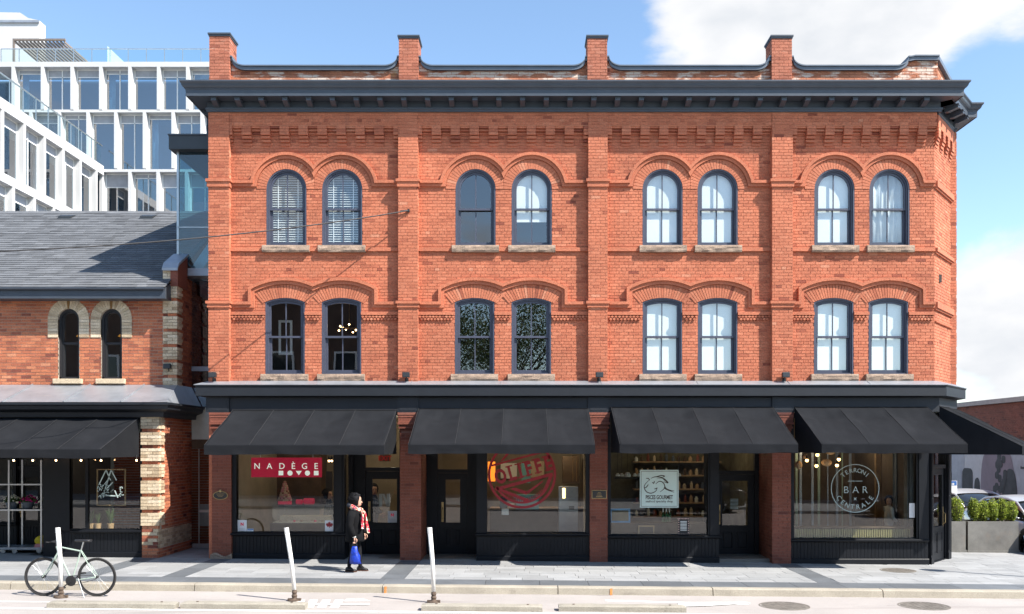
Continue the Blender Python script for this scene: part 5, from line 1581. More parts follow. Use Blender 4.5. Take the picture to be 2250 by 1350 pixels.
m = MB(); m.box(wx(1350, 1.2), wx(1405, 1.2), 1.15, 1.25, wz(1052, 1.2), wz(1049, 1.2)); tag(m.build('lamp_rail', trim_m), 'dark rail under the globe lamps in the fish shop', 'rail')
for r in range(5):                                    # shelves with jars
    z = 0.7 + r * 0.36
    t = thing('wall_shelf', 'wooden shelf of jars on the back wall of the fish shop, %s from the floor' % ('lowest', 'second', 'third', 'fourth', 'topmost')[r], 'shelf', (3.9, 4.0, z), 'shelves in the fish shop')
    m = MB(); m.box(2.9, 5.2, 3.9, 4.3, z, z + 0.03); m.build('plank', wood_m, t)
    for k in range(14):
        x = 2.98 + k * 0.16 + RND.uniform(-0.02, 0.02); h = RND.uniform(0.12, 0.24); w_ = RND.uniform(0.035, 0.05)
        m = MB(); m.lathe([(w_, 0), (w_, h * 0.7), (w_ * 0.5, h * 0.85), (w_ * 0.5, h)], 10, (x, 4.0, z + 0.03))
        m.build('jar', RND.choice((wood_m, pot_m, cream_m, wood_dk, sign_w, pier_m)), t, fix=True)
def frame_thing(name, label, cat, px0, px1, py0, py1, y, w, mf, mi=None):
    xa, xb, za, zb_ = wx(px0, y), wx(px1, y), wz(py1, y), wz(py0, y)
    t = thing(name, label, cat, ((xa + xb) / 2, y, za))
    m = MB(); m.box(xa, xa + w, y, y + 0.03, za, zb_); m.box(xb - w, xb, y, y + 0.03, za, zb_); m.box(xa + w, xb - w, y, y + 0.03, za, za + w); m.box(xa + w, xb - w, y, y + 0.03, zb_ - w, zb_)
    m.build('frame', mf, t)
    if mi: m = MB(); m.box(xa + w, xb - w, y + 0.012, y + 0.02, za + w, zb_ - w); m.build('face', mi, t)
    return t
frame_thing('picture_frame', 'blue framed board leaning at the left of the fish shop window', 'frame', 1340, 1385, 1118, 1149, 0.5, 0.04, mat('blue_frame', (0.10, 0.30, 0.55), 0.6), room_g)
frame_thing('chalk_board', 'small wooden framed slate low in the fish shop window', 'board', 1402, 1438, 1155, 1176, 0.3, 0.03, wood_m, trim_m)
def confetti(t, xa, xb, za, zb_, y):
    m = MB()
    cols = []
    for k in range(30):
        u = k / 30.0 * 4
        s = int(u); f = u - s
        p = [(xa + (xb - xa) * f, zb_ - 0.02), (xb - 0.015, zb_ - (zb_ - za) * f), (xb - (xb - xa) * f, za + 0.02), (xa + 0.015, za + (zb_ - za) * f)][s]
        m.lathe([(0.012, 0), (0.012, 0.002)], 8, (p[0], y, p[1]), 'y')
    m.build('dots', mat('pale_dots', (0.75, 0.5, 0.42), 0.6), t, kind='stuff')
    m = MB()
    for k in range(7): m.box(xa + 0.05, xb - 0.05, y, y + 0.002, za + 0.10 + k * 0.032, za + 0.115 + k * 0.032)
    m.build('text_lines', sign_w, t, kind='stuff')
notice(1490, 1514, 1138, 1176, yn, 'black notice edged with pale dots at the right of the fish shop window', confetti, trim_m)
for k in range(3):
    bx_ = wx(1457 + 7 * k, 0.6)
    t = thing('wine_bottle', ('left', 'middle', 'right')[k] + ' of three green bottles standing below the fish sign', 'bottle', (bx_, 0.6, 0.72), 'green bottles in the fish shop')
    m = MB(); m.lathe([(0.035, 0), (0.036, 0.16), (0.014, 0.21), (0.014, 0.24)], 12, (bx_, 0.6, wz(1147, 0.6))); m.build('bottle_glass', mat('green_bottle', (0.02, 0.10, 0.035), 0.15), t, fix=True)
    m = MB(); m.lathe([(0.016, 0), (0.016, 0.09)], 10, (bx_, 0.6, wz(1147, 0.6) + 0.22)); m.build('foil', steel_m, t, fix=True)
m = MB(); m.box(wx(1342, 0.6), wx(1550, 0.6), 0.24, 0.9, 0.06, wz(1178)); m.box(wx(1342, 0.6), wx(1550, 0.6), 0.5, 0.9, wz(1178) + 0.003, wz(1149, 0.6)); tag(m.build('window_bench', wood_dk), 'dark stepped bench inside the fish shop window', 'bench')
m = MB()
notice(1605, 1622, 1095, 1120, yd_, 'clear sheet of white lines on the fish shop door glass', lambda t, a, b_, c, d_, y: [MB().box(a, b_, y, y + 0.001, c + 0.012 + k * 0.032, c + 0.024 + k * 0.032).build('text_line', film_w, t) for k in range(8)], g_rail)

# shop 4: bar with lettered circle
lamp(6.9, 1.7, 2.6, 6.6); lamp(8.4, 2.8, 2.9, 7.3)
m = MB()
BCX, BCZ, BR_ = wx(1879, y2), wz(1073.5, y2), 0.535
t = thing('window_lettering', 'white lettered circle on the glass of the corner bar window', 'lettering', (BCX, y2, BCZ - BR_))
m = MB(); ring(m, (BCX, BCZ), BR_ - 0.016, BR_, y2, 64); m.build('circle', film_w, t, fix=True)
m = MB()
for td, dx in zip(TXT['BAR'], (-0.20, 0.01, 0.215)): put_text(m, td, BCX + dx, y2, BCZ - 0.105)
m.build('lettering', film_w, t)
m = MB()
for k, td in enumerate(TXT['TERRONI']):
    a = math.radians(132) - math.radians(84) * k / 6
    put_text(m, td, BCX + 0.355 * math.cos(a), y2, BCZ + 0.355 * math.sin(a), a - PI / 2)
for k, td in enumerate(TXT['CENTRALE']):
    a = math.radians(211) + math.radians(118) * k / 7
    put_text(m, td, BCX + 0.46 * math.cos(a), y2, BCZ + 0.46 * math.sin(a), a + PI / 2)
m.build('curved_lettering', film_w, t)
m = MB(); put_text(m, TXT['x'], BCX, y2, BCZ - 0.29); m.build('cross_mark', film_w, t)
m = MB(); m.box(BCX - 0.16, BCX + 0.16, y2, y2 + 0.002, BCZ + 0.155, BCZ + 0.167); m.build('rule_line', film_w, t)
GB = [(1773, 1012), (1796, 1000), (1794, 1024), (1843, 1010), (1839, 1023)]
labs = ['warm glowing globe bulb, far left of the cluster in the bar window', 'warm glowing globe bulb, topmost of the cluster in the bar window', 'warm glowing globe bulb, lowest left of the cluster in the bar window', 'warm glowing globe bulb, upper right of the cluster in the bar window', 'warm glowing globe bulb, lower right of the cluster in the bar window']
for (px, py), lb in zip(GB, labs): pendant(wx(px, 0.8), 0.8, wz(py, 0.8), lb, 0.038, group='globe bulbs in the bar', shade=True)
for k, (px, py, rx, rz_) in enumerate([(1816, 1017, 0.125, 0.085), (1755, 1022, 0.08, 0.10), (1825, 995, 0.10, 0.05), (1769, 1003, 0.06, 0.06)]):
    yl = 0.95
    c = (wx(px, yl), yl, wz(py, yl))
    t = thing('shell_shade', 'pale woven lamp shade, %s of the cluster in the bar window' % ('largest, at the middle', 'at the far left', 'at the top right', 'at the top left')[k], 'lamp shade', c, 'woven shades in the bar')
    m = MB(); m.ball(c, 1.0, 16, 10, (rx, 0.08, rz_)); m.build('shade', mat('woven_shade', (0.55, 0.40, 0.26), 0.8, var=0.4, vscale=30), t, smooth=True)
    m = MB(); m.tube([(c[0], yl, c[2] + rz_), (c[0], yl, 3.36)], 0.005, 6); m.build('cord', trim_m, t)
t = thing('slatted_bench', 'olive bench back of upright slats along the foot of the bar window', 'bench', (7.2, 0.4, 0.06))
for k in range(50):
    px = 1747 + k * 5.1
    m = MB(); m.box(wx(px, 0.3), wx(px + 3.2, 0.3), 0.30, 0.34, wz(1183, 0.3), wz(1163, 0.3)); m.build('slat', mat('olive_slat', (0.26, 0.23, 0.09), 0.6) if k == 0 else MAT['olive_slat'], t)
m = MB(); m.box(wx(1744, 0.3), wx(2010, 0.3), 0.342, 0.38, 0.06, wz(1161, 0.3)); m.box(wx(1744, 0.3), wx(2010, 0.3), 0.28, 0.40, wz(1161, 0.3) + 0.002, wz(1158, 0.3)); m.build('bench_board', wood_dk, t)
for k, px in enumerate((1900, 1935, 1955)):
    m = MB(); m.box(wx(px - 6, 0.5), wx(px + 8, 0.5), 0.42, 0.56, 0.72, 0.735)
    tag(m.build('plate', sign_w), ('left', 'middle', 'right')[k] + ' white plate on the table edge behind the bar bench', 'plate', 'plates in the bar')
m = MB(); m.box(wx(1744, 0.5), wx(2010, 0.5), 0.41, 1.2, 0.66, 0.715); tag(m.build('bar_table', wood_dk), 'long dark table behind the slatted bench in the bar', 'table')
for k in range(9):                                    # bright upright strips of the back screen
    px = [1748, 1757, 1783, 1797, 1818, 1837, 1850, 1866, 1975][k]
    yy = 2.2
    m = MB(); m.box(wx(px, yy), wx(px + (2.2 if k in (4, 6, 8) else 5), yy), yy, yy + 0.03, 0.1, 3.3)
    tag(m.build('screen_strip', zinc_m if k % 3 else mat('green_mirror_strip%d' % k, (0.35, 0.42, 0.30), 0.4)), ['narrow grey upright strip at the left edge of the bar window', 'second grey upright strip from the left in the bar window', 'third upright strip from the left in the bar window', 'fourth upright strip from the left in the bar window', 'thin bright strip left of the lettered circle', 'upright strip just left of the bar lettering', 'thin bright strip behind the left of the lettered circle', 'upright strip behind the lettered circle', 'thin bright strip right of the lettered circle'][k], 'screen strip', 'upright strips in the bar')
t = thing('drape', 'grey pleated drape at the right inside the bar window', 'curtain', (8.3, 1.6, 0.1))
m = MB(); m.grid(lambda u, v: (wx(1962, 1.6) + 0.55 * u, 1.6 + 0.04 * math.sin(u * 40), 0.1 + 3.2 * v), 60, 2, thick=(0, 0.01, 0)); m.build('fabric', mat('grey_drape', (0.25, 0.26, 0.26), 0.9), t, smooth=True)
m = MB(); m.box(wx(1925, 2.6), wx(1960, 2.6), 2.6, 2.7, 0.1, 3.3); tag(m.build('timber_pillar', wood_m), 'tan timber pillar inside the bar right of the lettered circle', 'pillar')
notice(1998, 2010, 1106, 1138, yn, 'blank white sheet at the right edge of the bar window', None, paper_m)
# menu on the side wall etc.

# --- awnings
def awning(name, label, x0, x1, z_top, dep, z_front, z_val, F=None, seams=3, sag=0.17, y0=-0.03, seed=0.0):
    """sloped canvas on a frame, closed sides, front valance"""
    c = F @ Vector(((x0 + x1) / 2, 0, z_val)) if F else Vector(((x0 + x1) / 2, y0 - dep / 2, z_val))
    t = thing(name, label, 'awning', tuple(c), 'black canvas awnings')
    nseg = seams + 1
    def surf(u, v, off=0.0):
        x = x0 + (x1 - x0) * u
        y = y0 - dep * v
        z = z_top + (z_front - z_top) * v
        bay = abs(math.sin(PI * u * nseg))
        z -= sag * (bay ** 0.8) * math.sin(PI * min(1, v * 1.0)) * (0.38 + 0.75 * math.exp(-((v - 0.15) / 0.11) ** 2))
        z += 0.028 * mnoise.noise(Vector((u * 5 + seed, v * 2.2, seed))) * math.sin(PI * v) + 0.008 * mnoise.noise(Vector((u * 22 + seed, v * 5, seed + 3))) * math.sin(PI * v)
        z += 0.010 * math.sin(u * 60 + 5 * v + seed) * math.exp(-(v / 0.16) ** 2) * math.sin(PI * min(1, v * 3))
        return (x, y, z + off)
    m = MB(T=F); m.grid(lambda u, v: surf(u, v), 72, 18, thick=(0, 0.004, -0.012)); m.build('canvas', canvas_m, t, smooth=True, fix=True)
    m = MB(T=F); m.grid(lambda u, v: (x0 + (x1 - x0) * u, y0 - dep - 0.002 + 0.012 * mnoise.noise(Vector((u * 14 + seed, v, 2))) * v, z_front - 0.004 + (z_val - z_front + 0.028 * mnoise.noise(Vector((u * 6, seed, 8))) * v) * v), 60, 3, thick=(0, 0.008, 0)); m.build('valance', canvas_m, t, fix=True)
    for x, s in ((x0, 1), (x1, -1)):
        m = MB(T=F)
        m.prism_x([(y0, z_top - 0.015), (y0 - dep, z_front - 0.015), (y0 - dep, z_val), (y0, z_val + 0.0)], x + s * 0.004, x + s * 0.010)
        m.build('side_panel', canvas_m, t, fix=True)
    for k in range(nseg + 1):
        u = k / nseg
        m = MB(T=F)
        pts = []
        for j in range(19):
            p = surf(min(max(u, 0.001), 0.999), j / 18, 0.004); pts.append(p)
        m.tube(pts, 0.005, 5)
        m.build('seam', seam_m, t, smooth=True)
    m = MB(T=F)
    m.tube([(x0 + 0.02, y0 - dep + 0.03, z_val + 0.05), (x1 - 0.02, y0 - dep + 0.03, z_val + 0.05)], 0.014, 6)
    for x in (x0 + 0.05, x1 - 0.05):
        m.tube([(x, y0, z_val + 0.06), (x, y0 - dep + 0.03, z_val + 0.05)], 0.014, 6)
    m.build('frame', dark_steel, t)
    m = MB(T=F); m.tube([(x0 - 0.01, y0 - 0.012, z_top + 0.004), (x1 + 0.01, y0 - 0.012, z_top + 0.004)], 0.012, 6); m.build('head_rail', trim_m, t)
    return t
AZ, AF, AV = wz(901), wz(979, -1.85), wz(999, -1.85)
awning('awning', 'black canvas awning over the crimson-sign patisserie, leftmost of the brick building', -6.37, -2.78, AZ, 1.82, AF, AV, seams=3, seed=1.0)
awning('awning', 'black canvas awning over the red stamp window, second of the brick building', -2.30, 1.43, wz(898), 1.82, AF + 0.01, AV + 0.02, seams=3, seed=2.0)
awning('awning', 'black canvas awning over the fish sign window, third of the brick building', 1.92, 5.48, wz(895), 1.82, AF + 0.02, AV + 0.03, seams=3, seed=3.0)
awning('awning', 'black canvas awning over the lettered bar window next to the corner', 5.95, 8.86, wz(895), 1.82, AF + 0.02, AV + 0.03, seams=2, seed=4.0)
AWF = Matrix.Translation((XR + 0.02, 0.03, 0)) @ Matrix.Rotation(math.atan2(CHY, CHX - XR), 4, 'Z')
awning('awning', 'black canvas awning angled over the corner door', 0.0, CHL, wz(893), 1.62, 2.56, 2.38, F=AWF, seams=1, seed=5.0)

# --- wall floodlights, plaques
def floodlight(x, y, z, label):
    t = thing('floodlight', label, 'wall light', (x, y, z), 'floodlights above the ledge')
    m = MB(); m.hexa([(x - 0.085, y - 0.16, z - 0.06), (x + 0.085, y - 0.16, z - 0.06), (x + 0.07, y - 0.04, z - 0.05), (x - 0.07, y - 0.04, z - 0.05), (x - 0.085, y - 0.16, z + 0.06), (x + 0.085, y - 0.16, z + 0.06), (x + 0.07, y - 0.04, z + 0.045), (x - 0.07, y - 0.04, z + 0.045)]); m.build('housing', trim_m, t, bevel=0.01)
    m = MB(); m.box(x - 0.07, x + 0.07, y - 0.164, y - 0.159, z - 0.045, z + 0.045); m.build('lens', dark_steel, t)
    m = MB(); m.tube([(x, y - 0.05, z - 0.04), (x, y - 0.03, z - 0.10), (x, y + 0.01, z - 0.10)], 0.014, 6); m.box(x - 0.04, x + 0.04, y - 0.005, y + 0.02, z - 0.14, z - 0.06); m.build('bracket', trim_m, t)
for px, lb in ((471, 'small black floodlight on the leftmost brick pilaster above the shop ledge'), (894, 'small black floodlight on the pilaster right of the blinds windows'), (1316, 'small black floodlight on the middle pilaster of the brick building'), (1723, 'small black floodlight on the rightmost pilaster of the brick building')):
    floodlight(wx(px), 0.0, wz(825), lb)
t = thing('oval_plaque', 'oval black plaque with a gilt rim on the leftmost brick pier', 'plaque', (wx(485), -0.02, wz(1098)))
def oval(m, rx, rz_, y0, y1, c): m.prism([(c[0] + rx * math.cos(-a), c[1] + rz_ * math.sin(-a)) for a in [2 * PI * i / 32 for i in range(32)]], y0, y1)
c = (wx(485), wz(1089))
m = MB(); oval(m, 0.165, 0.095, -0.025, 0.0, c); m.build('rim', gold_m, t, fix=True)
m = MB(); oval(m, 0.148, 0.08, -0.03, -0.02, c); m.build('face', plaque_m, t, fix=True)
m = MB(); m.lathe([(0.03, 0), (0.03, 0.035), (0.015, 0.04)], 16, (c[0], 0.0, c[1] + 0.098), 'y'); m.build('crest', gold_m, t, fix=True)
m = MB()
for k in range(3): m.box(c[0] - 0.09 + 0.02 * k, c[0] + 0.09 - 0.02 * k, -0.0315, -0.030, c[1] + 0.03 - 0.028 * k, c[1] + 0.038 - 0.028 * k)
m.build('text_lines', gold_m, t, kind='stuff')
t = thing('wall_plaque', 'rectangular black plaque with brass edge on the third brick pier', 'plaque', (wx(1317), -0.02, wz(1096)))
c = (wx(1316.5), wz(1086.5))
m = MB(); m.box(c[0] - 0.165, c[0] + 0.165, -0.02, 0.0, c[1] - 0.095, c[1] + 0.095); m.build('rim', gold_m, t, bevel=0.004)
m = MB(); m.box(c[0] - 0.15, c[0] + 0.15, -0.024, -0.019, c[1] - 0.08, c[1] + 0.08); m.build('face', plaque_m, t)
m = MB()
for hw_, dz in ((0.03, 0.035), (0.05, 0.005), (0.055, -0.025)): m.box(c[0] - hw_, c[0] + hw_, -0.0255, -0.024, c[1] + dz, c[1] + dz + 0.009)
m.box(c[0] - 0.07, c[0] + 0.07, -0.0255, -0.024, c[1] - 0.058, c[1] - 0.042)
m.build('text_lines', gold_m, t, kind='stuff')
# ================================================================ old brick house on the left
HX = -8.0                                             # its right wall
HY = 1.0                                              # upper wall plane (the shopfront stands at y=0)
HOUSE = thing('brick_house', 'low old brick house with grey shingle roof, cream arches and a black shopfront', 'house', (-10.8, 0.5, 0.12))
hb = MB(); hcream = MB()
h_singles = {'n': 0, 'me': unit_bricks(hbrick_m), 'parent': HOUSE}
hwins = [(wx(151, HY), 0.245), (wx(245, HY), 0.245)]
HB0, HS = wz(833, HY), wz(702, HY)
HEAVE = wz(652, HY)
def hole_out(z, R):
    h = []
    for c, hw in hwins:
        if HB0 - 0.02 < z < HS: h.append((c - hw, c + hw))
        elif HS <= z < HS + R: w = math.sqrt(R * R - (z - HS) ** 2); h.append((c - w, c + w))
    return h
def hholes(z):
    h = hole_out(z, 0.47)
    for c, hw in hwins:
        if wz(741, HY) < z <= HS: h.append((c - 0.47, c + 0.47))
        if HB0 - 0.13 < z <= HB0: h.append((c - 0.31, c + 0.31))
    return h
# wall bed
m = MB()
yb = HY + 0.010
xs = [-15.0]
for c, hw in hwins: xs += [c - hw, c + hw]
xs.append(HX)
for i in range(0, len(xs), 2): m.add([(xs[i], yb, 3.4), (xs[i + 1], yb, 3.4), (xs[i + 1], yb, 6.3), (xs[i], yb, 6.3)], [(0, 1, 2, 3)])
def houtline(c, hw, ins=0.0): return [(c - hw + ins, HB0)] + arch_pts(c, hw - ins, HS, 14) + [(c + hw - ins, HB0)]
for c, hw in hwins:
    m.add([(c - hw, yb, 3.4), (c + hw, yb, 3.4), (c + hw, yb, HB0), (c - hw, yb, HB0)], [(0, 1, 2, 3)])
    P = houtline(c, hw)[1:-1]
    for a, e in zip(P[:-1], P[1:]): m.add([(a[0], yb, a[1]), (e[0], yb, e[1]), (e[0], yb, 6.3), (a[0], yb, 6.3)], [(0, 1, 2, 3)])
    P = houtline(c, hw)
    for a, e in zip(P[:-1], P[1:]): m.add([(a[0], HY - 0.002, a[1]), (e[0], HY - 0.002, e[1]), (e[0], HY + 0.25, e[1]), (a[0], HY + 0.25, a[1])], [(0, 1, 2, 3)])
m.build('wall', hmortar_m, HOUSE)
QW = 0.31                                             # quoin width
lay(-12.4, HX - QW, wz(848, HY), HEAVE, front(HY), hb, hholes, joint=0.011, singles=h_singles, zb=0.02, header=False, course=0.072, length=0.225)
# cream arches
for c, hw in hwins:
    arch = MB(); arch.strip(arch_pts(c, 0.47, HS, 16), arch_pts(c, hw + 0.005, HS, 16), HY - 0.002, HY + 0.05)
    ao = arch.build('arch', hmortar_m, HOUSE, fix=True)
    n = 19
    for i in range(n):
        t0, t1 = PI * i / n + 0.01, PI * (i + 1) / n - 0.01
        mid_ = (hwins[0][0] + hwins[1][0]) / 2
        m = MB(); m.rv = RND.random()
        r1 = 0.475
        pts = [(c + hw * math.cos(t0), HS + hw * math.sin(t0)), (c + r1 * math.cos(t0), HS + r1 * math.sin(t0)), (c + r1 * math.cos(t1), HS + r1 * math.sin(t1)), (c + hw * math.cos(t1), HS + hw * math.sin(t1))]
        m.prism(pts[::-1], HY - 0.02, HY + 0.1)
        key = i == n // 2
        m.build('keystone' if key else 'voussoir', mat('brown_keystone', (0.25, 0.14, 0.05), 0.85) if key and 'brown_keystone' not in MAT else (MAT['brown_keystone'] if key else cream_m), ao, fix=True)
    for s in (-1, 1):
        z = HS - 0.005
        while z > wz(741, HY) + 0.03:
            m = MB(); m.rv = RND.random()
            xa, xb = sorted((c + s * hw, c + s * 0.475))
            m.box(xa, xb, HY - 0.018, HY + 0.05, z - 0.062, z); z -= 0.07
            m.build('jamb_brick', cream_m, ao)
    # window
    m = MB(); m.strip(houtline(c, hw), houtline(c, hw, 0.05), HY + 0.05, HY + 0.2); m.strip(houtline(c, hw, 0.05), houtline(c, hw, 0.08), HY + 0.09, HY + 0.2)
    zm = wz(754, HY)
    m.box(c - hw + 0.08, c + hw - 0.08, HY + 0.10, HY + 0.17, zm - 0.025, zm + 0.025); m.box(c - hw, c + hw, HY + 0.05, HY + 0.2, HB0, HB0 + 0.05)
    w = m.build('window', trim_m, HOUSE, fix=True)
    P = houtline(c, hw, 0.075)[1:-1]
    m = MB(); m.prism(([(P[0][0], zm)] + P + [(P[-1][0], zm)])[::-1], HY + 0.13, HY + 0.136); m.build('pane', g_win, w, fix=True)
    m = MB(); m.box(c - hw + 0.075, c + hw - 0.075, HY + 0.145, HY + 0.151, HB0 + 0.045, zm - 0.02); m.build('pane', g_win, w)
    m = MB(); m.box(c - 0.33, c + 0.33, HY - 0.09, HY + 0.1, HB0 - 0.115, HB0 - 0.002); m.build('sill', cream_m, w, bevel=0.008)
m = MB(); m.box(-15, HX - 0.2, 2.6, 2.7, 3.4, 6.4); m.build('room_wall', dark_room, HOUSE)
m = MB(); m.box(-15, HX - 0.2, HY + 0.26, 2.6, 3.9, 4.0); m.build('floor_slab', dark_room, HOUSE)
for c, hw in hwins:
    t = thing('room_pendant', 'amber lamp glowing inside the %s arched window of the old house' % ('left' if c == hwins[0][0] else 'right'), 'lamp', (c + 0.03, HY + 0.6, wz(742, HY)), 'amber lamps in the old house')
    m = MB(); m.lathe([(0.02, 0.10), (0.14, -0.02), (0.12, -0.03)], 14, (c + 0.03, HY + 0.6, wz(738, HY + 0.6))); m.build('shade', emitter('amber_shade', (0.8, 0.35, 0.05), 0.25) if 'amber_shade' not in MAT else MAT['amber_shade'], t, fix=True)
    m = MB(); m.tube([(c + 0.03, HY + 0.6, wz(738, HY + 0.6) + 0.1), (c + 0.03, HY + 0.6, 6.2)], 0.006, 6); m.build('cord', trim_m, t)
# quoins
zq = wz(858, HY)
k = 0
while zq < wz(600, HY):
    for j in range(5):
        za = zq + j * 0.071
        red = j == 4
        tgt = hb if red else hcream
        dep = 0.0 if red else -0.03
        # front face pieces and side face pieces
        cuts = [HX - QW, HX - QW / 2 + (0.07 if j % 2 else -0.05), HX + (0.0 if red else 0.03)]
        for a, e in zip(cuts[:-1], cuts[1:]):
            tgt.rv = RND.random(); tgt.box(a + 0.004, e - 0.004, HY + dep, HY + 0.06, za + 0.004, za + 0.067)
        for a, e in ((HY + 0.065, HY + 0.24 + 0.06 * (j % 2)),):
            tgt.rv = RND.random(); tgt.box(HX - 0.05, HX + (0.0 if red else 0.03), a, e, za + 0.004, za + 0.067)
    zq += 5 * 0.071
m = MB(); m.box(HX - QW, HX - 0.012, HY + 0.012, HY + 0.4, 3.4, 6.7); m.build('corner_bed', hmortar_m, HOUSE)
# side wall towards the lane (upper part), gable end
SF = Matrix.Translation((HX - 0.004, HY, 0)) @ Matrix.Rotation(PI / 2, 4, 'Z')
m = MB(T=SF); m.box(0.02, 4.5, 0.010, 0.3, 3.2, 6.55); m.build('side_wall', mortar_dk, HOUSE)
lay(0.25, 1.6, 3.3, 6.55, SF, hb, zb=0.02, header=False, joint=0.011, course=0.072, length=0.225, bias=-0.1)
# gable kneeler with metal cap
m = MB(); m.prism_x([(HY - 0.06, 6.25), (HY - 0.06, 6.62), (HY + 0.02, 6.75), (HY + 0.55, 7.05), (HY + 0.55, 6.25)], HX - 0.12, HX + 0.05); m.build('kneeler', pier_m, HOUSE, fix=True)
m = MB(); m.prism_x([(HY - 0.10, 6.60), (HY - 0.10, 6.66), (HY + 0.0, 6.80), (HY + 0.6, 7.13), (HY + 0.6, 7.07), (HY + 0.01, 6.74)], HX - 0.30, HX + 0.06); m.build('kneeler_cap', zinc_m, HOUSE, fix=True)
# eaves and roof
EY = HY - 0.38
EZ = wz(633, EY)
SL = 0.61
RY = 5.5
m = MB(); m.prism_x([(EY, EZ - 0.24), (EY, EZ - 0.01), (HY, EZ + 0.18), (HY, EZ - 0.24)], -15.0, HX - 0.12)
ev = m.build('eaves', corn_m, HOUSE, fix=True)
m = MB(); m.tube([(-15, EY - 0.05, EZ - 0.02), (HX - 0.12, EY - 0.05, EZ - 0.02)], 0.03, 8); m.build('gutter_lip', corn_m, ev)
m = MB(); m.add([(-15, EY - 0.06, EZ), (HX - 0.1, EY - 0.06, EZ), (HX - 0.1, RY, EZ + SL * (RY - EY)), (-15, RY, EZ + SL * (RY - EY)), (-15, RY + 4, EZ), (HX - 0.1, RY + 4, EZ)], [(0, 1, 2, 3), (3, 2, 5, 4)])
m.build('roof', shingle_bed, HOUSE)
roof = bpy.data.objects['roof']
ang = math.atan(SL)
def shingle(mb, x0, x1, s0, ln, lift):
    """one tab: s0 = distance up the slope"""
    ca, sa = math.cos(ang), math.sin(ang)
    def P(x, s, h): return (x, EY - 0.07 + s * ca - h * sa, EZ + s * sa + h * ca)
    mb.hexa([P(x0, s0, 0.004), P(x1, s0, 0.004), P(x1, s0 + ln, 0.001), P(x0, s0 + ln, 0.001), P(x0, s0, 0.016 + lift), P(x1, s0, 0.016 + lift), P(x1, s0 + ln, 0.004), P(x0, s0 + ln, 0.004)])
srest = MB(); ns = 0
exp_ = 0.145
L_ = (RY - EY + 0.06) / math.cos(ang)
for r in range(int(L_ / exp_)):
    x = HX - 0.1 - RND.uniform(0, 0.3)
    first = True
    while x > -14.9:
        w = RND.uniform(0.22, 0.42)
        x1 = HX - 0.1 if first else x
        first = False
        x0 = x - w if x1 == x else x
        lo = (1150 + x1 * 2000 / (20 + EY + r * exp_ * 0.85)) < -10
        s0 = r * exp_ + RND.uniform(-0.006, 0.006)
        rv = min(1, max(0, RND.gauss(0.5, 0.28)))
        if x1 - x0 > 0.05 and not lo:
            if ns < 300:
                q = MB(); q.rv = rv; shingle(q, x0 + 0.003, x1 - 0.003, s0, exp_ + 0.03, RND.uniform(0, 0.006)); q.build('shingle', shingle_m, roof); ns += 1
            else:
                srest.rv = rv; shingle(srest, x0 + 0.003, x1 - 0.003, s0, exp_ + 0.03, RND.uniform(0, 0.006))
        x = x0
srest.build('shingle_courses', shingle_m, roof, kind='stuff')
m = MB(); zr = EZ + SL * (RY - EY); m.prism_x([(RY - 0.14, zr - 0.06), (RY, zr + 0.035), (RY + 0.14, zr - 0.06), (RY, zr + 0.01)], -15, HX - 0.1); m.build('ridge_cap', shingle_m, roof, fix=True)
for px in (146, 325):
    yv = RY - 0.55
    zv = EZ + SL * (yv - EY)
    x = wx(px, yv)
    m = MB(); m.hexa([(x - 0.17, yv - 0.12, zv - 0.04), (x + 0.17, yv - 0.12, zv - 0.04), (x + 0.2, yv + 0.3, zv + 0.15), (x - 0.2, yv + 0.3, zv + 0.15), (x - 0.17, yv - 0.12, zv + 0.06), (x + 0.17, yv - 0.12, zv + 0.06), (x + 0.2, yv + 0.3, zv + 0.22), (x - 0.2, yv + 0.3, zv + 0.22)])
    m.build('roof_vent', dark_steel, roof)
# metal skirt roof between the upper wall and the shopfront cornice
ZSK = wz(846, HY)
m = MB(); m.add([(-15, -0.25, 3.52), (HX + 0.25, -0.25, 3.52), (HX + 0.02, HY - 0.005, ZSK), (-15, HY - 0.005, ZSK), (HX + 0.25, 1.9, 3.52), (HX + 0.02, 1.9, ZSK)], [(0, 1, 2, 3), (1, 4, 5, 2)])
m.build('skirt_roof', zinc_m, HOUSE)
for px in (40, 170, 292):
    x = wx(px, 0.4)
    m = MB(); m.hexa([(x, -0.25, 3.52), (x + 0.02, -0.25, 3.52), (x + 0.02, HY - 0.01, ZSK), (x, HY - 0.01, ZSK), (x, -0.25, 3.545), (x + 0.02, -0.25, 3.545), (x + 0.02, HY - 0.01, ZSK + 0.025), (x, HY - 0.01, ZSK + 0.025)]); m.build('roof_seam', zinc_m, HOUSE)
m = MB()
sweep_plan(m, [(-15, 0.0), (HX + 0.02, 0.0), (HX + 0.02, 1.9)], [(-0.2, 3.20), (0.10, 3.20), (0.12, 3.30), (0.26, 3.36), (0.28, 3.44), (0.32, 3.46), (0.32, 3.51), (-0.2, 3.51)])
m.build('shop_cornice', ledge_m, HOUSE, fix=True)
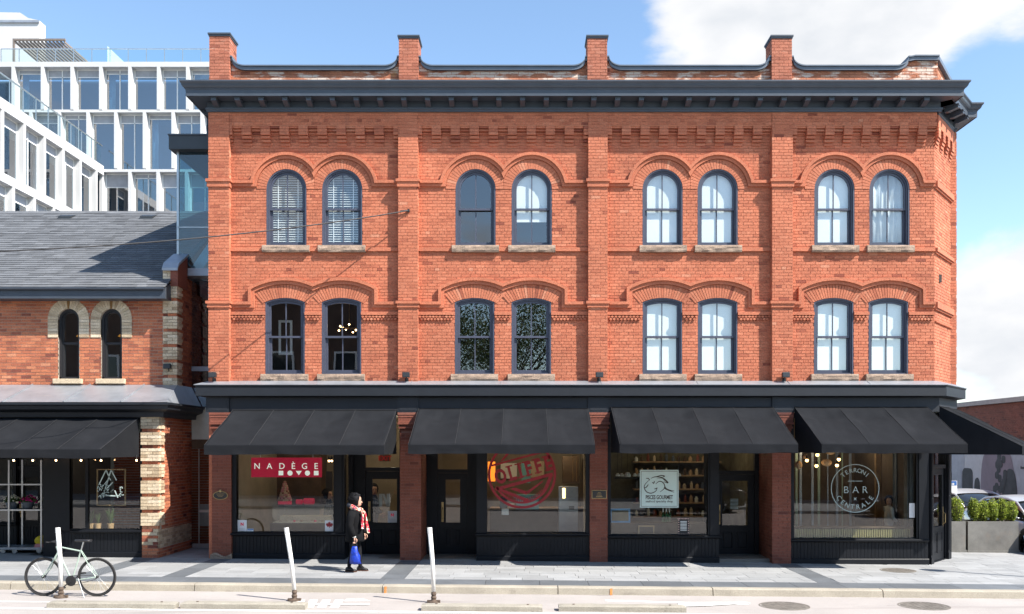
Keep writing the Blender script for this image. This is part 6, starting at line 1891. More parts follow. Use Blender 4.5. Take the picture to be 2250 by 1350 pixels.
# cream pier of the shopfront and the ground floor side wall
PX0, PX1 = wx(311.5), HX - 0.02
zg = gz(-8.2)
bed = MB(); bed.box(PX0 + 0.01, PX1 - 0.012, 0.012, 1.9, zg - 0.1, 3.2); bed.build('pier', hmortar_m, HOUSE)
z = zg
cN = 0.071
kk = 0
while z < 3.17:
    frac = (z - zg)
    if frac < 0.22: kind = 'red'
    elif frac < 0.62: kind = 'mix'
    else:
        kind = 'red' if (kk % 5) == 4 else 'cream'
    kk += 1
    prj = 0.0 if kind != 'cream' else -0.035
    cut = (PX0 + PX1) / 2 + (0.06 if kk % 2 else -0.05)
    for a, e in ((PX0 - (0.015 if kind == 'cream' else 0), cut), (cut, PX1 + (0.03 if kind == 'cream' else 0))):
        tg = hb if kind == 'red' else (hcream if kind == 'cream' or RND.random() < 0.72 else hb)
        tg.rv = RND.random() * (0.6 if kind == 'mix' else 1); tg.box(a + 0.005, e - 0.005, prj, 0.1, z + 0.004, z + cN - 0.004)
    z += cN
    # side
    if kind == 'cream':
        hcream.rv = RND.random(); hcream.box(PX1 - 0.1, PX1 + 0.03, 0.105, 0.26 + 0.04 * (kk % 2), z - cN + 0.004, z - 0.004)
G2 = Matrix.Translation((PX1, 0, 0)) @ Matrix.Rotation(PI / 2, 4, 'Z')
lay(0.2, 2.0, zg + 0.62, 3.2, G2, hb, zb=zg, header=False, course=0.072, length=0.225, joint=0.011, bias=-0.05)
lay(0.0, 2.0, zg, zg + 0.2, G2, hb, zb=zg, header=False, course=0.072, length=0.225, joint=0.011, bias=-0.1)
lay(0.0, 2.0, zg + 0.2, zg + 0.62, G2, hcream, zb=zg, header=False, course=0.072, length=0.225, joint=0.011, bias=-0.3)
hb.build('brickwork', hbrick_m, HOUSE, kind='stuff')
hcream.build('cream_brickwork', cream_m, HOUSE, kind='stuff')
# shopfront of the house
HSW = shop_window(HOUSE, wx(130), PX0, wx(150), wx(305), wz(1166), 3.2, sill_r=-0.01, sill_l=-0.25, mull=[wx(186)])
m = MB(); m.box(wx(92), wx(130), 0.05, 0.25, zg - 0.1, 3.2); m.build('door_post', shop_m, HOUSE)
m = MB(); m.box(-15, wx(60), 1.6, 1.7, zg - 0.1, 3.3); m.build('shop_wall', dark_room, HOUSE)
shop_door(HOUSE, wx(40, 1.55), wx(94, 1.55), gz(-11), 2.0, 3.0, 1.55, wx(52, 1.55), wx(84, 1.55), 0.8, 1.85)
shop_window(HOUSE, -13.6, wx(36, 1.5), -13.5, wx(30, 1.5), 0.75, 3.2, y=1.5)
m = MB(); m.box(wx(92), PX0, 3.4, 3.5, 0, 3.3); m.build('room_wall', room_d, HOUSE)
m = MB(); m.box(-15, PX0, 0.1, 3.4, 3.22, 3.3); m.build('shop_ceiling', dark_room, HOUSE)
m = MB(); m.box(-15, PX0, 0.3, 3.4, 0.06, 0.13); m.build('room_floor', dark_room, HOUSE)
m = MB(); m.box(wx(92), wx(95), 0.25, 3.4, 0, 3.2); m.build('room_partition', dark_room, HOUSE)
awning('awning', 'black canvas awning over the old house shopfront at far left', -14.5, wx(307), wz(918), 1.83, wz(988, -1.83), wz(1006, -1.83), seams=6, seed=7.0)
floodlight(wx(372, HY), HY, wz(806, HY), 'small black floodlight on the cream quoins of the old house')
for k, px in enumerate((30, 72, 123, 178, 222, 300)):
    yy = -0.2
    x, z = wx(px, yy), wz(1012, yy)
    t = thing('bulb_lamp', ['tiny warm bulb, first from the left under the old house awning', 'tiny warm bulb, second from the left under the old house awning', 'tiny warm bulb, third from the left under the old house awning', 'tiny warm bulb, fourth from the left under the old house awning', 'tiny warm bulb, fifth from the left under the old house awning', 'tiny warm bulb beside the cream pier under the old house awning'][k], 'lamp', (x, yy, z), 'festoon bulbs under the house awning')
    m = MB(); m.ball((x, yy, z), 0.02, 8, 6); m.build('bulb', bulb_s, t, smooth=True)
    m = MB(); m.tube([(x, yy, z + 0.018), (x, yy, z + 0.12)], 0.012, 6); m.build('socket', trim_m, t)
# decal and easel in the house window
t = thing('window_drawing', 'white line drawing on the glass of the old house shop window', 'decal', (wx(232, 0.1), 0.11, wz(1110)))
yy = YS + 0.05
def seg(m, p, q, w):
    a, b_ = Vector((wx(p[0], yy), wz(p[1], yy))), Vector((wx(q[0], yy), wz(q[1], yy)))
    d = (b_ - a).normalized(); n_ = Vector((-d.y, d.x)) * w
    m.prism([tuple(a - n_), tuple(b_ - n_), tuple(b_ + n_), tuple(a + n_)], yy, yy + 0.002)
m = MB()
for p, q in (((233, 1033), (219, 1062)), ((244, 1033), (256, 1056)), ((233, 1033), (243, 1056)), ((244, 1033), (230, 1078)), ((248, 1060), (228, 1080)), ((252, 1078), (259, 1094)), ((231, 1089), (254, 1090))): seg(m, p, q, 0.012)
r_ = random.Random(5)
for k in range(26):
    a = (216 + r_.random() * 20, 1062 + r_.random() * 28); seg(m, a, (a[0] + r_.uniform(-6, 6), a[1] + r_.uniform(-8, 8)), 0.008)
for k in range(14):
    a = (262 + r_.random() * 6, 1066 + r_.random() * 26); seg(m, a, (a[0] + r_.uniform(-4, 4), a[1] + r_.uniform(-5, 5)), 0.009)
for k in range(14):
    a = (224 + r_.random() * 30, 1062 + r_.random() * 24); seg(m, a, (a[0] + r_.uniform(-8, 8), a[1] + r_.uniform(-3, 3)), 0.005)
m.build('lines', film_w, t, fix=True, kind='stuff')
frame_thing('picture_frame', 'thin wooden picture frame inside the old house shop window', 'frame', 212, 276, 1031, 1112, 0.5, 0.025, wood_m)
def tuft(m, c, h, n, sp, seed):
    r = random.Random(seed)
    for k in range(n):
        a = r.uniform(0, 2 * PI); l = h * r.uniform(0.6, 1.0); o = sp * r.uniform(0.3, 1.0)
        m.rv = r.random()
        b0 = Vector(c); b2 = b0 + Vector((math.cos(a) * o, math.sin(a) * o, l)); b1 = (b0 + b2) / 2 + Vector((0, 0, l * 0.15))
        sd = Vector((-math.sin(a), math.cos(a), 0)) * 0.012
        m.add([b0 - sd * 0.5, b0 + sd * 0.5, b1 + sd, b1 - sd, b2], [(0, 1, 2, 3), (3, 2, 4)])
for k, (px, h) in enumerate(((200, 0.35), (215, 0.3), (243, 0.4))):
    yy2 = 0.35
    x, z0_ = wx(px, yy2), wz(1166)
    t = thing('pot_plant', ('spiky green plant in a brown pot, leftmost in the old house window', 'bushy green plant in a pot, middle of the old house window', 'grassy green plant in a brown pot, rightmost in the old house window')[k], 'plant', (x, yy2, z0_), 'pot plants in the house window')
    m = MB(); m.lathe([(0.06, 0), (0.075, 0.13), (0.066, 0.13), (0.05, 0.1)], 14, (x, yy2, z0_)); m.build('pot', wood_m, t, fix=True)
    m = MB(); tuft(m, (x, yy2, z0_ + 0.1), h, 46, 0.17, k); m.build('leaves', plant_m, t, kind='stuff')
m = MB(); m.box(wx(150), PX0, 0.24, 0.6, 0.1, wz(1167)); tag(m.build('window_shelf', wood_dk), 'dark display shelf inside the old house shop window', 'shelf')
lamp(-9.6, 1.4, 2.7, 5)

# ================================================================ glass link between the houses
LINK = thing('glass_link', 'narrow glass stair link with a dark flat canopy between the two brick buildings', 'building', (-7.6, 1.9, 0.1))
lx0, lx1 = -8.20, XL
LY = 1.6
zt_, zbm = 9.53, wz(590, LY)
m = MB(); m.box(lx0 - 0.13, lx1 - 0.01, 1.38, 6.0, 9.55, 9.86); m.build('canopy', dark_steel, LINK)
m = MB(); m.box(lx0 - 0.15, lx1 - 0.01, 1.36, 6.02, 9.862, 9.90); m.build('canopy_edge', corn_m, LINK)
m = MB(); m.box(lx0, lx1 - 0.01, LY, LY + 0.02, zbm, 9.55); m.build('glass_front', g_link, LINK)
m = MB(); m.box(lx0, lx0 + 0.02, LY + 0.021, 6.0, 7.0, 9.55); m.build('glass_side', g_link, LINK)
m = MB(); m.box(lx0 - 0.02, lx0 + 0.03, LY - 0.02, LY + 0.03, zbm, 9.55); m.build('corner_profile', steel_m, LINK)
m = MB(); m.box(lx0, lx1 - 0.01, LY - 0.02, LY - 0.001, wz(501, LY), wz(499, LY)); m.build('glazing_bar', steel_m, LINK)
m = MB(); m.hexa([(lx0 + 0.05, LY + 0.5, zbm), (lx0 + 0.35, LY + 0.5, zbm), (lx0 + 0.35, LY + 1.6, zbm), (lx0 + 0.05, LY + 1.6, zbm), (lx1 - 0.35, LY + 0.5, zbm + 1.25), (lx1 - 0.02, LY + 0.5, zbm + 1.25), (lx1 - 0.02, LY + 1.6, zbm + 1.25), (lx1 - 0.35, LY + 1.6, zbm + 1.25)]); m.build('stair_flight', zinc_m, LINK)
m = MB(); m.box(lx0 + 0.1, lx1 - 0.01, LY - 0.03, LY + 0.4, zbm - 0.18, zbm - 0.002); m.build('floor_beam', zinc_m, LINK)
LY2 = 1.95
m = MB(); m.box(HX + 0.01, lx1 - 0.01, LY2, LY2 + 0.02, wz(806, LY2), zbm - 0.18); m.build('glass_front', g_mod, LINK)
m = MB(); m.box(HX - 2.5, lx1 - 0.01, LY2 + 1.2, LY2 + 1.3, 0, zbm - 0.18); m.build('inner_wall', mat('blue_grey_wall', (0.30, 0.36, 0.42), 0.8), LINK)
m = MB(); m.box(HX + 0.01, lx1 - 0.01, LY2 - 0.04, LY2 + 0.04, wz(816, LY2), wz(806, LY2)); m.build('glazing_bar', zinc_m, LINK)
m = MB(); m.box(HX + 0.01, lx1 - 0.01, LY2, LY2 + 0.02, wz(895, LY2), wz(816, LY2)); m.build('glass_lower', g_mod, LINK)
m = MB(); m.box(HX + 0.01, lx1 - 0.01, LY2 - 0.02, LY2 + 0.04, wz(966, LY2), wz(896, LY2)); m.build('pale_panel', mat('pale_green_panel', (0.55, 0.60, 0.55), 0.4), LINK)
m = MB(); m.box(HX + 0.01, lx1 - 0.01, LY2 - 0.02, LY2 + 0.06, wz(986, LY2), wz(967, LY2)); m.build('transom', wood_dk, LINK)
xm = wx(437, LY2)
for a, e in ((HX + 0.02, xm - 0.01), (xm + 0.01, lx1 - 0.02)):
    m = MB(); m.box(a, e, LY2 + 0.01, LY2 + 0.022, gz(-7.4) + 0.12, wz(987, LY2)); m.build('door_pane', g_shop, LINK)
    m = MB(); m.box(a, e, LY2 - 0.005, LY2 + 0.035, gz(-7.4) + 0.01, gz(-7.4) + 0.12); m.build('kick_rail', steel_m, LINK)
m = MB(); m.box(xm - 0.01, xm + 0.01, LY2 - 0.005, LY2 + 0.035, gz(-7.4), wz(987, LY2)); m.build('door_stile', steel_m, LINK)
m = MB(); m.box(xm + 0.02, lx1 - 0.02, LY2 - 0.05, LY2 - 0.02, wz(1126, LY2), wz(1120, LY2)); m.build('push_bar', steel_m, LINK)
m = MB(); m.box(HX + 0.05, HX + 0.36, LY2 + 0.3, LY2 + 0.34, wz(1156, LY2 + 0.3), wz(1108, LY2 + 0.3)); tag(m.build('mail_box', zinc_m), 'grey louvred metal box inside the glass lane door', 'box')
m = MB(); m.box(HX, lx1, LY2 + 0.1, LY2 + 1.2, 0.0, 0.08); m.build('floor', floor_in, LINK)
lb_ = MB(); lay(HX - 2.4, lx1 - 0.02, 0.08, 2.9, front(LY2 + 1.16), lb_, header=False); lb_.build('lane_brickwork', pier_m, LINK, kind='stuff')

# ================================================================ white modern building behind
MD = 35.0                                             # main face at this depth
MOD = thing('white_modern_building', 'white modern apartment block with deep square window grid and glass roof railing', 'building', (-24, 37, 0))
def mp(px, py, y=MD): return wx(px, y), wz(py, y)
glassback = mat('modern_room', (0.06, 0.10, 0.15), 0.9, var=0.3, vscale=0.7)
shade_m = mat('grey_roller_shade', (0.36, 0.37, 0.40), 0.8, var=0.1)
curt_m = mat('pale_drapery', (0.55, 0.62, 0.68), 0.9, var=0.15, vscale=2)
X0m, X1m = -25.35, -18.3
def modern_window(parent, T, w, h, blind, split, curtain):
    """window set at the back of a deep cell; local x along the face, y inwards"""
    m = MB(T=T)
    f = 0.06
    m.box(0, f, 0.0, 0.08, 0, h); m.box(w - f, w, 0.0, 0.08, 0, h); m.box(f, w - f, 0.0, 0.08, 0, f); m.box(f, w - f, 0.0, 0.08, h - f, h)
    if split: m.box(split - 0.03, split + 0.03, 0.0, 0.08, f, h - f)
    if blind: m.box(f, w - f, 0.0, 0.07, h - blind - 0.05, h - blind)
    win = m.build('window', white_paint, parent)
    m = MB(T=T); m.box(f, w - f, 0.03, 0.042, f, h - (blind or f)); m.build('pane', g_mod, win)
    if blind:
        m = MB(T=T); m.box(f, w - f, 0.03, 0.06, h - blind, h - f); m.build('shade_box', shade_m, win)
    if curtain:
        m = MB(T=T); m.grid(lambda u, v: (f + curtain * u, 0.35 + 0.04 * math.sin(u * 28), f + (h - f) * v), 24, 1, thick=(0, 0.02, 0)); m.build('curtain', curt_m, win, smooth=True)
    return win
rows = [(wz(243, MD), wz(147, MD), [25, 89.5, 154.5, 217.5, 281.5, 344.5, 408.5, 472], True), (wz(370, MD), wz(247, MD), [0.5, 63.5, 126.5, 189.5, 250.5, 313.5, 376.5, 440], False), (wz(500, MD), wz(378, MD), [218, 281.5, 343.5, 406, 470], False)]
cw, rec = 0.20, 0.42
for ri, (zb_, zt2, cols, _) in enumerate(rows):
    m = MB(); m.box(X0m if ri == 2 else -34, X1m, MD, MD + 2, zt2, zt2 + (0.30 if ri == 0 else 0.16)); m.build('floor_slab', white_m, MOD)
    for i, px in enumerate(cols):
        x = wx(px, MD)
        if x < X0m - 0.3 and ri == 2: continue
        m = MB(); m.box(x, x + cw, MD, MD + rec + 0.1, zb_, zt2); m.build('column', white_m, MOD)
        if i + 1 < len(cols):
            xn = wx(cols[i + 1], MD)
            T = Matrix.Translation((x + cw, MD + rec, zb_))
            modern_window(MOD, T, xn - x - cw, zt2 - zb_, (0.45, 0.5, 0.8)[ri] if (i + ri) % 3 else 0.25, (xn - x) * 0.5 if (i + ri) % 2 else None, (xn - x) * 0.22 if (i + ri) % 3 == 0 else None)
m = MB(); m.box(X0m - 9, X1m, MD + 2.2, MD + 2.4, 0, wz(147, MD)); m.build('room_wall', glassback, MOD)
m = MB(); m.box(X0m - 9, X1m, MD + rec + 0.2, MD + 2.2, wz(243, MD) - 0.15, wz(243, MD) - 0.1); m.box(X0m - 9, X1m, MD + rec + 0.2, MD + 2.2, wz(370, MD) - 0.15, wz(370, MD) - 0.1); m.build('room_floor', glassback, MOD)
m = MB(); m.box(-40, X1m, MD + 2.4, MD + 14, 0, wz(150, MD)); m.build('rear_block', white_m, MOD)
# roof rail
zr0, zr1 = wz(136, MD), wz(107, MD)
xr = wx(0, MD)
while xr < X1m:
    m = MB(); m.box(xr + 0.02, xr + 1.08, MD + 0.1, MD + 0.115, zr0, zr1); m.build('rail_pane', g_rail, MOD)
    m = MB(); m.box(xr - 0.015, xr + 0.015, MD + 0.08, MD + 0.13, zr0, zr1); m.build('rail_post', steel_m, MOD)
    xr += 1.1
m = MB(); m.box(wx(0, MD), X1m, MD + 0.08, MD + 0.14, zr1 + 0.002, zr1 + 0.04); m.build('hand_rail', steel_m, MOD)
m = MB(); m.prism([mp(226, 136), mp(272, 136), mp(226, 92)][::1], MD + 0.6, MD + 0.65); m.build('wind_screen', sign_g, MOD, fix=True)
# pergola
m = MB()
yp = MD + 1.0
A0, A1 = (wx(32, yp), wz(90, yp)), (wx(140, yp), wz(90, yp))
for k in range(14):
    xa = A0[0] + (A1[0] - A0[0]) * k / 13
    m = MB(); m.hexa([(xa, yp, A0[1] - 0.12), (xa + 0.07, yp, A0[1] - 0.12), (xa + 1.35, yp + 1.2, A0[1] - 1.25), (xa + 1.28, yp + 1.2, A0[1] - 1.25), (xa, yp, A0[1]), (xa + 0.07, yp, A0[1]), (xa + 1.35, yp + 1.2, A0[1] - 1.13), (xa + 1.28, yp + 1.2, A0[1] - 1.13)])
    m.build('pergola_slat', mat('pergola_brown', (0.18, 0.15, 0.13), 0.7) if k == 0 else MAT['pergola_brown'], MOD)
m = MB(); m.box(A0[0] - 0.1, A1[0] + 0.1, yp - 0.05, yp + 0.08, A0[1] + 0.002, A0[1] + 0.12); m.box(A0[0] - 0.1, A0[0], yp - 0.05, yp + 0.08, zr0, A0[1]); m.build('pergola_beam', MAT['pergola_brown'], MOD)
# penthouse volume
yq = MD + 4
m = MB(); m.prism([(wx(-80, yq), wz(150, yq)), (wx(86, yq), wz(150, yq)), (wx(86, yq), wz(45, yq)), (wx(62, yq), wz(40, yq)), (wx(44, yq), wz(28, yq)), (wx(-80, yq), wz(26, yq))], yq, yq + 0.8); ph = m.build('penthouse', white_m, MOD, fix=True)
m = MB(); m.box(wx(-80, yq), wx(87, yq), yq - 0.1, yq - 0.002, wz(51, yq), wz(46, yq)); m.build('penthouse_band', zinc_m, ph)
# left wing, running towards the street
wzs = [(19.55, 0.55), (15.95, 0.45), (12.4, 0.45)]
for z, h in wzs:
    m = MB(); m.box(X0m - 2.0, X0m, 20.0, MD, z - h, z); m.build('wing_slab', white_m, MOD)
m = MB(); m.box(X0m - 4.2, X0m - 2.0, 20.0, MD, 0, 19.3); m.build('wing_room', glassback, MOD)
for lvl, (zb_, zt2, off) in enumerate(((15.95, 19.0, 0.0), (12.4, 15.5, 0.95))):
    ys = [22.3 + off + 1.95 * k for k in range(7)]
    for i, yy in enumerate(ys):
        if yy > MD - 0.2: continue
        m = MB(); m.box(X0m - 0.36, X0m - 0.003, yy, yy + 0.20, zb_, zt2); m.build('column', white_m, MOD)
        if i + 1 < len(ys):
            T = Matrix.Translation((X0m - 0.34, yy + 0.20, zb_)) @ Matrix.Rotation(PI / 2, 4, 'Z')
            modern_window(MOD, T, min(ys[i + 1], MD + 0.3) - yy - 0.20, zt2 - zb_, 0.5, None if i % 2 else 0.8, 0.25 if i % 3 == 0 else None)
yy = 20.2
while yy < MD - 0.3:
    m = MB(); m.box(X0m - 0.1, X0m - 0.085, yy + 0.02, min(yy + 1.2, MD - 0.05), 19.56, 20.75); m.build('rail_pane', g_rail, MOD)
    m = MB(); m.box(X0m - 0.12, X0m - 0.07, yy - 0.015, yy + 0.015, 19.56, 20.75); m.build('rail_post', steel_m, MOD)
    yy += 1.22
m = MB(); m.box(X0m - 0.13, X0m - 0.06, 20, MD, 20.752, 20.80); m.build('hand_rail', steel_m, MOD)
# ================================================================ right side: planters, shrubs, cars, far wall
# planters (corner forecourt)
PYc = 2.6
def planter(px0, px1, label):
    xa, xb = wx(px0, PYc), wx(px1, PYc)
    zg = gz(xa) - 0.012
    zt = wz(1146, PYc)
    t = thing('planter_box', label, 'planter', ((xa + xb) / 2, PYc + 0.3, zg), 'planters by the corner door')
    m = MB(); w = 0.03
    m.box(xa, xb, PYc, PYc + w, zg + 0.06, zt); m.box(xa, xb, PYc + 0.6 - w, PYc + 0.6, zg + 0.06, zt); m.box(xa, xa + w, PYc + w, PYc + 0.6 - w, zg + 0.06, zt); m.box(xb - w, xb, PYc + w, PYc + 0.6 - w, zg + 0.06, zt)
    m.build('box_wall', planter_m, t)
    m = MB(); m.box(xa - 0.02, xb + 0.02, PYc - 0.02, PYc + 0.62, zg, zg + 0.06); m.build('base', planter_m, t)
    m = MB(); m.box(xa + w, xb - w, PYc + w, PYc + 0.6 - w, zg + 0.06, zt - 0.06); m.build('soil', bark_m, t)
    return xa, xb, zt
P1 = planter(1998, 2122, 'grey metal planter beside the corner door, half hidden by the post')
P2 = planter(2127, 2238, 'grey metal planter at the right, fully in view')
def leaf_ball(m, c, rx, ry, rz_, n, size, seed, shell=0.55):
    r = random.Random(seed)
    for k in range(n):
        while True:
            v = Vector((r.uniform(-1, 1), r.uniform(-1, 1), r.uniform(-1, 1)))
            if shell < v.length < 1: break
        bumpy = 0.88 + 0.2 * mnoise.noise(v * 2.6 + Vector((seed, 0, 0)))
        p = Vector((c[0] + v.x * rx * bumpy, c[1] + v.y * ry * bumpy, c[2] + v.z * rz_ * bumpy))
        a = Vector((r.uniform(-1, 1), r.uniform(-1, 1), r.uniform(-0.2, 1))).normalized()
        b_ = a.cross(Vector((r.uniform(-1, 1), r.uniform(-1, 1), r.uniform(-1, 1)))).normalized()
        s = size * r.uniform(0.6, 1.25)
        m.rv = r.random()
        m.add([p - b_ * s * 0.4, p + a * s * 0.6 - b_ * 0.0 + b_ * s * 0.0, p + b_ * s * 0.4, p + a * s * 1.1 + b_ * s * 0.1], [(0, 1, 2), (1, 3, 2)])
bushes = [(2100, P1, 'clipped green boxwood bush next to the corner post'), (2060, P1, 'clipped green boxwood bush hidden behind the corner post'),
          (2140, P2, 'clipped green boxwood bush, leftmost in the right planter'), (2160, P2, 'clipped green boxwood bush, second from left in the right planter'), (2181, P2, 'clipped green boxwood bush, middle of the right planter'), (2202, P2, 'clipped green boxwood bush, fourth from left in the right planter'), (2221, P2, 'clipped green boxwood bush, rightmost in the right planter')]
for k, (px, P, lab) in enumerate(bushes):
    x = wx(px, PYc + 0.3)
    zt = P[2] - 0.06
    t = thing('boxwood_bush', lab, 'bush', (x, PYc + 0.3, zt), 'boxwood bushes in the planters')
    m = MB()
    hh = 0.285 + 0.015 * ((k * 7) % 3) + (0.05 if k < 2 else 0)
    rr = 0.168 if k > 1 else 0.22
    leaf_ball(m, (x, PYc + 0.3, zt + hh), rr, 0.19, hh + 0.01, 4200, 0.030, k + 1, 0.45)
    m.build('foliage', leaf_box, t, kind='stuff')
    m = MB(); m.ball((x, PYc + 0.3, zt + hh), 1.0, 10, 8, (rr * 0.62, 0.12, hh * 0.7)); m.build('inner_twigs', bark_m, t)
    m = MB(); m.tube([(x, PYc + 0.3, zt - 0.01), (x, PYc + 0.3, zt + 0.3)], 0.02, 6); m.build('stem', bark_m, t)

# cars ---------------------------------------------------------------
def car(label, loc, rz, paint, roof_h=1.36, L=4.6, Wd=1.80, group='cars on the side street'):
    """local x forward, z up; body lofted from cross sections"""
    t = thing('parked_car', label, 'car', loc, group, world=False, rz=rz)
    hw = Wd / 2
    # stations: x, half width at sill, half width at belt, z under, z sill, z belt(shoulder), z top of the lower body
    st = [(-2.28, 0.62, 0.60, 0.42, 0.52, 0.72, 0.76), (-2.20, 0.78, 0.76, 0.30, 0.45, 0.86, 0.93), (-1.9, 0.86, 0.82, 0.24, 0.40, 0.90, 1.00), (-1.3, 0.90, 0.85, 0.20, 0.38, 0.88, 0.98), (-0.5, 0.90, 0.84, 0.20, 0.36, 0.86, 0.93), (0.4, 0.90, 0.84, 0.20, 0.36, 0.84, 0.91), (1.0, 0.90, 0.83, 0.20, 0.38, 0.82, 0.93),
          (1.5, 0.89, 0.80, 0.22, 0.40, 0.78, 0.86), (1.95, 0.84, 0.72, 0.24, 0.42, 0.70, 0.76), (2.2, 0.72, 0.60, 0.28, 0.44, 0.62, 0.66), (2.3, 0.55, 0.5, 0.34, 0.46, 0.55, 0.57)]
    rings = []
    for x, a, b_, z0, z1, z2, z3 in st:
        half = [(0.0, z0), (a * 0.8, z0), (a * 0.97, z0 + 0.04), (a, z1), (a * 1.005, (z1 + z2) / 2 - 0.02), (a * 0.985, (z1 + z2) / 2 + 0.06), (b_ * 1.02, z2), (b_ * 0.9, z3 - 0.02), (b_ * 0.5, z3 + 0.012), (0.0, z3 + 0.02)]
        full = half + [(-y, z) for y, z in reversed(half[1:-1])]
        rings.append([(x, -y, z) for y, z in full])
    m = MB(); m.rings(rings); body = m.build('body', paint, t, smooth=True, local=True, fix=True)
    # greenhouse
    g = [(-1.85, 0.74, 0.97, 0.60, 1.0), (-1.15, 0.80, 0.95, 0.58, roof_h - 0.06), (-0.55, 0.82, 0.93, 0.60, roof_h), (0.05, 0.82, 0.92, 0.60, roof_h - 0.02), (0.45, 0.82, 0.92, 0.59, roof_h - 0.09), (1.28, 0.78, 0.90, 0.66, 0.93)]
    def ringg(x, wb, zb_, wt, zt, e=0.0):
        h = [(wb + e, zb_ - 0.03), (wt + 0.06 + e, zt - 0.10 if zt - zb_ > 0.15 else zt - 0.02), (wt + e, zt - 0.03), (wt * 0.6, zt + 0.012), (0, zt + 0.018)]
        return [(x, -y, z) for y, z in h] + [(x, y, z) for y, z in reversed(h[:-1])]
    m = MB(); m.rings([ringg(*q) for q in g]); m.build('cabin_glass', car_glass, t, smooth=True, local=True, fix=True)
    # roof skin, pillars
    m = MB()
    for s in (-1, 1):
        path = [(1.30, s * 0.80, 0.92), (0.48, s * 0.655, roof_h - 0.105), (0.05, s * 0.66, roof_h - 0.04), (-0.55, s * 0.655, roof_h - 0.025), (-1.15, s * 0.64, roof_h - 0.085), (-1.88, s * 0.70, 0.99)]
        m.tube(path, [0.03, 0.032, 0.03, 0.03, 0.036, 0.05], 8)
        m.tube([(-0.45, s * 0.835, 0.92), (-0.60, s * 0.66, roof_h - 0.04)], 0.028, 6)
    m.build('pillar', paint, t, smooth=True, local=True)
    m = MB()
    rf = [[(x, -w * k, z + 0.022 - 0.03 * abs(k) ** 3) for k in (-1, -0.7, -0.3, 0, 0.3, 0.7, 1)] for x, w, z in ((0.46, 0.63, roof_h - 0.08), (0.05, 0.645, roof_h), (-0.55, 0.64, roof_h + 0.02), (-1.14, 0.62, roof_h - 0.04))]
    m.rings(rf, closed=False, caps=False); m.build('roof_panel', paint, t, smooth=True, local=True)
    for s in (-1, 1):
        m = MB(); m.ball((0.92, s * 0.99, 0.98), 1.0, 10, 7, (0.07, 0.10, 0.065)); m.tube([(0.98, s * 0.84, 0.94), (0.93, s * 0.95, 0.96)], 0.018, 6); m.build('mirror', paint if s > 0 else paint, t, smooth=True, local=True)
        m = MB(); m.ball((2.02, s * 0.64, 0.665), 1.0, 12, 8, (0.16, 0.14, 0.055)); m.build('headlight', lamp_lens, t, smooth=True, local=True)
        m = MB(); m.ball((-2.2, s * 0.62, 0.80), 1.0, 12, 8, (0.07, 0.16, 0.06)); m.build('tail_light', redlamp_m, t, smooth=True, local=True)
        m = MB(); m.box(-0.35, -0.18, s * 0.905 - 0.01, s * 0.905 + 0.01, 0.76, 0.785); m.build('door_handle', chrome_m, t, local=True)
        m = MB(); m.tube([(1.15, s * 0.905, 0.30), (0.95, s * 0.91, 0.6), (0.9, s * 0.88, 0.86)], 0.004, 4); m.tube([(-0.45, s * 0.91, 0.34), (-0.5, s * 0.91, 0.6), (-0.45, s * 0.86, 0.88)], 0.004, 4); m.build('door_gap', trim_m, t, local=True)
        for x in (1.36, -1.36):
            m = MB(); m.lathe([(0.20, -0.02), (0.325, -0.02), (0.335, 0.03), (0.335, 0.16), (0.325, 0.21), (0.215, 0.21), (0.21, 0.19)], 28, (x, s * 0.93 - (0.0 if s < 0 else 0.0), 0.335), 'y')
            yy = s * 0.93
            m = MB()
            prof = [(0.20, -0.10), (0.32, -0.10), (0.335, -0.06), (0.335, 0.06), (0.32, 0.10), (0.20, 0.10)]
            m.lathe(prof, 28, (x, s * 0.83, 0.335), 'y'); wh = m.build('wheel', rubber_m, t, smooth=False, local=True, fix=True)
            m = MB()
            for k in range(10):
                a = 2 * PI * k / 10
                ca, sa = math.cos(a), math.sin(a)
                m.tube([(x + 0.03 * ca, s * 0.915, 0.335 + 0.03 * sa), (x + 0.21 * ca, s * 0.925, 0.335 + 0.21 * sa)], 0.014, 5)
            m.lathe([(0.198, -0.02), (0.218, -0.02), (0.218, 0.02), (0.198, 0.02)], 24, (x, s * 0.91, 0.335), 'y')
            m.lathe([(0.05, -0.02), (0.05, 0.03), (0.01, 0.03)], 12, (x, s * 0.905, 0.335), 'y')
            m.build('rim', chrome_m, wh, local=True, fix=True)
            m = MB(); m.lathe([(0.345, -0.12), (0.385, -0.12), (0.385, 0.10), (0.345, 0.10)], 28, (x, s * 0.80, 0.345), 'y'); m.build('wheel_arch', trim_m, t, local=True, fix=True)
    m = MB(); m.box(2.20, 2.285, -0.42, 0.42, 0.40, 0.52); m.box(2.24, 2.30, -0.30, 0.30, 0.545, 0.60); m.build('grille', trim_m, t, local=True)
    m = MB(); m.box(2.285, 2.305, -0.26, 0.26, 0.41, 0.51); m.build('number_plate', sign_w, t, local=True)
    for s in (-1, 1):
        m = MB(); m.tube([(1.32, s * 0.2, 0.945), (0.95, s * 0.2 - 0.45, 1.07)], 0.008, 5); m.build('wiper', trim_m, t, local=True)
    return t
car('silver coupe waiting on the side street behind the bushes', (14.3, 9.2, gz(14.3) - 0.10), -PI / 2, silver_m)
car('silver car cut off by the right edge of the picture', (13.35, 3.9, gz(13.3) - 0.10), -PI / 2, silver_m, roof_h=1.42)

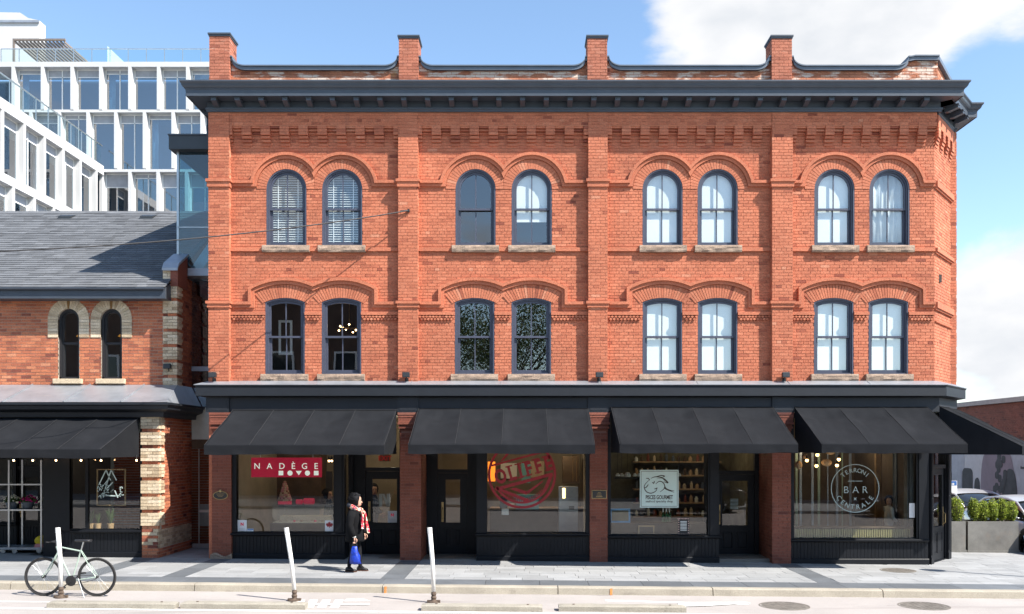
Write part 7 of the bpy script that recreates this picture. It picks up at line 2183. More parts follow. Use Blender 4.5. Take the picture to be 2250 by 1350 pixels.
# far brick wall with hoarding along the side street
FW = thing('brick_warehouse', 'low red brick warehouse with a grey coping across the side street', 'building', (19, 18, 0))
FXW = 17.4
m = MB(); m.box(FXW + 0.012, FXW + 8, 4, 60, -0.3, 4.15); m.build('wall', mortar_dk, FW)
fbm = MB()
FF = Matrix.Translation((FXW, 34, 0)) @ Matrix.Rotation(-PI / 2, 4, 'Z')
lay(0.0, 30.0, 2.25, 4.15, FF, fbm, zb=0, bias=-0.1)
fbm.build('brickwork', pier_m, FW, kind='stuff')
m = MB(); m.box(FXW - 0.12, FXW + 8, 3.9, 60, 4.152, 4.32); m.build('coping', mat('grey_coping', (0.42, 0.40, 0.37), 0.8), FW)
HOA = thing('poster_hoarding', 'grey and white hoarding printed with large faces along the side street', 'hoarding', (FXW - 0.2, 16, 0))
pan_m = [mat('print_pale', (0.42, 0.44, 0.47), 0.7, var=0.12, vscale=3), mat('print_white', (0.58, 0.58, 0.58), 0.7, var=0.08), mat('print_dark', (0.05, 0.05, 0.055), 0.7, var=0.4, vscale=2.5), mat('print_mauve', (0.26, 0.21, 0.24), 0.7, var=0.12, vscale=2)]
yy = 6.0
k = 0
while yy < 26:
    m = MB(); m.box(FXW - 0.16, FXW - 0.10, yy + 0.01, yy + 2.4 - 0.01, -0.15, 2.42); pn = m.build('panel', pan_m[k % 2], HOA)
    yy += 2.4; k += 1
xh = FXW - 0.165
def blob(y0, y1, z0, z1, mt, name, seed, px=xh, n=40, sq=2.6):
    cy, cz, ry, rz_ = (y0 + y1) / 2, (z0 + z1) / 2, (y1 - y0) / 2, (z1 - z0) / 2
    pts = []
    for i in range(n):
        a = 2 * PI * i / n
        r = 1.0 + 0.07 * mnoise.noise(Vector((math.cos(a) * 1.5, math.sin(a) * 1.5, seed)))
        c, s = math.cos(a), math.sin(a)
        pts.append((cy + ry * r * math.copysign(abs(c) ** (2 / sq), c), cz + rz_ * r * math.copysign(abs(s) ** (2 / sq), s)))
    m = MB(); m.prism_x(pts, px - 0.003, px); m.build(name, mt, HOA, fix=True)
blob(11.95, 14.3, -0.6, 2.5, pan_m[3], 'printed_face', 1.0, xh, sq=3.4)
blob(11.75, 12.75, -0.6, 1.75, pan_m[2], 'printed_hair', 2.0, xh - 0.004)
r_ = random.Random(9)
for k in range(16):
    y_, z_ = 13.0 + r_.uniform(-0.45, 0.35), 0.9 + r_.random() * 1.4
    blob(y_ - 0.13, y_ + 0.13, z_ - 0.14, z_ + 0.14, pan_m[2], 'printed_lock', 3.0 + k, xh - 0.006 - 0.0005 * k)
blob(14.9, 15.75, -0.2, 1.75, pan_m[2], 'printed_figure', 12.0, xh, sq=6)
blob(15.8, 16.6, -0.2, 1.72, pan_m[0], 'printed_figure', 15.0, xh - 0.002, sq=7)
blob(16.6, 18.2, -0.2, 1.75, pan_m[2], 'printed_figure', 13.0, xh, sq=6)
blob(14.35, 14.8, 0.4, 1.4, pan_m[2], 'printed_figure', 14.0, xh)
m = MB()
for k in range(9): m.box(xh - 0.003, xh, 11.55 - 0.07 * k - 0.05, 11.55 - 0.07 * k, 1.80, 1.80 + (0.07 if k % 3 else 0.1))
m.build('print_marks', pan_m[2], HOA, kind='stuff')
t = thing('notice_board', 'white development notice with a blue heading across the side street', 'notice', (15.2, 12.6, -0.2))
xx, yb_ = wx(2092, 9.0), 9.0
m = MB(); m.box(wx(2064, yb_), wx(2103, yb_), yb_, yb_ + 0.03, wz(1103, yb_), wz(1057, yb_)); m.build('board', paper_m, t)
m = MB(); m.box(wx(2064, yb_), wx(2102, yb_), yb_ - 0.004, yb_ - 0.001, wz(1067, yb_), wz(1057.5, yb_)); m.build('heading', mat('notice_blue', (0.03, 0.12, 0.35), 0.6), t)
m = MB(); td = TXT['notice']; m.add([(wx(2084, yb_) + a * 0.5, yb_ - 0.006 - d, wz(1066, yb_) + b_ * 0.5) for a, b_, d in td[0]], td[1]); m.build('lettering', sign_w, t)
m = MB(); m.box(wx(2066, yb_), wx(2069, yb_), yb_ + 0.031, yb_ + 0.08, -0.2, wz(1060, yb_)); m.box(wx(2097, yb_), wx(2100, yb_), yb_ + 0.031, yb_ + 0.08, -0.2, wz(1060, yb_)); m.build('stake', wood_m, t)
# street lamp just outside the picture, whose shadow crosses the sidewalk
t = thing('street_lamp', 'slim dark lamp post at the corner whose shadow falls on the paving', 'lamp post', (12.3, -3.05, gz(12.3)))
m = MB(); m.tube([(12.3, -3.05, -0.2), (12.3, -3.05, 4.4)], [0.06, 0.04], 12); m.build('pole', dark_steel, t)
m = MB(); m.lathe([(0.14, 4.38), (0.2, 4.45), (0.12, 4.68), (0.02, 4.75)], 16, (12.3, -3.05, 0)); m.build('lantern', dark_steel, t, fix=True)
m = MB(); m.lathe([(0.12, -0.1), (0.12, 0.35), (0.07, 0.42)], 14, (12.3, -3.05, 0)); m.build('base', dark_steel, t, fix=True)
# ================================================================ street things
# flexible white posts
def flex_post(px0, py0, px1, py1, label):
    x0, y0 = ground_xy(px0, py0)
    zb_ = gz(x0) - 0.13
    d = y0
    top = (wx(px1, d), d, wz(py1, d))
    t = thing('delineator_post', label, 'post', (x0, y0, zb_), 'white flexible lane posts')
    a, b_ = Vector((x0, y0, zb_ + 0.17)), Vector(top)
    mid = (a + b_) / 2 + Vector((0.012, 0, 0))
    m = MB(); m.tube([a, mid, b_], [0.034, 0.036, 0.038], 12); m.build('tube', post_m, t, smooth=True)
    m = MB(); m.tube([b_ + (a - b_) * 0.085, b_ + (a - b_) * 0.0 + Vector((0, 0, 0.002))], 0.040, 12); m.build('cap_sleeve', post_m, t)
    m = MB(); m.lathe([(0.10, 0.0), (0.10, 0.02), (0.055, 0.035), (0.04, 0.06), (0.05, 0.09), (0.036, 0.12), (0.046, 0.15), (0.036, 0.19)], 12, (x0, y0, zb_)); m.build('base', base_m, t, fix=True)
    m = MB(); m.box(x0 - 0.11, x0 + 0.11, y0 - 0.03, y0 + 0.03, zb_ + 0.001, zb_ + 0.045); m.build('base_plate', base_m, t)
flex_post(134, 1314, 127, 1160, 'white flexible post in front of the old house')
flex_post(647, 1321, 629, 1160, 'white flexible post leaning left in front of the patisserie window')
flex_post(953, 1325, 944, 1160, 'white flexible post right of the woman, in front of the recessed door')
# concrete lane bumpers
def bumper(px0, px1, py, label, seed):
    xa, ya = ground_xy(px0, py); xb, yb_ = ground_xy(px1, py)
    y = (ya + yb_) / 2
    t = thing('lane_bumper', label, 'kerb block', ((xa + xb) / 2, y, gz((xa + xb) / 2) - 0.13), 'concrete lane bumpers')
    m = MB()
    n = 30
    rr = []
    prof = [(0.0, 0.0), (0.0, 0.075), (0.018, 0.095), (0.20, 0.095), (0.22, 0.075), (0.22, 0.0)]
    for k in range(n + 1):
        x = xa + (xb - xa) * k / n
        zb_ = gz(x) - 0.13
        f = 1.0 if 0 < k < n else 0.9
        rr.append([(x + (0.02 * mnoise.noise(Vector((p[0] * 30, p[1] * 30, seed))) if k in (0, n) else 0), y + p[0] + 0.008 * mnoise.noise(Vector((x * 4, p[1] * 12, seed))), zb_ + p[1] * f + (0.006 * mnoise.noise(Vector((x * 5, p[0] * 9, seed + 3))) if p[1] > 0.01 else 0)) for p in prof])
    m.rings(rr); m.build('block', bump_m, t, fix=True)
    for fx in (0.12, 0.88):
        x = xa + (xb - xa) * fx
        m = MB(); m.lathe([(0.02, 0), (0.02, 0.012), (0.005, 0.014)], 10, (x, y + 0.11, gz(x) - 0.13 + 0.092)); m.build('bolt', base_m, t, fix=True)
bumper(98, 386, 1338, 'concrete lane bumper in front of the old house, leftmost of four', 1)
bumper(393, 672, 1339, 'chipped concrete lane bumper in front of the patisserie, second of four', 2)
bumper(925, 1192, 1344, 'concrete lane bumper in front of the red stamp window', 3)
bumper(1228, 1507, 1345, 'concrete lane bumper in front of the fish sign shop, rightmost of four', 4)

# bicycle
def bicycle():
    xr_, yr_ = ground_xy(216, 1310)
    xf_, yf_ = ground_xy(93, 1311)
    y = (yr_ + yf_) / 2
    R_ = 0.335
    t = thing('bicycle', 'pale sage bicycle standing in the bike lane by the leftmost post', 'bicycle', ((xr_ + xf_) / 2, y, gz(xf_) - 0.13))
    zf, zr_ = gz(xf_) - 0.13 + R_, gz(xr_) - 0.13 + R_
    def wheel(x, z, nm):
        m = MB()
        n, q = 48, 8
        rr = [[(x + (R_ - 0.016 + 0.016 * math.cos(2 * PI * j / q)) * math.cos(2 * PI * i / n), y + 0.016 * math.sin(2 * PI * j / q), z + (R_ - 0.016 + 0.016 * math.cos(2 * PI * j / q)) * math.sin(2 * PI * i / n)) for j in range(q)] for i in range(n + 1)]
        m.rings(rr, caps=False); w = m.build('wheel', rubber_m, t, smooth=True)
        m = MB(); rr = [[(x + r * math.cos(2 * PI * i / n), y + yy, z + r * math.sin(2 * PI * i / n)) for r, yy in ((R_ - 0.03, -0.01), (R_ - 0.03, 0.01), (R_ - 0.05, 0.008), (R_ - 0.05, -0.008))] for i in range(n + 1)]
        m.rings(rr, caps=False); m.build('rim', trim_m, w)
        m = MB()
        for k in range(24):
            a = 2 * PI * k / 24
            s = 1 if k % 2 else -1
            m.tube([(x + 0.02 * math.cos(a + 0.7 * s), y + 0.025 * s, z + 0.02 * math.sin(a + 0.7 * s)), (x + (R_ - 0.04) * math.cos(a), y, z + (R_ - 0.04) * math.sin(a))], 0.0012, 4)
        m.build('spokes', steel_m, w, kind='stuff')
        m = MB(); m.lathe([(0.02, -0.045), (0.028, -0.03), (0.02, -0.02), (0.02, 0.02), (0.028, 0.03), (0.02, 0.045)], 12, (x, y, z), 'y'); m.build('hub', trim_m, w, fix=True)
    wheel(xf_, zf, 'front'); wheel(xr_, zr_, 'rear')
    bb = Vector((xr_ - 0.43, y, zr_ - 0.06)); seat = Vector((xr_ - 0.27, y, zr_ + 0.47)); head = Vector((xf_ + 0.25, y, zf + 0.42)); headt = Vector((xf_ + 0.22, y, zf + 0.52))
    m = MB()
    m.tube([bb, seat], 0.014, 8); m.tube([bb, head], 0.016, 8); m.tube([seat + Vector((0.012, 0, -0.03)), headt], 0.013, 8); m.tube([head, headt], 0.018, 8)
    for s in (-1, 1):
        m.tube([bb + Vector((0.02, 0.02 * s, 0)), (xr_, y + 0.05 * s, zr_)], 0.008, 6); m.tube([seat + Vector((0, 0.015 * s, -0.02)), (xr_, y + 0.05 * s, zr_)], 0.007, 6)
    m.build('frame', bike_m, t)
    m = MB()
    for s in (-1, 1): m.tube([head + Vector((0, 0.02 * s, -0.01)), (xf_ + 0.10, y + 0.045 * s, zf + 0.14), (xf_, y + 0.05 * s, zf)], [0.014, 0.011, 0.008], 8)
    m.build('fork', bike_m, t)
    m = MB(); m.tube([headt, headt + Vector((-0.01, 0, 0.07)), headt + Vector((-0.09, 0, 0.08))], 0.012, 8)
    m.tube([headt + Vector((-0.05, -0.25, 0.10)), headt + Vector((-0.09, -0.1, 0.08)), headt + Vector((-0.09, 0.1, 0.08)), headt + Vector((-0.05, 0.25, 0.10))], 0.011, 8); m.build('handlebar', trim_m, t)
    m = MB(); m.tube([seat, seat + Vector((0.04, 0, 0.14))], 0.012, 8); m.build('seat_post', steel_m, t)
    sp = seat + Vector((0.04, 0, 0.155))
    m = MB(); rr = [[(sp.x + dx, sp.y + w * math.cos(a), sp.z + 0.022 * math.sin(a)) for a in [2 * PI * i / 10 for i in range(10)]] for dx, w in ((-0.15, 0.012), (-0.10, 0.03), (0.0, 0.045), (0.07, 0.075), (0.12, 0.07), (0.13, 0.03))]
    m.rings(rr); m.build('saddle', trim_m, t, smooth=True)
    m = MB(); m.lathe([(0.085, -0.004), (0.092, 0.0), (0.085, 0.004)], 24, (bb.x, y - 0.04, bb.z), 'y'); m.tube([(bb.x, y - 0.05, bb.z), (bb.x - 0.12, y - 0.06, bb.z - 0.11)], 0.01, 6); m.tube([(bb.x, y + 0.05, bb.z), (bb.x + 0.12, y + 0.06, bb.z + 0.11)], 0.01, 6); m.build('crank', trim_m, t, fix=True)
    m = MB()
    for p, s in (((bb.x - 0.12, bb.z - 0.11), -1), ((bb.x + 0.12, bb.z + 0.11), 1)): m.box(p[0] - 0.05, p[0] + 0.05, y + s * 0.07 - (0.09 if s < 0 else 0), y + s * 0.07 + (0.09 if s > 0 else 0), p[1] - 0.012, p[1] + 0.012)
    m.build('pedal', trim_m, t)
    m = MB(); m.tube([(bb.x, y - 0.04, bb.z + 0.088), (xr_, y - 0.04, zr_ + 0.035)], 0.004, 4); m.tube([(bb.x, y - 0.04, bb.z - 0.088), (xr_, y - 0.04, zr_ - 0.035)], 0.004, 4); m.build('chain', trim_m, t)
    m = MB(); m.tube([(xr_ - 0.30, y - 0.05, zr_ - 0.02), (xr_ - 0.14, y - 0.17, gz(xr_) - 0.13 + 0.005)], 0.008, 6); m.build('kick_stand', steel_m, t)
bicycle()

# flower rack
RYk = 0.55
def flower_rack():
    x0, x1 = -12.6, wx(94, RYk)
    zg = gz(-11.4)
    t = thing('flower_rack', 'tall galvanised trolley rack of hanging pots at the far left', 'rack', ((x0 + x1) / 2, RYk + 0.3, zg))
    m = MB()
    for x in (wx(20, RYk), x1 - 0.03, x0 + 0.2):
        for y in (RYk, RYk + 0.55):
            m = MB(); m.box(x - 0.018, x + 0.018, y - 0.018, y + 0.018, zg + 0.12, 2.25); m.build('upright', steel_m, t)
    for py in (1065, 1121): 
        z = wz(py, RYk)
        m = MB(); m.box(x0, x1, RYk - 0.025, RYk + 0.0, z - 0.015, z + 0.015); m.build('shelf_rail', steel_m, t)
    z = wz(1121, RYk)
    m = MB(); m.box(x0, x1, RYk + 0.001, RYk + 0.55, z - 0.012, z + 0.004); m.build('shelf', zinc_m, t)
    z = wz(1206, RYk)
    m = MB(); m.box(x0, x1, RYk - 0.03, RYk + 0.58, z - 0.02, z + 0.03); m.build('deck', zinc_m, t)
    for px in (4, 30, 84):
        m = MB(); m.lathe([(0.05, -0.02), (0.06, -0.015), (0.06, 0.015), (0.05, 0.02)], 16, (wx(px, RYk), RYk + 0.05, zg + 0.06), 'y'); m.build('castor', steel_m, t, fix=True)
    return wz(1121, RYk) + 0.004
zs_ = flower_rack()
for k, (px, mt, lab) in enumerate(((17, petal_w, 'slate pot of white flowers on the rack at the far left'), (53, magenta_m, 'slate pot of magenta flowers on the rack'), (98, petal_w, 'slate pot of pale flowers at the right end of the rack'))):
    x, y = wx(px, RYk), RYk + 0.17
    t = thing('flower_pot', lab, 'flower pot', (x, y, zs_), 'flower pots on the rack')
    m = MB(); m.lathe([(0.085, 0.0), (0.13, 0.15), (0.14, 0.15), (0.14, 0.165), (0.12, 0.165), (0.1, 0.12)], 20, (x, y, zs_)); m.build('pot', pot_m, t, fix=True)
    m = MB(); leaf_ball(m, (x, y, zs_ + 0.20), 0.18, 0.16, 0.10, 420, 0.05, 40 + k, 0.2); m.build('leaves', plant_m, t, kind='stuff')
    m = MB(); r = random.Random(k)
    for j in range(42):
        a, b_ = r.uniform(0, 2 * PI), r.uniform(0.2, 1.0)
        c = (x + 0.21 * b_ * math.cos(a), y + 0.17 * b_ * math.sin(a), zs_ + 0.31 - 0.16 * b_ ** 2 + r.uniform(-0.03, 0.03))
        m.rv = r.random()
        m.ball(c, 0.026, 6, 4, (1, 1, 0.7))
    m.build('blossom', mt, t, kind='stuff')
m = MB(); m.ball((wx(86, RYk), RYk + 0.2, wz(1190, RYk)), 1.0, 14, 9, (0.2, 0.15, 0.13)); tag(m.build('yellow_bag', yellow_m, smooth=True), 'yellow bag lying on the bottom deck of the flower rack', 'bag')
m = MB(); m.hexa([(wx(74, RYk), RYk + 0.0, wz(1203, RYk)), (wx(96, RYk), RYk, wz(1203, RYk)), (wx(96, RYk), RYk + 0.2, wz(1203, RYk)), (wx(74, RYk), RYk + 0.2, wz(1203, RYk)), (wx(76, RYk), RYk + 0.02, wz(1196, RYk)), (wx(94, RYk), RYk + 0.02, wz(1196, RYk)), (wx(94, RYk), RYk + 0.18, wz(1196, RYk)), (wx(76, RYk), RYk + 0.18, wz(1196, RYk))])
tag(m.build('pink_packet', mat('pink_packet', (0.6, 0.22, 0.22), 0.6)), 'pink packet under the yellow bag on the flower rack', 'packet')

# overhead wire
m = MB()
a = Vector((wx(898, -0.03), -0.03, wz(463, -0.03)))
d_end = -5.0
b_ = Vector((wx(-260, d_end), d_end, wz(560, d_end)))
pts = []
for k in range(31):
    s = k / 30
    p = a.lerp(b_, s); p.z -= 0.55 * 4 * s * (1 - s) * 0.35; pts.append(p)
t = thing('overhead_wire', 'thin dark service wire running from the brick pilaster off to the left', 'wire', tuple(a))
m.tube(pts, 0.013, 6); m.build('cable', trim_m, t)
m = MB(); m.tube([a, a + Vector((-0.18, -0.025, -0.02))], 0.018, 6); m.box(a.x - 0.02, a.x + 0.02, -0.05, 0.0, a.z - 0.03, a.z + 0.03); m.build('anchor', trim_m, t)
# chandelier in the first floor window of bay 1, pale frame in its neighbour
lcx = l_centres(0)
c = Vector((lcx[1] - 0.05, 1.3, wz(722, 1.3)))
t = thing('chandelier', 'small chandelier of warm bulbs behind the right lower window of the first bay', 'chandelier', tuple(c))
m = MB(); m.tube([c + Vector((0, 0, 0.1)), (c.x, c.y, 6.2)], 0.008, 6)
m2 = MB()
for k in range(9):
    a_ = 2 * PI * k / 9
    p = c + Vector((0.24 * math.cos(a_), 0.24 * math.sin(a_), 0.07 * math.sin(3 * a_)))
    m.tube([c, p], 0.006, 5)
    q = MB(); q.ball(p, 0.02, 8, 6); q.build('bulb', bulb_s, t, smooth=True)
m.build('arm', gold_m, t)
t = frame_thing('picture_frame', 'pale upright frame standing behind the left lower window of the first bay', 'frame', 612, 642, 704, 780, 0.9, 0.05, white_paint)

# ---------------------------------------------------------------- people
def skin_body(name, joints, edges, parent, mt, sub=2):
    """one continuous surface grown over a joint skeleton {name: (pos, radius)}"""
    keys = list(joints)
    me = bpy.data.meshes.new(name)
    me.from_pydata([joints[k][0] for k in keys], [(keys.index(a), keys.index(b_)) for a, b_ in edges], [])
    o = bpy.data.objects.new(name, me); COL.objects.link(o)
    sk = o.modifiers.new('skin', 'SKIN'); sk.use_smooth_shade = True
    for i, k in enumerate(keys):
        r = joints[k][1]
        me.skin_vertices[0].data[i].radius = r if isinstance(r, tuple) else (r, r)
    me.skin_vertices[0].data[keys.index('pelvis') if 'pelvis' in keys else 0].use_root = True
    ss = o.modifiers.new('sub', 'SUBSURF'); ss.levels = sub; ss.render_levels = sub
    dg = bpy.context.evaluated_depsgraph_get()
    new = bpy.data.meshes.new_from_object(o.evaluated_get(dg))
    bpy.data.objects.remove(o); bpy.data.meshes.remove(me)
    new.name = name
    new.polygons.foreach_set('use_smooth', [True] * len(new.polygons))
    new.materials.clear(); new.materials.append(mt)
    o = bpy.data.objects.new(name, new)
    COL.objects.link(o); o.parent = parent
    return o
def ell(cx, cy, z, rx, ry, n=20, wob=0.0, seed=0):
    return [(cx + rx * math.cos(2 * PI * k / n) * (1 + wob * mnoise.noise(Vector((k * 0.9, z * 6, seed)))), cy + ry * math.sin(2 * PI * k / n) * (1 + wob * mnoise.noise(Vector((k * 0.9, z * 6, seed + 5)))), z) for k in range(n)]
def head(t, c, s, face_dir, hair_m_, long_hair=False):
    """skull with jaw, nose, ears; face_dir = angle of the gaze"""
    T = Matrix.Translation(c) @ Matrix.Rotation(face_dir, 4, 'Z') @ Matrix.Scale(s, 4)
    m = MB(T=T)                                        # face looks along local +x
    rings = []
    for z, xf, xb, w in ((-0.115, 0.035, -0.03, 0.03), (-0.105, 0.075, -0.04, 0.045), (-0.08, 0.088, -0.055, 0.058), (-0.05, 0.090, -0.075, 0.066), (-0.02, 0.088, -0.090, 0.070), (0.01, 0.088, -0.098, 0.074), (0.04, 0.090, -0.100, 0.076), (0.075, 0.080, -0.094, 0.070), (0.10, 0.055, -0.075, 0.055), (0.118, 0.02, -0.04, 0.028)):
        cx_ = (xf + xb) / 2; rx = (xf - xb) / 2
        rings.append([(cx_ + rx * math.cos(a), w * math.sin(a), z) for a in [2 * PI * k / 18 for k in range(18)]])
    m.rings(rings)
    m.hexa([(0.08, -0.016, -0.045), (0.118, -0.012, -0.038), (0.118, 0.012, -0.038), (0.08, 0.016, -0.045), (0.082, -0.008, 0.012), (0.094, -0.005, 0.012), (0.094, 0.005, 0.012), (0.082, 0.008, 0.012)])
    for sg in (-1, 1): m.ball((-0.005, sg * 0.076, -0.01), 1.0, 8, 6, (0.018, 0.010, 0.030))
    h = m.build('head', skin_m, t, smooth=True, local=True)
    m = MB(T=T)
    for sg in (-1, 1): m.ball((0.083, sg * 0.032, 0.008), 1.0, 8, 6, (0.010, 0.014, 0.008))
    m.build('eyes', trim_m, h, local=True)
    m = MB(T=T); m.ball((0.088, 0, -0.067), 1.0, 8, 6, (0.008, 0.024, 0.007)); m.build('mouth', mat('lips', (0.4, 0.12, 0.1), 0.5) if 'lips' not in MAT else MAT['lips'], h, local=True)
    m = MB(T=T)
    n1, n2 = 22, 14
    rr = []
    for i in range(n2 + 1):
        ph = PI * i / n2
        ring = []
        for k in range(n1):
            a = 2 * PI * k / n1
            v = Vector((math.sin(ph) * math.cos(a), math.sin(ph) * math.sin(a), math.cos(ph)))
            r = 1.08 + 0.26 * mnoise.noise(v * 3.4 + Vector((2, 7, 1))) + 0.16 * mnoise.noise(v * 8)
            front_ = max(0.0, v.x)
            z = v.z * 0.128 * r
            x = -0.022 + v.x * 0.118 * r
            if v.x > 0.1 and v.z < 0.45: x = min(x, 0.018 + 0.05 * max(0, v.z + 0.15))
            if v.z < 0: z *= (1.25 if long_hair else 0.95)
            ring.append((x, v.y * 0.100 * r, z + 0.022))
        rr.append(ring)
    m.rings(rr)
    rh = random.Random(4)
    for k in range(170):                               # loose swept-back locks
        v = Vector((rh.gauss(-0.25, 0.6), rh.gauss(0, 0.6), abs(rh.gauss(0.35, 0.5)))).normalized()
        if v.x > 0.55 and v.z < 0.5: continue
        p0 = Vector((-0.022 + v.x * 0.10, v.y * 0.088, 0.022 + v.z * 0.118))
        p1 = p0 + v * 0.022 + Vector((-0.018, 0, 0.006)); p2 = p1 + Vector((-0.032, rh.uniform(-0.015, 0.015), rh.uniform(-0.022, 0.008)))
        m.tube([p0, p1, p2], [0.009, 0.008, 0.002], 5)
    m.build('hair', hair_m_, t, smooth=True, local=True)
    return h
def hand(t, wrist, direction, s, mt=None):
    """relaxed curled hand hanging along direction"""
    d = Vector(direction).normalized()
    sidev = Vector((1, 0, 0)); nrm = d.cross(sidev).normalized(); sidev = nrm.cross(d).normalized()
    j = {'pelvis': (tuple(wrist), 0.020 * s), 'palm': (tuple(Vector(wrist) + d * 0.045 * s), (0.034 * s, 0.016 * s)), 'knuck': (tuple(Vector(wrist) + d * 0.085 * s), (0.036 * s, 0.014 * s))}
    e = [('pelvis', 'palm'), ('palm', 'knuck')]
    o = skin_body('hand', j, e, t, mt or skin_m, 1)
    m = MB()
    W_ = Vector(wrist)
    for k, (off, ln) in enumerate(((-0.028, 0.062), (-0.010, 0.070), (0.009, 0.066), (0.027, 0.052))):
        b0 = W_ + d * 0.08 * s + sidev * off * s
        b1 = b0 + (d * 0.9 + nrm * 0.35) * ln * 0.5 * s
        b2 = b1 + (d * 0.4 + nrm * 0.9) * ln * 0.5 * s
        m.tube([b0, b1, b2], [0.0095 * s, 0.009 * s, 0.007 * s], 7)
    b0 = W_ + d * 0.03 * s + sidev * 0.03 * s
    m.tube([b0, b0 + (d * 0.6 + sidev * 0.5 + nrm * 0.4) * 0.04 * s, b0 + (d * 1.2 + sidev * 0.3 + nrm * 0.8) * 0.055 * s], [0.011 * s, 0.010 * s, 0.008 * s], 7)
    m.build('fingers', mt or skin_m, o, smooth=True, local=True)
    return o
def woman():
    x, y = ground_xy(779, 1256, 0.0)
    z0 = gz(x)
    t = thing('person', 'woman in a black coat and bright red patterned scarf walking with a blue bag', 'person', (x, y, z0), world=False)
    # local: +x = walking direction (to the right), -y = towards the street; height about 1.53
    J = {'pelvis': ((0.0, 0, 0.80), (0.12, 0.11)), 'chest': ((0.005, 0, 1.10), (0.13, 0.12)), 'neck': ((0.01, 0, 1.27), 0.05), 'skull': ((0.03, 0, 1.38), 0.05),
         'hipL': ((-0.01, -0.08, 0.74), 0.085), 'kneeL': ((-0.02, -0.085, 0.43), 0.060), 'ankL': ((-0.10, -0.085, 0.09), 0.042), 'toeL': ((-0.02, -0.085, 0.035), 0.036),
         'hipR': ((0.01, 0.08, 0.74), 0.085), 'kneeR': ((0.07, 0.08, 0.43), 0.060), 'ankR': ((0.10, 0.08, 0.085), 0.042), 'toeR': ((0.18, 0.08, 0.035), 0.036)}
    E = [('pelvis', 'chest'), ('chest', 'neck'), ('neck', 'skull'), ('pelvis', 'hipL'), ('hipL', 'kneeL'), ('kneeL', 'ankL'), ('ankL', 'toeL'), ('pelvis', 'hipR'), ('hipR', 'kneeR'), ('kneeR', 'ankR'), ('ankR', 'toeR')]
    skin_body('body', J, E, t, trouser_m)
    head(t, Vector((0.045, 0.0, 1.405)), 0.98, 0.35, hair_m)
    # coat: torso and skirt, then sleeves
    m = MB()
    prof = [(0.60, 0.010, 0.190, 0.165), (0.64, 0.010, 0.195, 0.17), (0.75, 0.005, 0.185, 0.17), (0.88, 0.0, 0.178, 0.175), (0.98, 0.002, 0.170, 0.178), (1.08, 0.005, 0.165, 0.185), (1.16, 0.008, 0.150, 0.190), (1.215, 0.010, 0.125, 0.175), (1.245, 0.010, 0.095, 0.12), (1.265, 0.005, 0.085, 0.09), (1.30, -0.02, 0.095, 0.095)]
    m.rings([ell(cx, 0, z, rx, ry, 24, 0.05, 3) for z, cx, rx, ry in prof])
    coat = m.build('coat', coat_m, t, smooth=True, local=True)
    m = MB()
    for s, path in ((-1, [(0.0, -0.165, 1.19), (-0.035, -0.215, 1.08), (-0.045, -0.235, 0.94), (0.005, -0.245, 0.80), (0.035, -0.245, 0.72)]), (1, [(0.01, 0.165, 1.19), (0.05, 0.21, 1.07), (0.07, 0.22, 0.94), (0.13, 0.20, 0.82), (0.16, 0.19, 0.76)])):
        m.tube(path, [0.075, 0.072, 0.064, 0.056, 0.052], 14)
    m.build('sleeve', coat_m, coat, smooth=True, local=True)
    m = MB(); m.rings([[(-0.035 + r * math.cos(a), r * 0.95 * math.sin(a), z + 0.03 * math.cos(a + PI)) for a in [2 * PI * k / 18 for k in range(18)]] for r, z in ((0.085, 1.255), (0.115, 1.27), (0.125, 1.31), (0.105, 1.345), (0.09, 1.33))], caps=False); m.build('collar', mat('dark_hood', (0.03, 0.035, 0.045), 0.9) , coat, smooth=True, local=True)
    # cuff and hand
    m = MB(); m.tube([(0.035, -0.245, 0.735), (0.040, -0.245, 0.700)], 0.036, 12); m.build('cuff', shirt_m, coat, local=True)
    hand(t, (0.042, -0.245, 0.705), (0.1, 0, -1), 0.95)
    hand(t, (0.165, 0.19, 0.745), (0.2, 0, -1), 0.95)
    # scarf: loop round the neck and two hanging ends over the chest
    m = MB()
    n = 26
    loop = []
    for k in range(n + 1):
        a = 2 * PI * k / n
        loop.append((0.03 + 0.108 * math.cos(a), 0.115 * math.sin(a), 1.262 - 0.05 * math.cos(a)))
    rr = []
    for k, p in enumerate(loop):
        a = 2 * PI * k / n
        rr.append([(p[0] + 0.038 * math.cos(a) * math.cos(b_) , p[1] + 0.038 * math.sin(a) * math.cos(b_), p[2] + 0.048 * math.sin(b_) + 0.008 * math.sin(3 * a + b_)) for b_ in [2 * PI * q / 8 for q in range(8)]])
    m.rings(rr, caps=False)
    sc_ = m.build('scarf', scarf_m, t, smooth=True, local=True)
    for k, (y0, x0_, x1_, z1_, w0) in enumerate(((-0.10, 0.15, 0.185, 0.87, 0.062), (-0.01, 0.165, 0.285, 0.78, 0.055))):
        m = MB()
        m.grid(lambda u, v: (x0_ + (x1_ - x0_) * (v ** 0.8) + 0.018 * math.sin(u * 7 + v * 5), y0 - 0.045 * v + w0 * 2 * (u - 0.5) + 0.012 * math.sin(v * 9), 1.22 + (z1_ - 1.22) * v - 0.01 * math.sin(u * 9)), 12, 16, thick=(0.014, -0.010, 0))
        m.build('scarf_end', scarf_m, sc_, smooth=True, local=True)
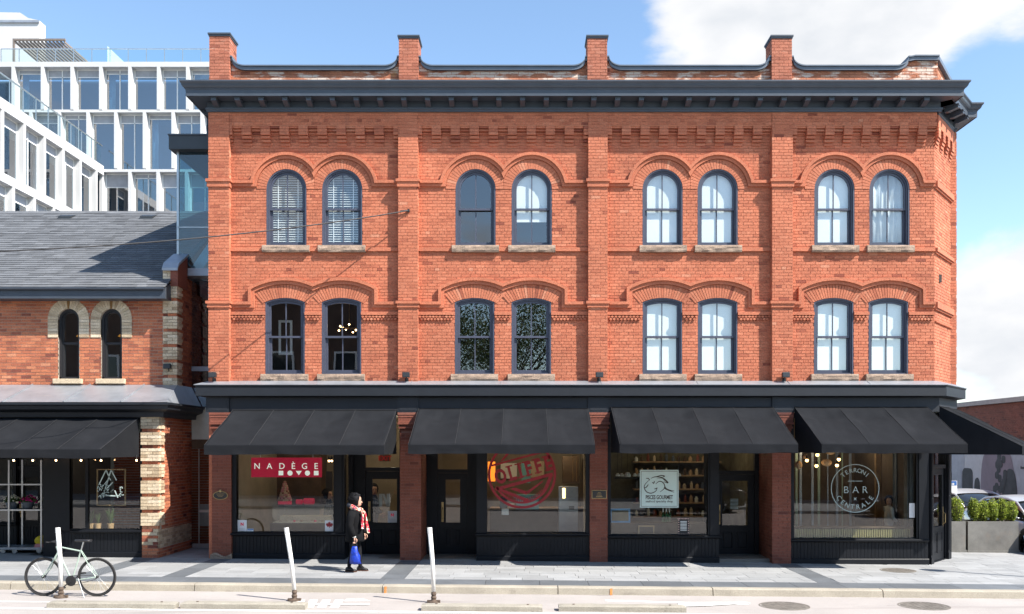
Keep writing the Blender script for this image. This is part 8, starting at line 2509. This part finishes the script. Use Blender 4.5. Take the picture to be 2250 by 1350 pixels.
    for sx, sy, rz in ((-0.06, -0.085, 0.0), (0.14, 0.08, 0.0)):
        m = MB()
        rr = [[(sx - 0.09 + dx, sy + w * math.cos(a), 0.012 + h * (0.5 + 0.5 * math.sin(a))) for a in [2 * PI * k / 12 for k in range(12)]] for dx, w, h in ((-0.02, 0.02, 0.05), (0.0, 0.034, 0.085), (0.06, 0.036, 0.09), (0.12, 0.042, 0.06), (0.17, 0.040, 0.045), (0.205, 0.02, 0.03))]
        m.rings(rr); sh = m.build('shoe', shoe_m, t, smooth=True, local=True)
        m = MB(); m.rings([[(sx - 0.115 + dx, sy + w * q, z) for q, z in ((-1, 0.0), (1, 0.0), (1, 0.016), (-1, 0.016))] for dx, w in ((0, 0.022), (0.03, 0.036), (0.12, 0.038), (0.18, 0.043), (0.215, 0.036), (0.238, 0.015))]); m.build('sole', shoe_s, sh, local=True)
    # bag
    bx0, by0 = x + 0.05, y - 0.255
    b = thing('shopping_bag', 'crumpled blue shopping bag with black handles carried by the woman', 'bag', (bx0, by0, z0 + 0.13))
    m = MB()
    rr = []
    for z, rx, ry, cx in ((0.135, 0.05, 0.03, 0.02), (0.15, 0.125, 0.06, 0.02), (0.22, 0.14, 0.075, 0.015), (0.32, 0.115, 0.065, 0.005), (0.42, 0.09, 0.05, -0.005), (0.50, 0.075, 0.035, -0.005), (0.545, 0.06, 0.02, 0.0), (0.55, 0.045, 0.012, 0.0)):
        rx *= 0.80; z = 0.53 - (0.55 - z) * 0.86
        rr.append([(bx0 + cx + rx * math.cos(a) * (1 + 0.30 * mnoise.noise(Vector((math.cos(a) * 3.1, math.sin(a) * 3.1, z * 14)))), by0 + ry * math.sin(a) * (1 + 0.25 * mnoise.noise(Vector((math.cos(a) * 2.7, math.sin(a) * 2.7, z * 15 + 4)))), z0 + z) for a in [2 * PI * k / 26 for k in range(26)]])
    m.rings(rr); m.build('sack', bag_m, b, smooth=True)
    for s in (-1, 1):
        m = MB(); m.tube([(bx0 + s * 0.045, by0, z0 + 0.53), (bx0 + s * 0.035, by0, z0 + 0.60), (bx0 - 0.005 + s * 0.012, by0, z0 + 0.64)], 0.008, 6); m.build('handle', trim_m, b)
woman()
def shop_person(px, y, top_py, label, top_m, face, z0=0.06):
    x = wx(px, y)
    H = wz(top_py, y) - z0
    t = thing('person', label, 'person', (x, y, z0), world=False)
    k = H / 1.53
    t.scale = (k, k, k)
    J = {'pelvis': ((0.0, 0, 0.80), (0.14, 0.12)), 'belly': ((0, 0, 0.95), (0.15, 0.13)), 'chest': ((0.0, 0, 1.13), (0.17, 0.12)), 'neck': ((0.0, 0, 1.27), 0.055), 'skull': ((0.0, 0, 1.38), 0.05),
         'hipL': ((0, -0.08, 0.74), 0.09), 'kneeL': ((0.02, -0.085, 0.43), 0.065), 'ankL': ((0, -0.085, 0.06), 0.045), 'hipR': ((0, 0.08, 0.74), 0.09), 'kneeR': ((0.02, 0.08, 0.43), 0.065), 'ankR': ((0, 0.08, 0.06), 0.045),
         'shL': ((0, -0.17, 1.20), 0.07), 'elL': ((0.02, -0.22, 0.95), 0.055), 'wrL': ((0.16, -0.18, 0.84), 0.04), 'shR': ((0, 0.17, 1.20), 0.07), 'elR': ((0.02, 0.22, 0.95), 0.055), 'wrR': ((0.16, 0.18, 0.84), 0.04)}
    E = [('pelvis', 'belly'), ('belly', 'chest'), ('chest', 'neck'), ('neck', 'skull'), ('pelvis', 'hipL'), ('hipL', 'kneeL'), ('kneeL', 'ankL'), ('pelvis', 'hipR'), ('hipR', 'kneeR'), ('kneeR', 'ankR'), ('chest', 'shL'), ('shL', 'elL'), ('elL', 'wrL'), ('chest', 'shR'), ('shR', 'elR'), ('elR', 'wrR')]
    skin_body('body', J, E, t, top_m)
    head(t, Vector((0.0, 0.0, 1.405)), 1.0, face, hair_m)
    hand(t, (0.165, -0.18, 0.835), (0.9, 0, -0.5), 0.95); hand(t, (0.165, 0.18, 0.835), (0.9, 0, -0.5), 0.95)
    return t
shop_person(722, 1.9, 1077, 'person in a black jacket facing right at the patisserie counter', coat_m, -0.3)
shop_person(822, 2.4, 1066, 'dark figure standing behind the patisserie door glass', coat_m, -1.2)
shop_person(1953, 1.6, 1092, 'person in a pale shirt standing inside the corner bar', shirt_m, -1.9)

# ---------------------------------------------------------------- across the street (seen mirrored in the glass)
OPP = thing('dark_brick_block', 'dark two-storey brick block across the street, mirrored in the lower left windows', 'building', (-14, -29, 0))
m = MB(); m.box(-34, -6.6, -36, -25.5, -0.5, 10.2); m.build('wall', mat('brown_brick_far', (0.10, 0.06, 0.045), 0.85, var=0.3, vscale=1.0), OPP)
for k in range(8):
    x = -32 + k * 3.2
    m = MB(); m.box(x, x + 1.2, -25.5, -25.42, 5.2, 7.4); w = m.build('window', white_paint, OPP)
    m = MB(); m.box(x + 0.1, x + 1.1, -25.42, -25.41, 5.3, 7.3); m.build('pane', car_glass, w)
m = MB(); m.box(-34.2, -6.4, -36, -25.2, 10.2, 10.6); m.build('coping', corn_m, OPP)
OPP2 = thing('low_shop_row', 'low dark shop row across the street, mirrored in the shop windows', 'building', (12, -29, 0))
m = MB(); m.box(-6.0, 40, -36, -26.0, -0.5, 6.0); m.build('wall', mat('dark_shop_row', (0.06, 0.055, 0.05), 0.8, var=0.4, vscale=0.7), OPP2)
for k in range(9):
    x = -5 + k * 5
    m = MB(); m.box(x, x + 3.6, -26.0, -25.95, 0.6, 2.8); w = m.build('shop_window', trim_m, OPP2)
    m = MB(); m.box(x + 0.1, x + 3.5, -25.95, -25.93, 0.7, 2.7); m.build('pane', car_glass, w)
m = MB(); m.box(-6.2, 40.2, -36, -25.8, 6.0, 6.2); m.build('coping', zinc_m, OPP2)
def street_tree(x, y, h, label, seed, n=9000):
    t = thing('street_tree', label, 'tree', (x, y, 0), 'street trees across the road')
    r = random.Random(seed)
    m = MB(); m.tube([(x, y, -0.1), (x + 0.05, y, h * 0.2), (x - 0.04, y, h * 0.42)], [0.17, 0.13, 0.10], 10); m.build('trunk', bark_m, t, smooth=True)
    m = MB(); tips = []
    for k in range(16):
        a = 2.4 * k; z0 = h * (0.33 + 0.02 * k); L_2 = h * r.uniform(0.20, 0.38)
        p0 = Vector((x, y, min(z0, h * 0.42))); p2 = p0 + Vector((math.cos(a) * L_2 * 0.7, math.sin(a) * L_2 * 0.7, L_2 * r.uniform(0.6, 1.25)))
        p1 = (p0 + p2) / 2 + Vector((0, 0, 0.1 * h * 0.3))
        m.tube([p0, p1, p2], [0.06, 0.035, 0.012], 6); tips += [p1, p2]
        for j in range(4):
            q = p1.lerp(p2, r.random()) ; e = q + Vector((r.uniform(-1, 1), r.uniform(-1, 1), r.uniform(0.1, 1))).normalized() * L_2 * 0.4
            m.tube([q, e], [0.016, 0.005], 4); tips.append(e)
    m.build('limbs', bark_m, t)
    m = MB()
    for k in range(n):
        c = r.choice(tips)
        p = c + Vector((r.gauss(0, 0.42), r.gauss(0, 0.42), r.gauss(0, 0.34)))
        a = Vector((r.uniform(-1, 1), r.uniform(-1, 1), r.uniform(-1, 1))).normalized(); b_ = a.cross(Vector((r.uniform(-1, 1), 1, 0.3))).normalized()
        s = r.uniform(0.07, 0.13); m.rv = r.random()
        m.add([p - b_ * s * 0.4, p + a * s, p + b_ * s * 0.4], [(0, 1, 2)])
    m.build('crown', leaf_m, t, kind='stuff')
street_tree(-4.3, -24.2, 12.5, 'leafy street tree across the road mirrored in the left window of the second bay', 1)
street_tree(-0.6, -24.6, 12.0, 'leafy street tree across the road mirrored in the right window of the second bay', 2)
car('dark car parked across the road, mirrored in the bar window', (16.0, -16.4, gz(16) - 0.13), PI, dkcar_m, group='cars across the road')
car('black car parked across the road, mirrored in the fish shop window', (7.0, -16.2, gz(7) - 0.13), PI, dkcar_m, group='cars across the road')

for px in (838, 1345):                                # orange survey paint on the kerb
    x, y = ground_xy(px, 1296, 0.0)
    m = MB(); m.hexa([(x - 0.02, -3.702, gz(x) - 0.13), (x + 0.02, -3.702, gz(x) - 0.13), (x + 0.02, -3.690, gz(x) - 0.13), (x - 0.02, -3.690, gz(x) - 0.13), (x - 0.015, -3.683, gz(x) - 0.015), (x + 0.025, -3.683, gz(x) - 0.015), (x + 0.025, -3.67, gz(x) - 0.015), (x - 0.015, -3.67, gz(x) - 0.015)])
    m.build('paint_mark', mat('orange_survey_paint', (0.55, 0.22, 0.06), 0.8, var=0.3, vscale=30) if 'orange_survey_paint' not in MAT else MAT['orange_survey_paint'], walk)
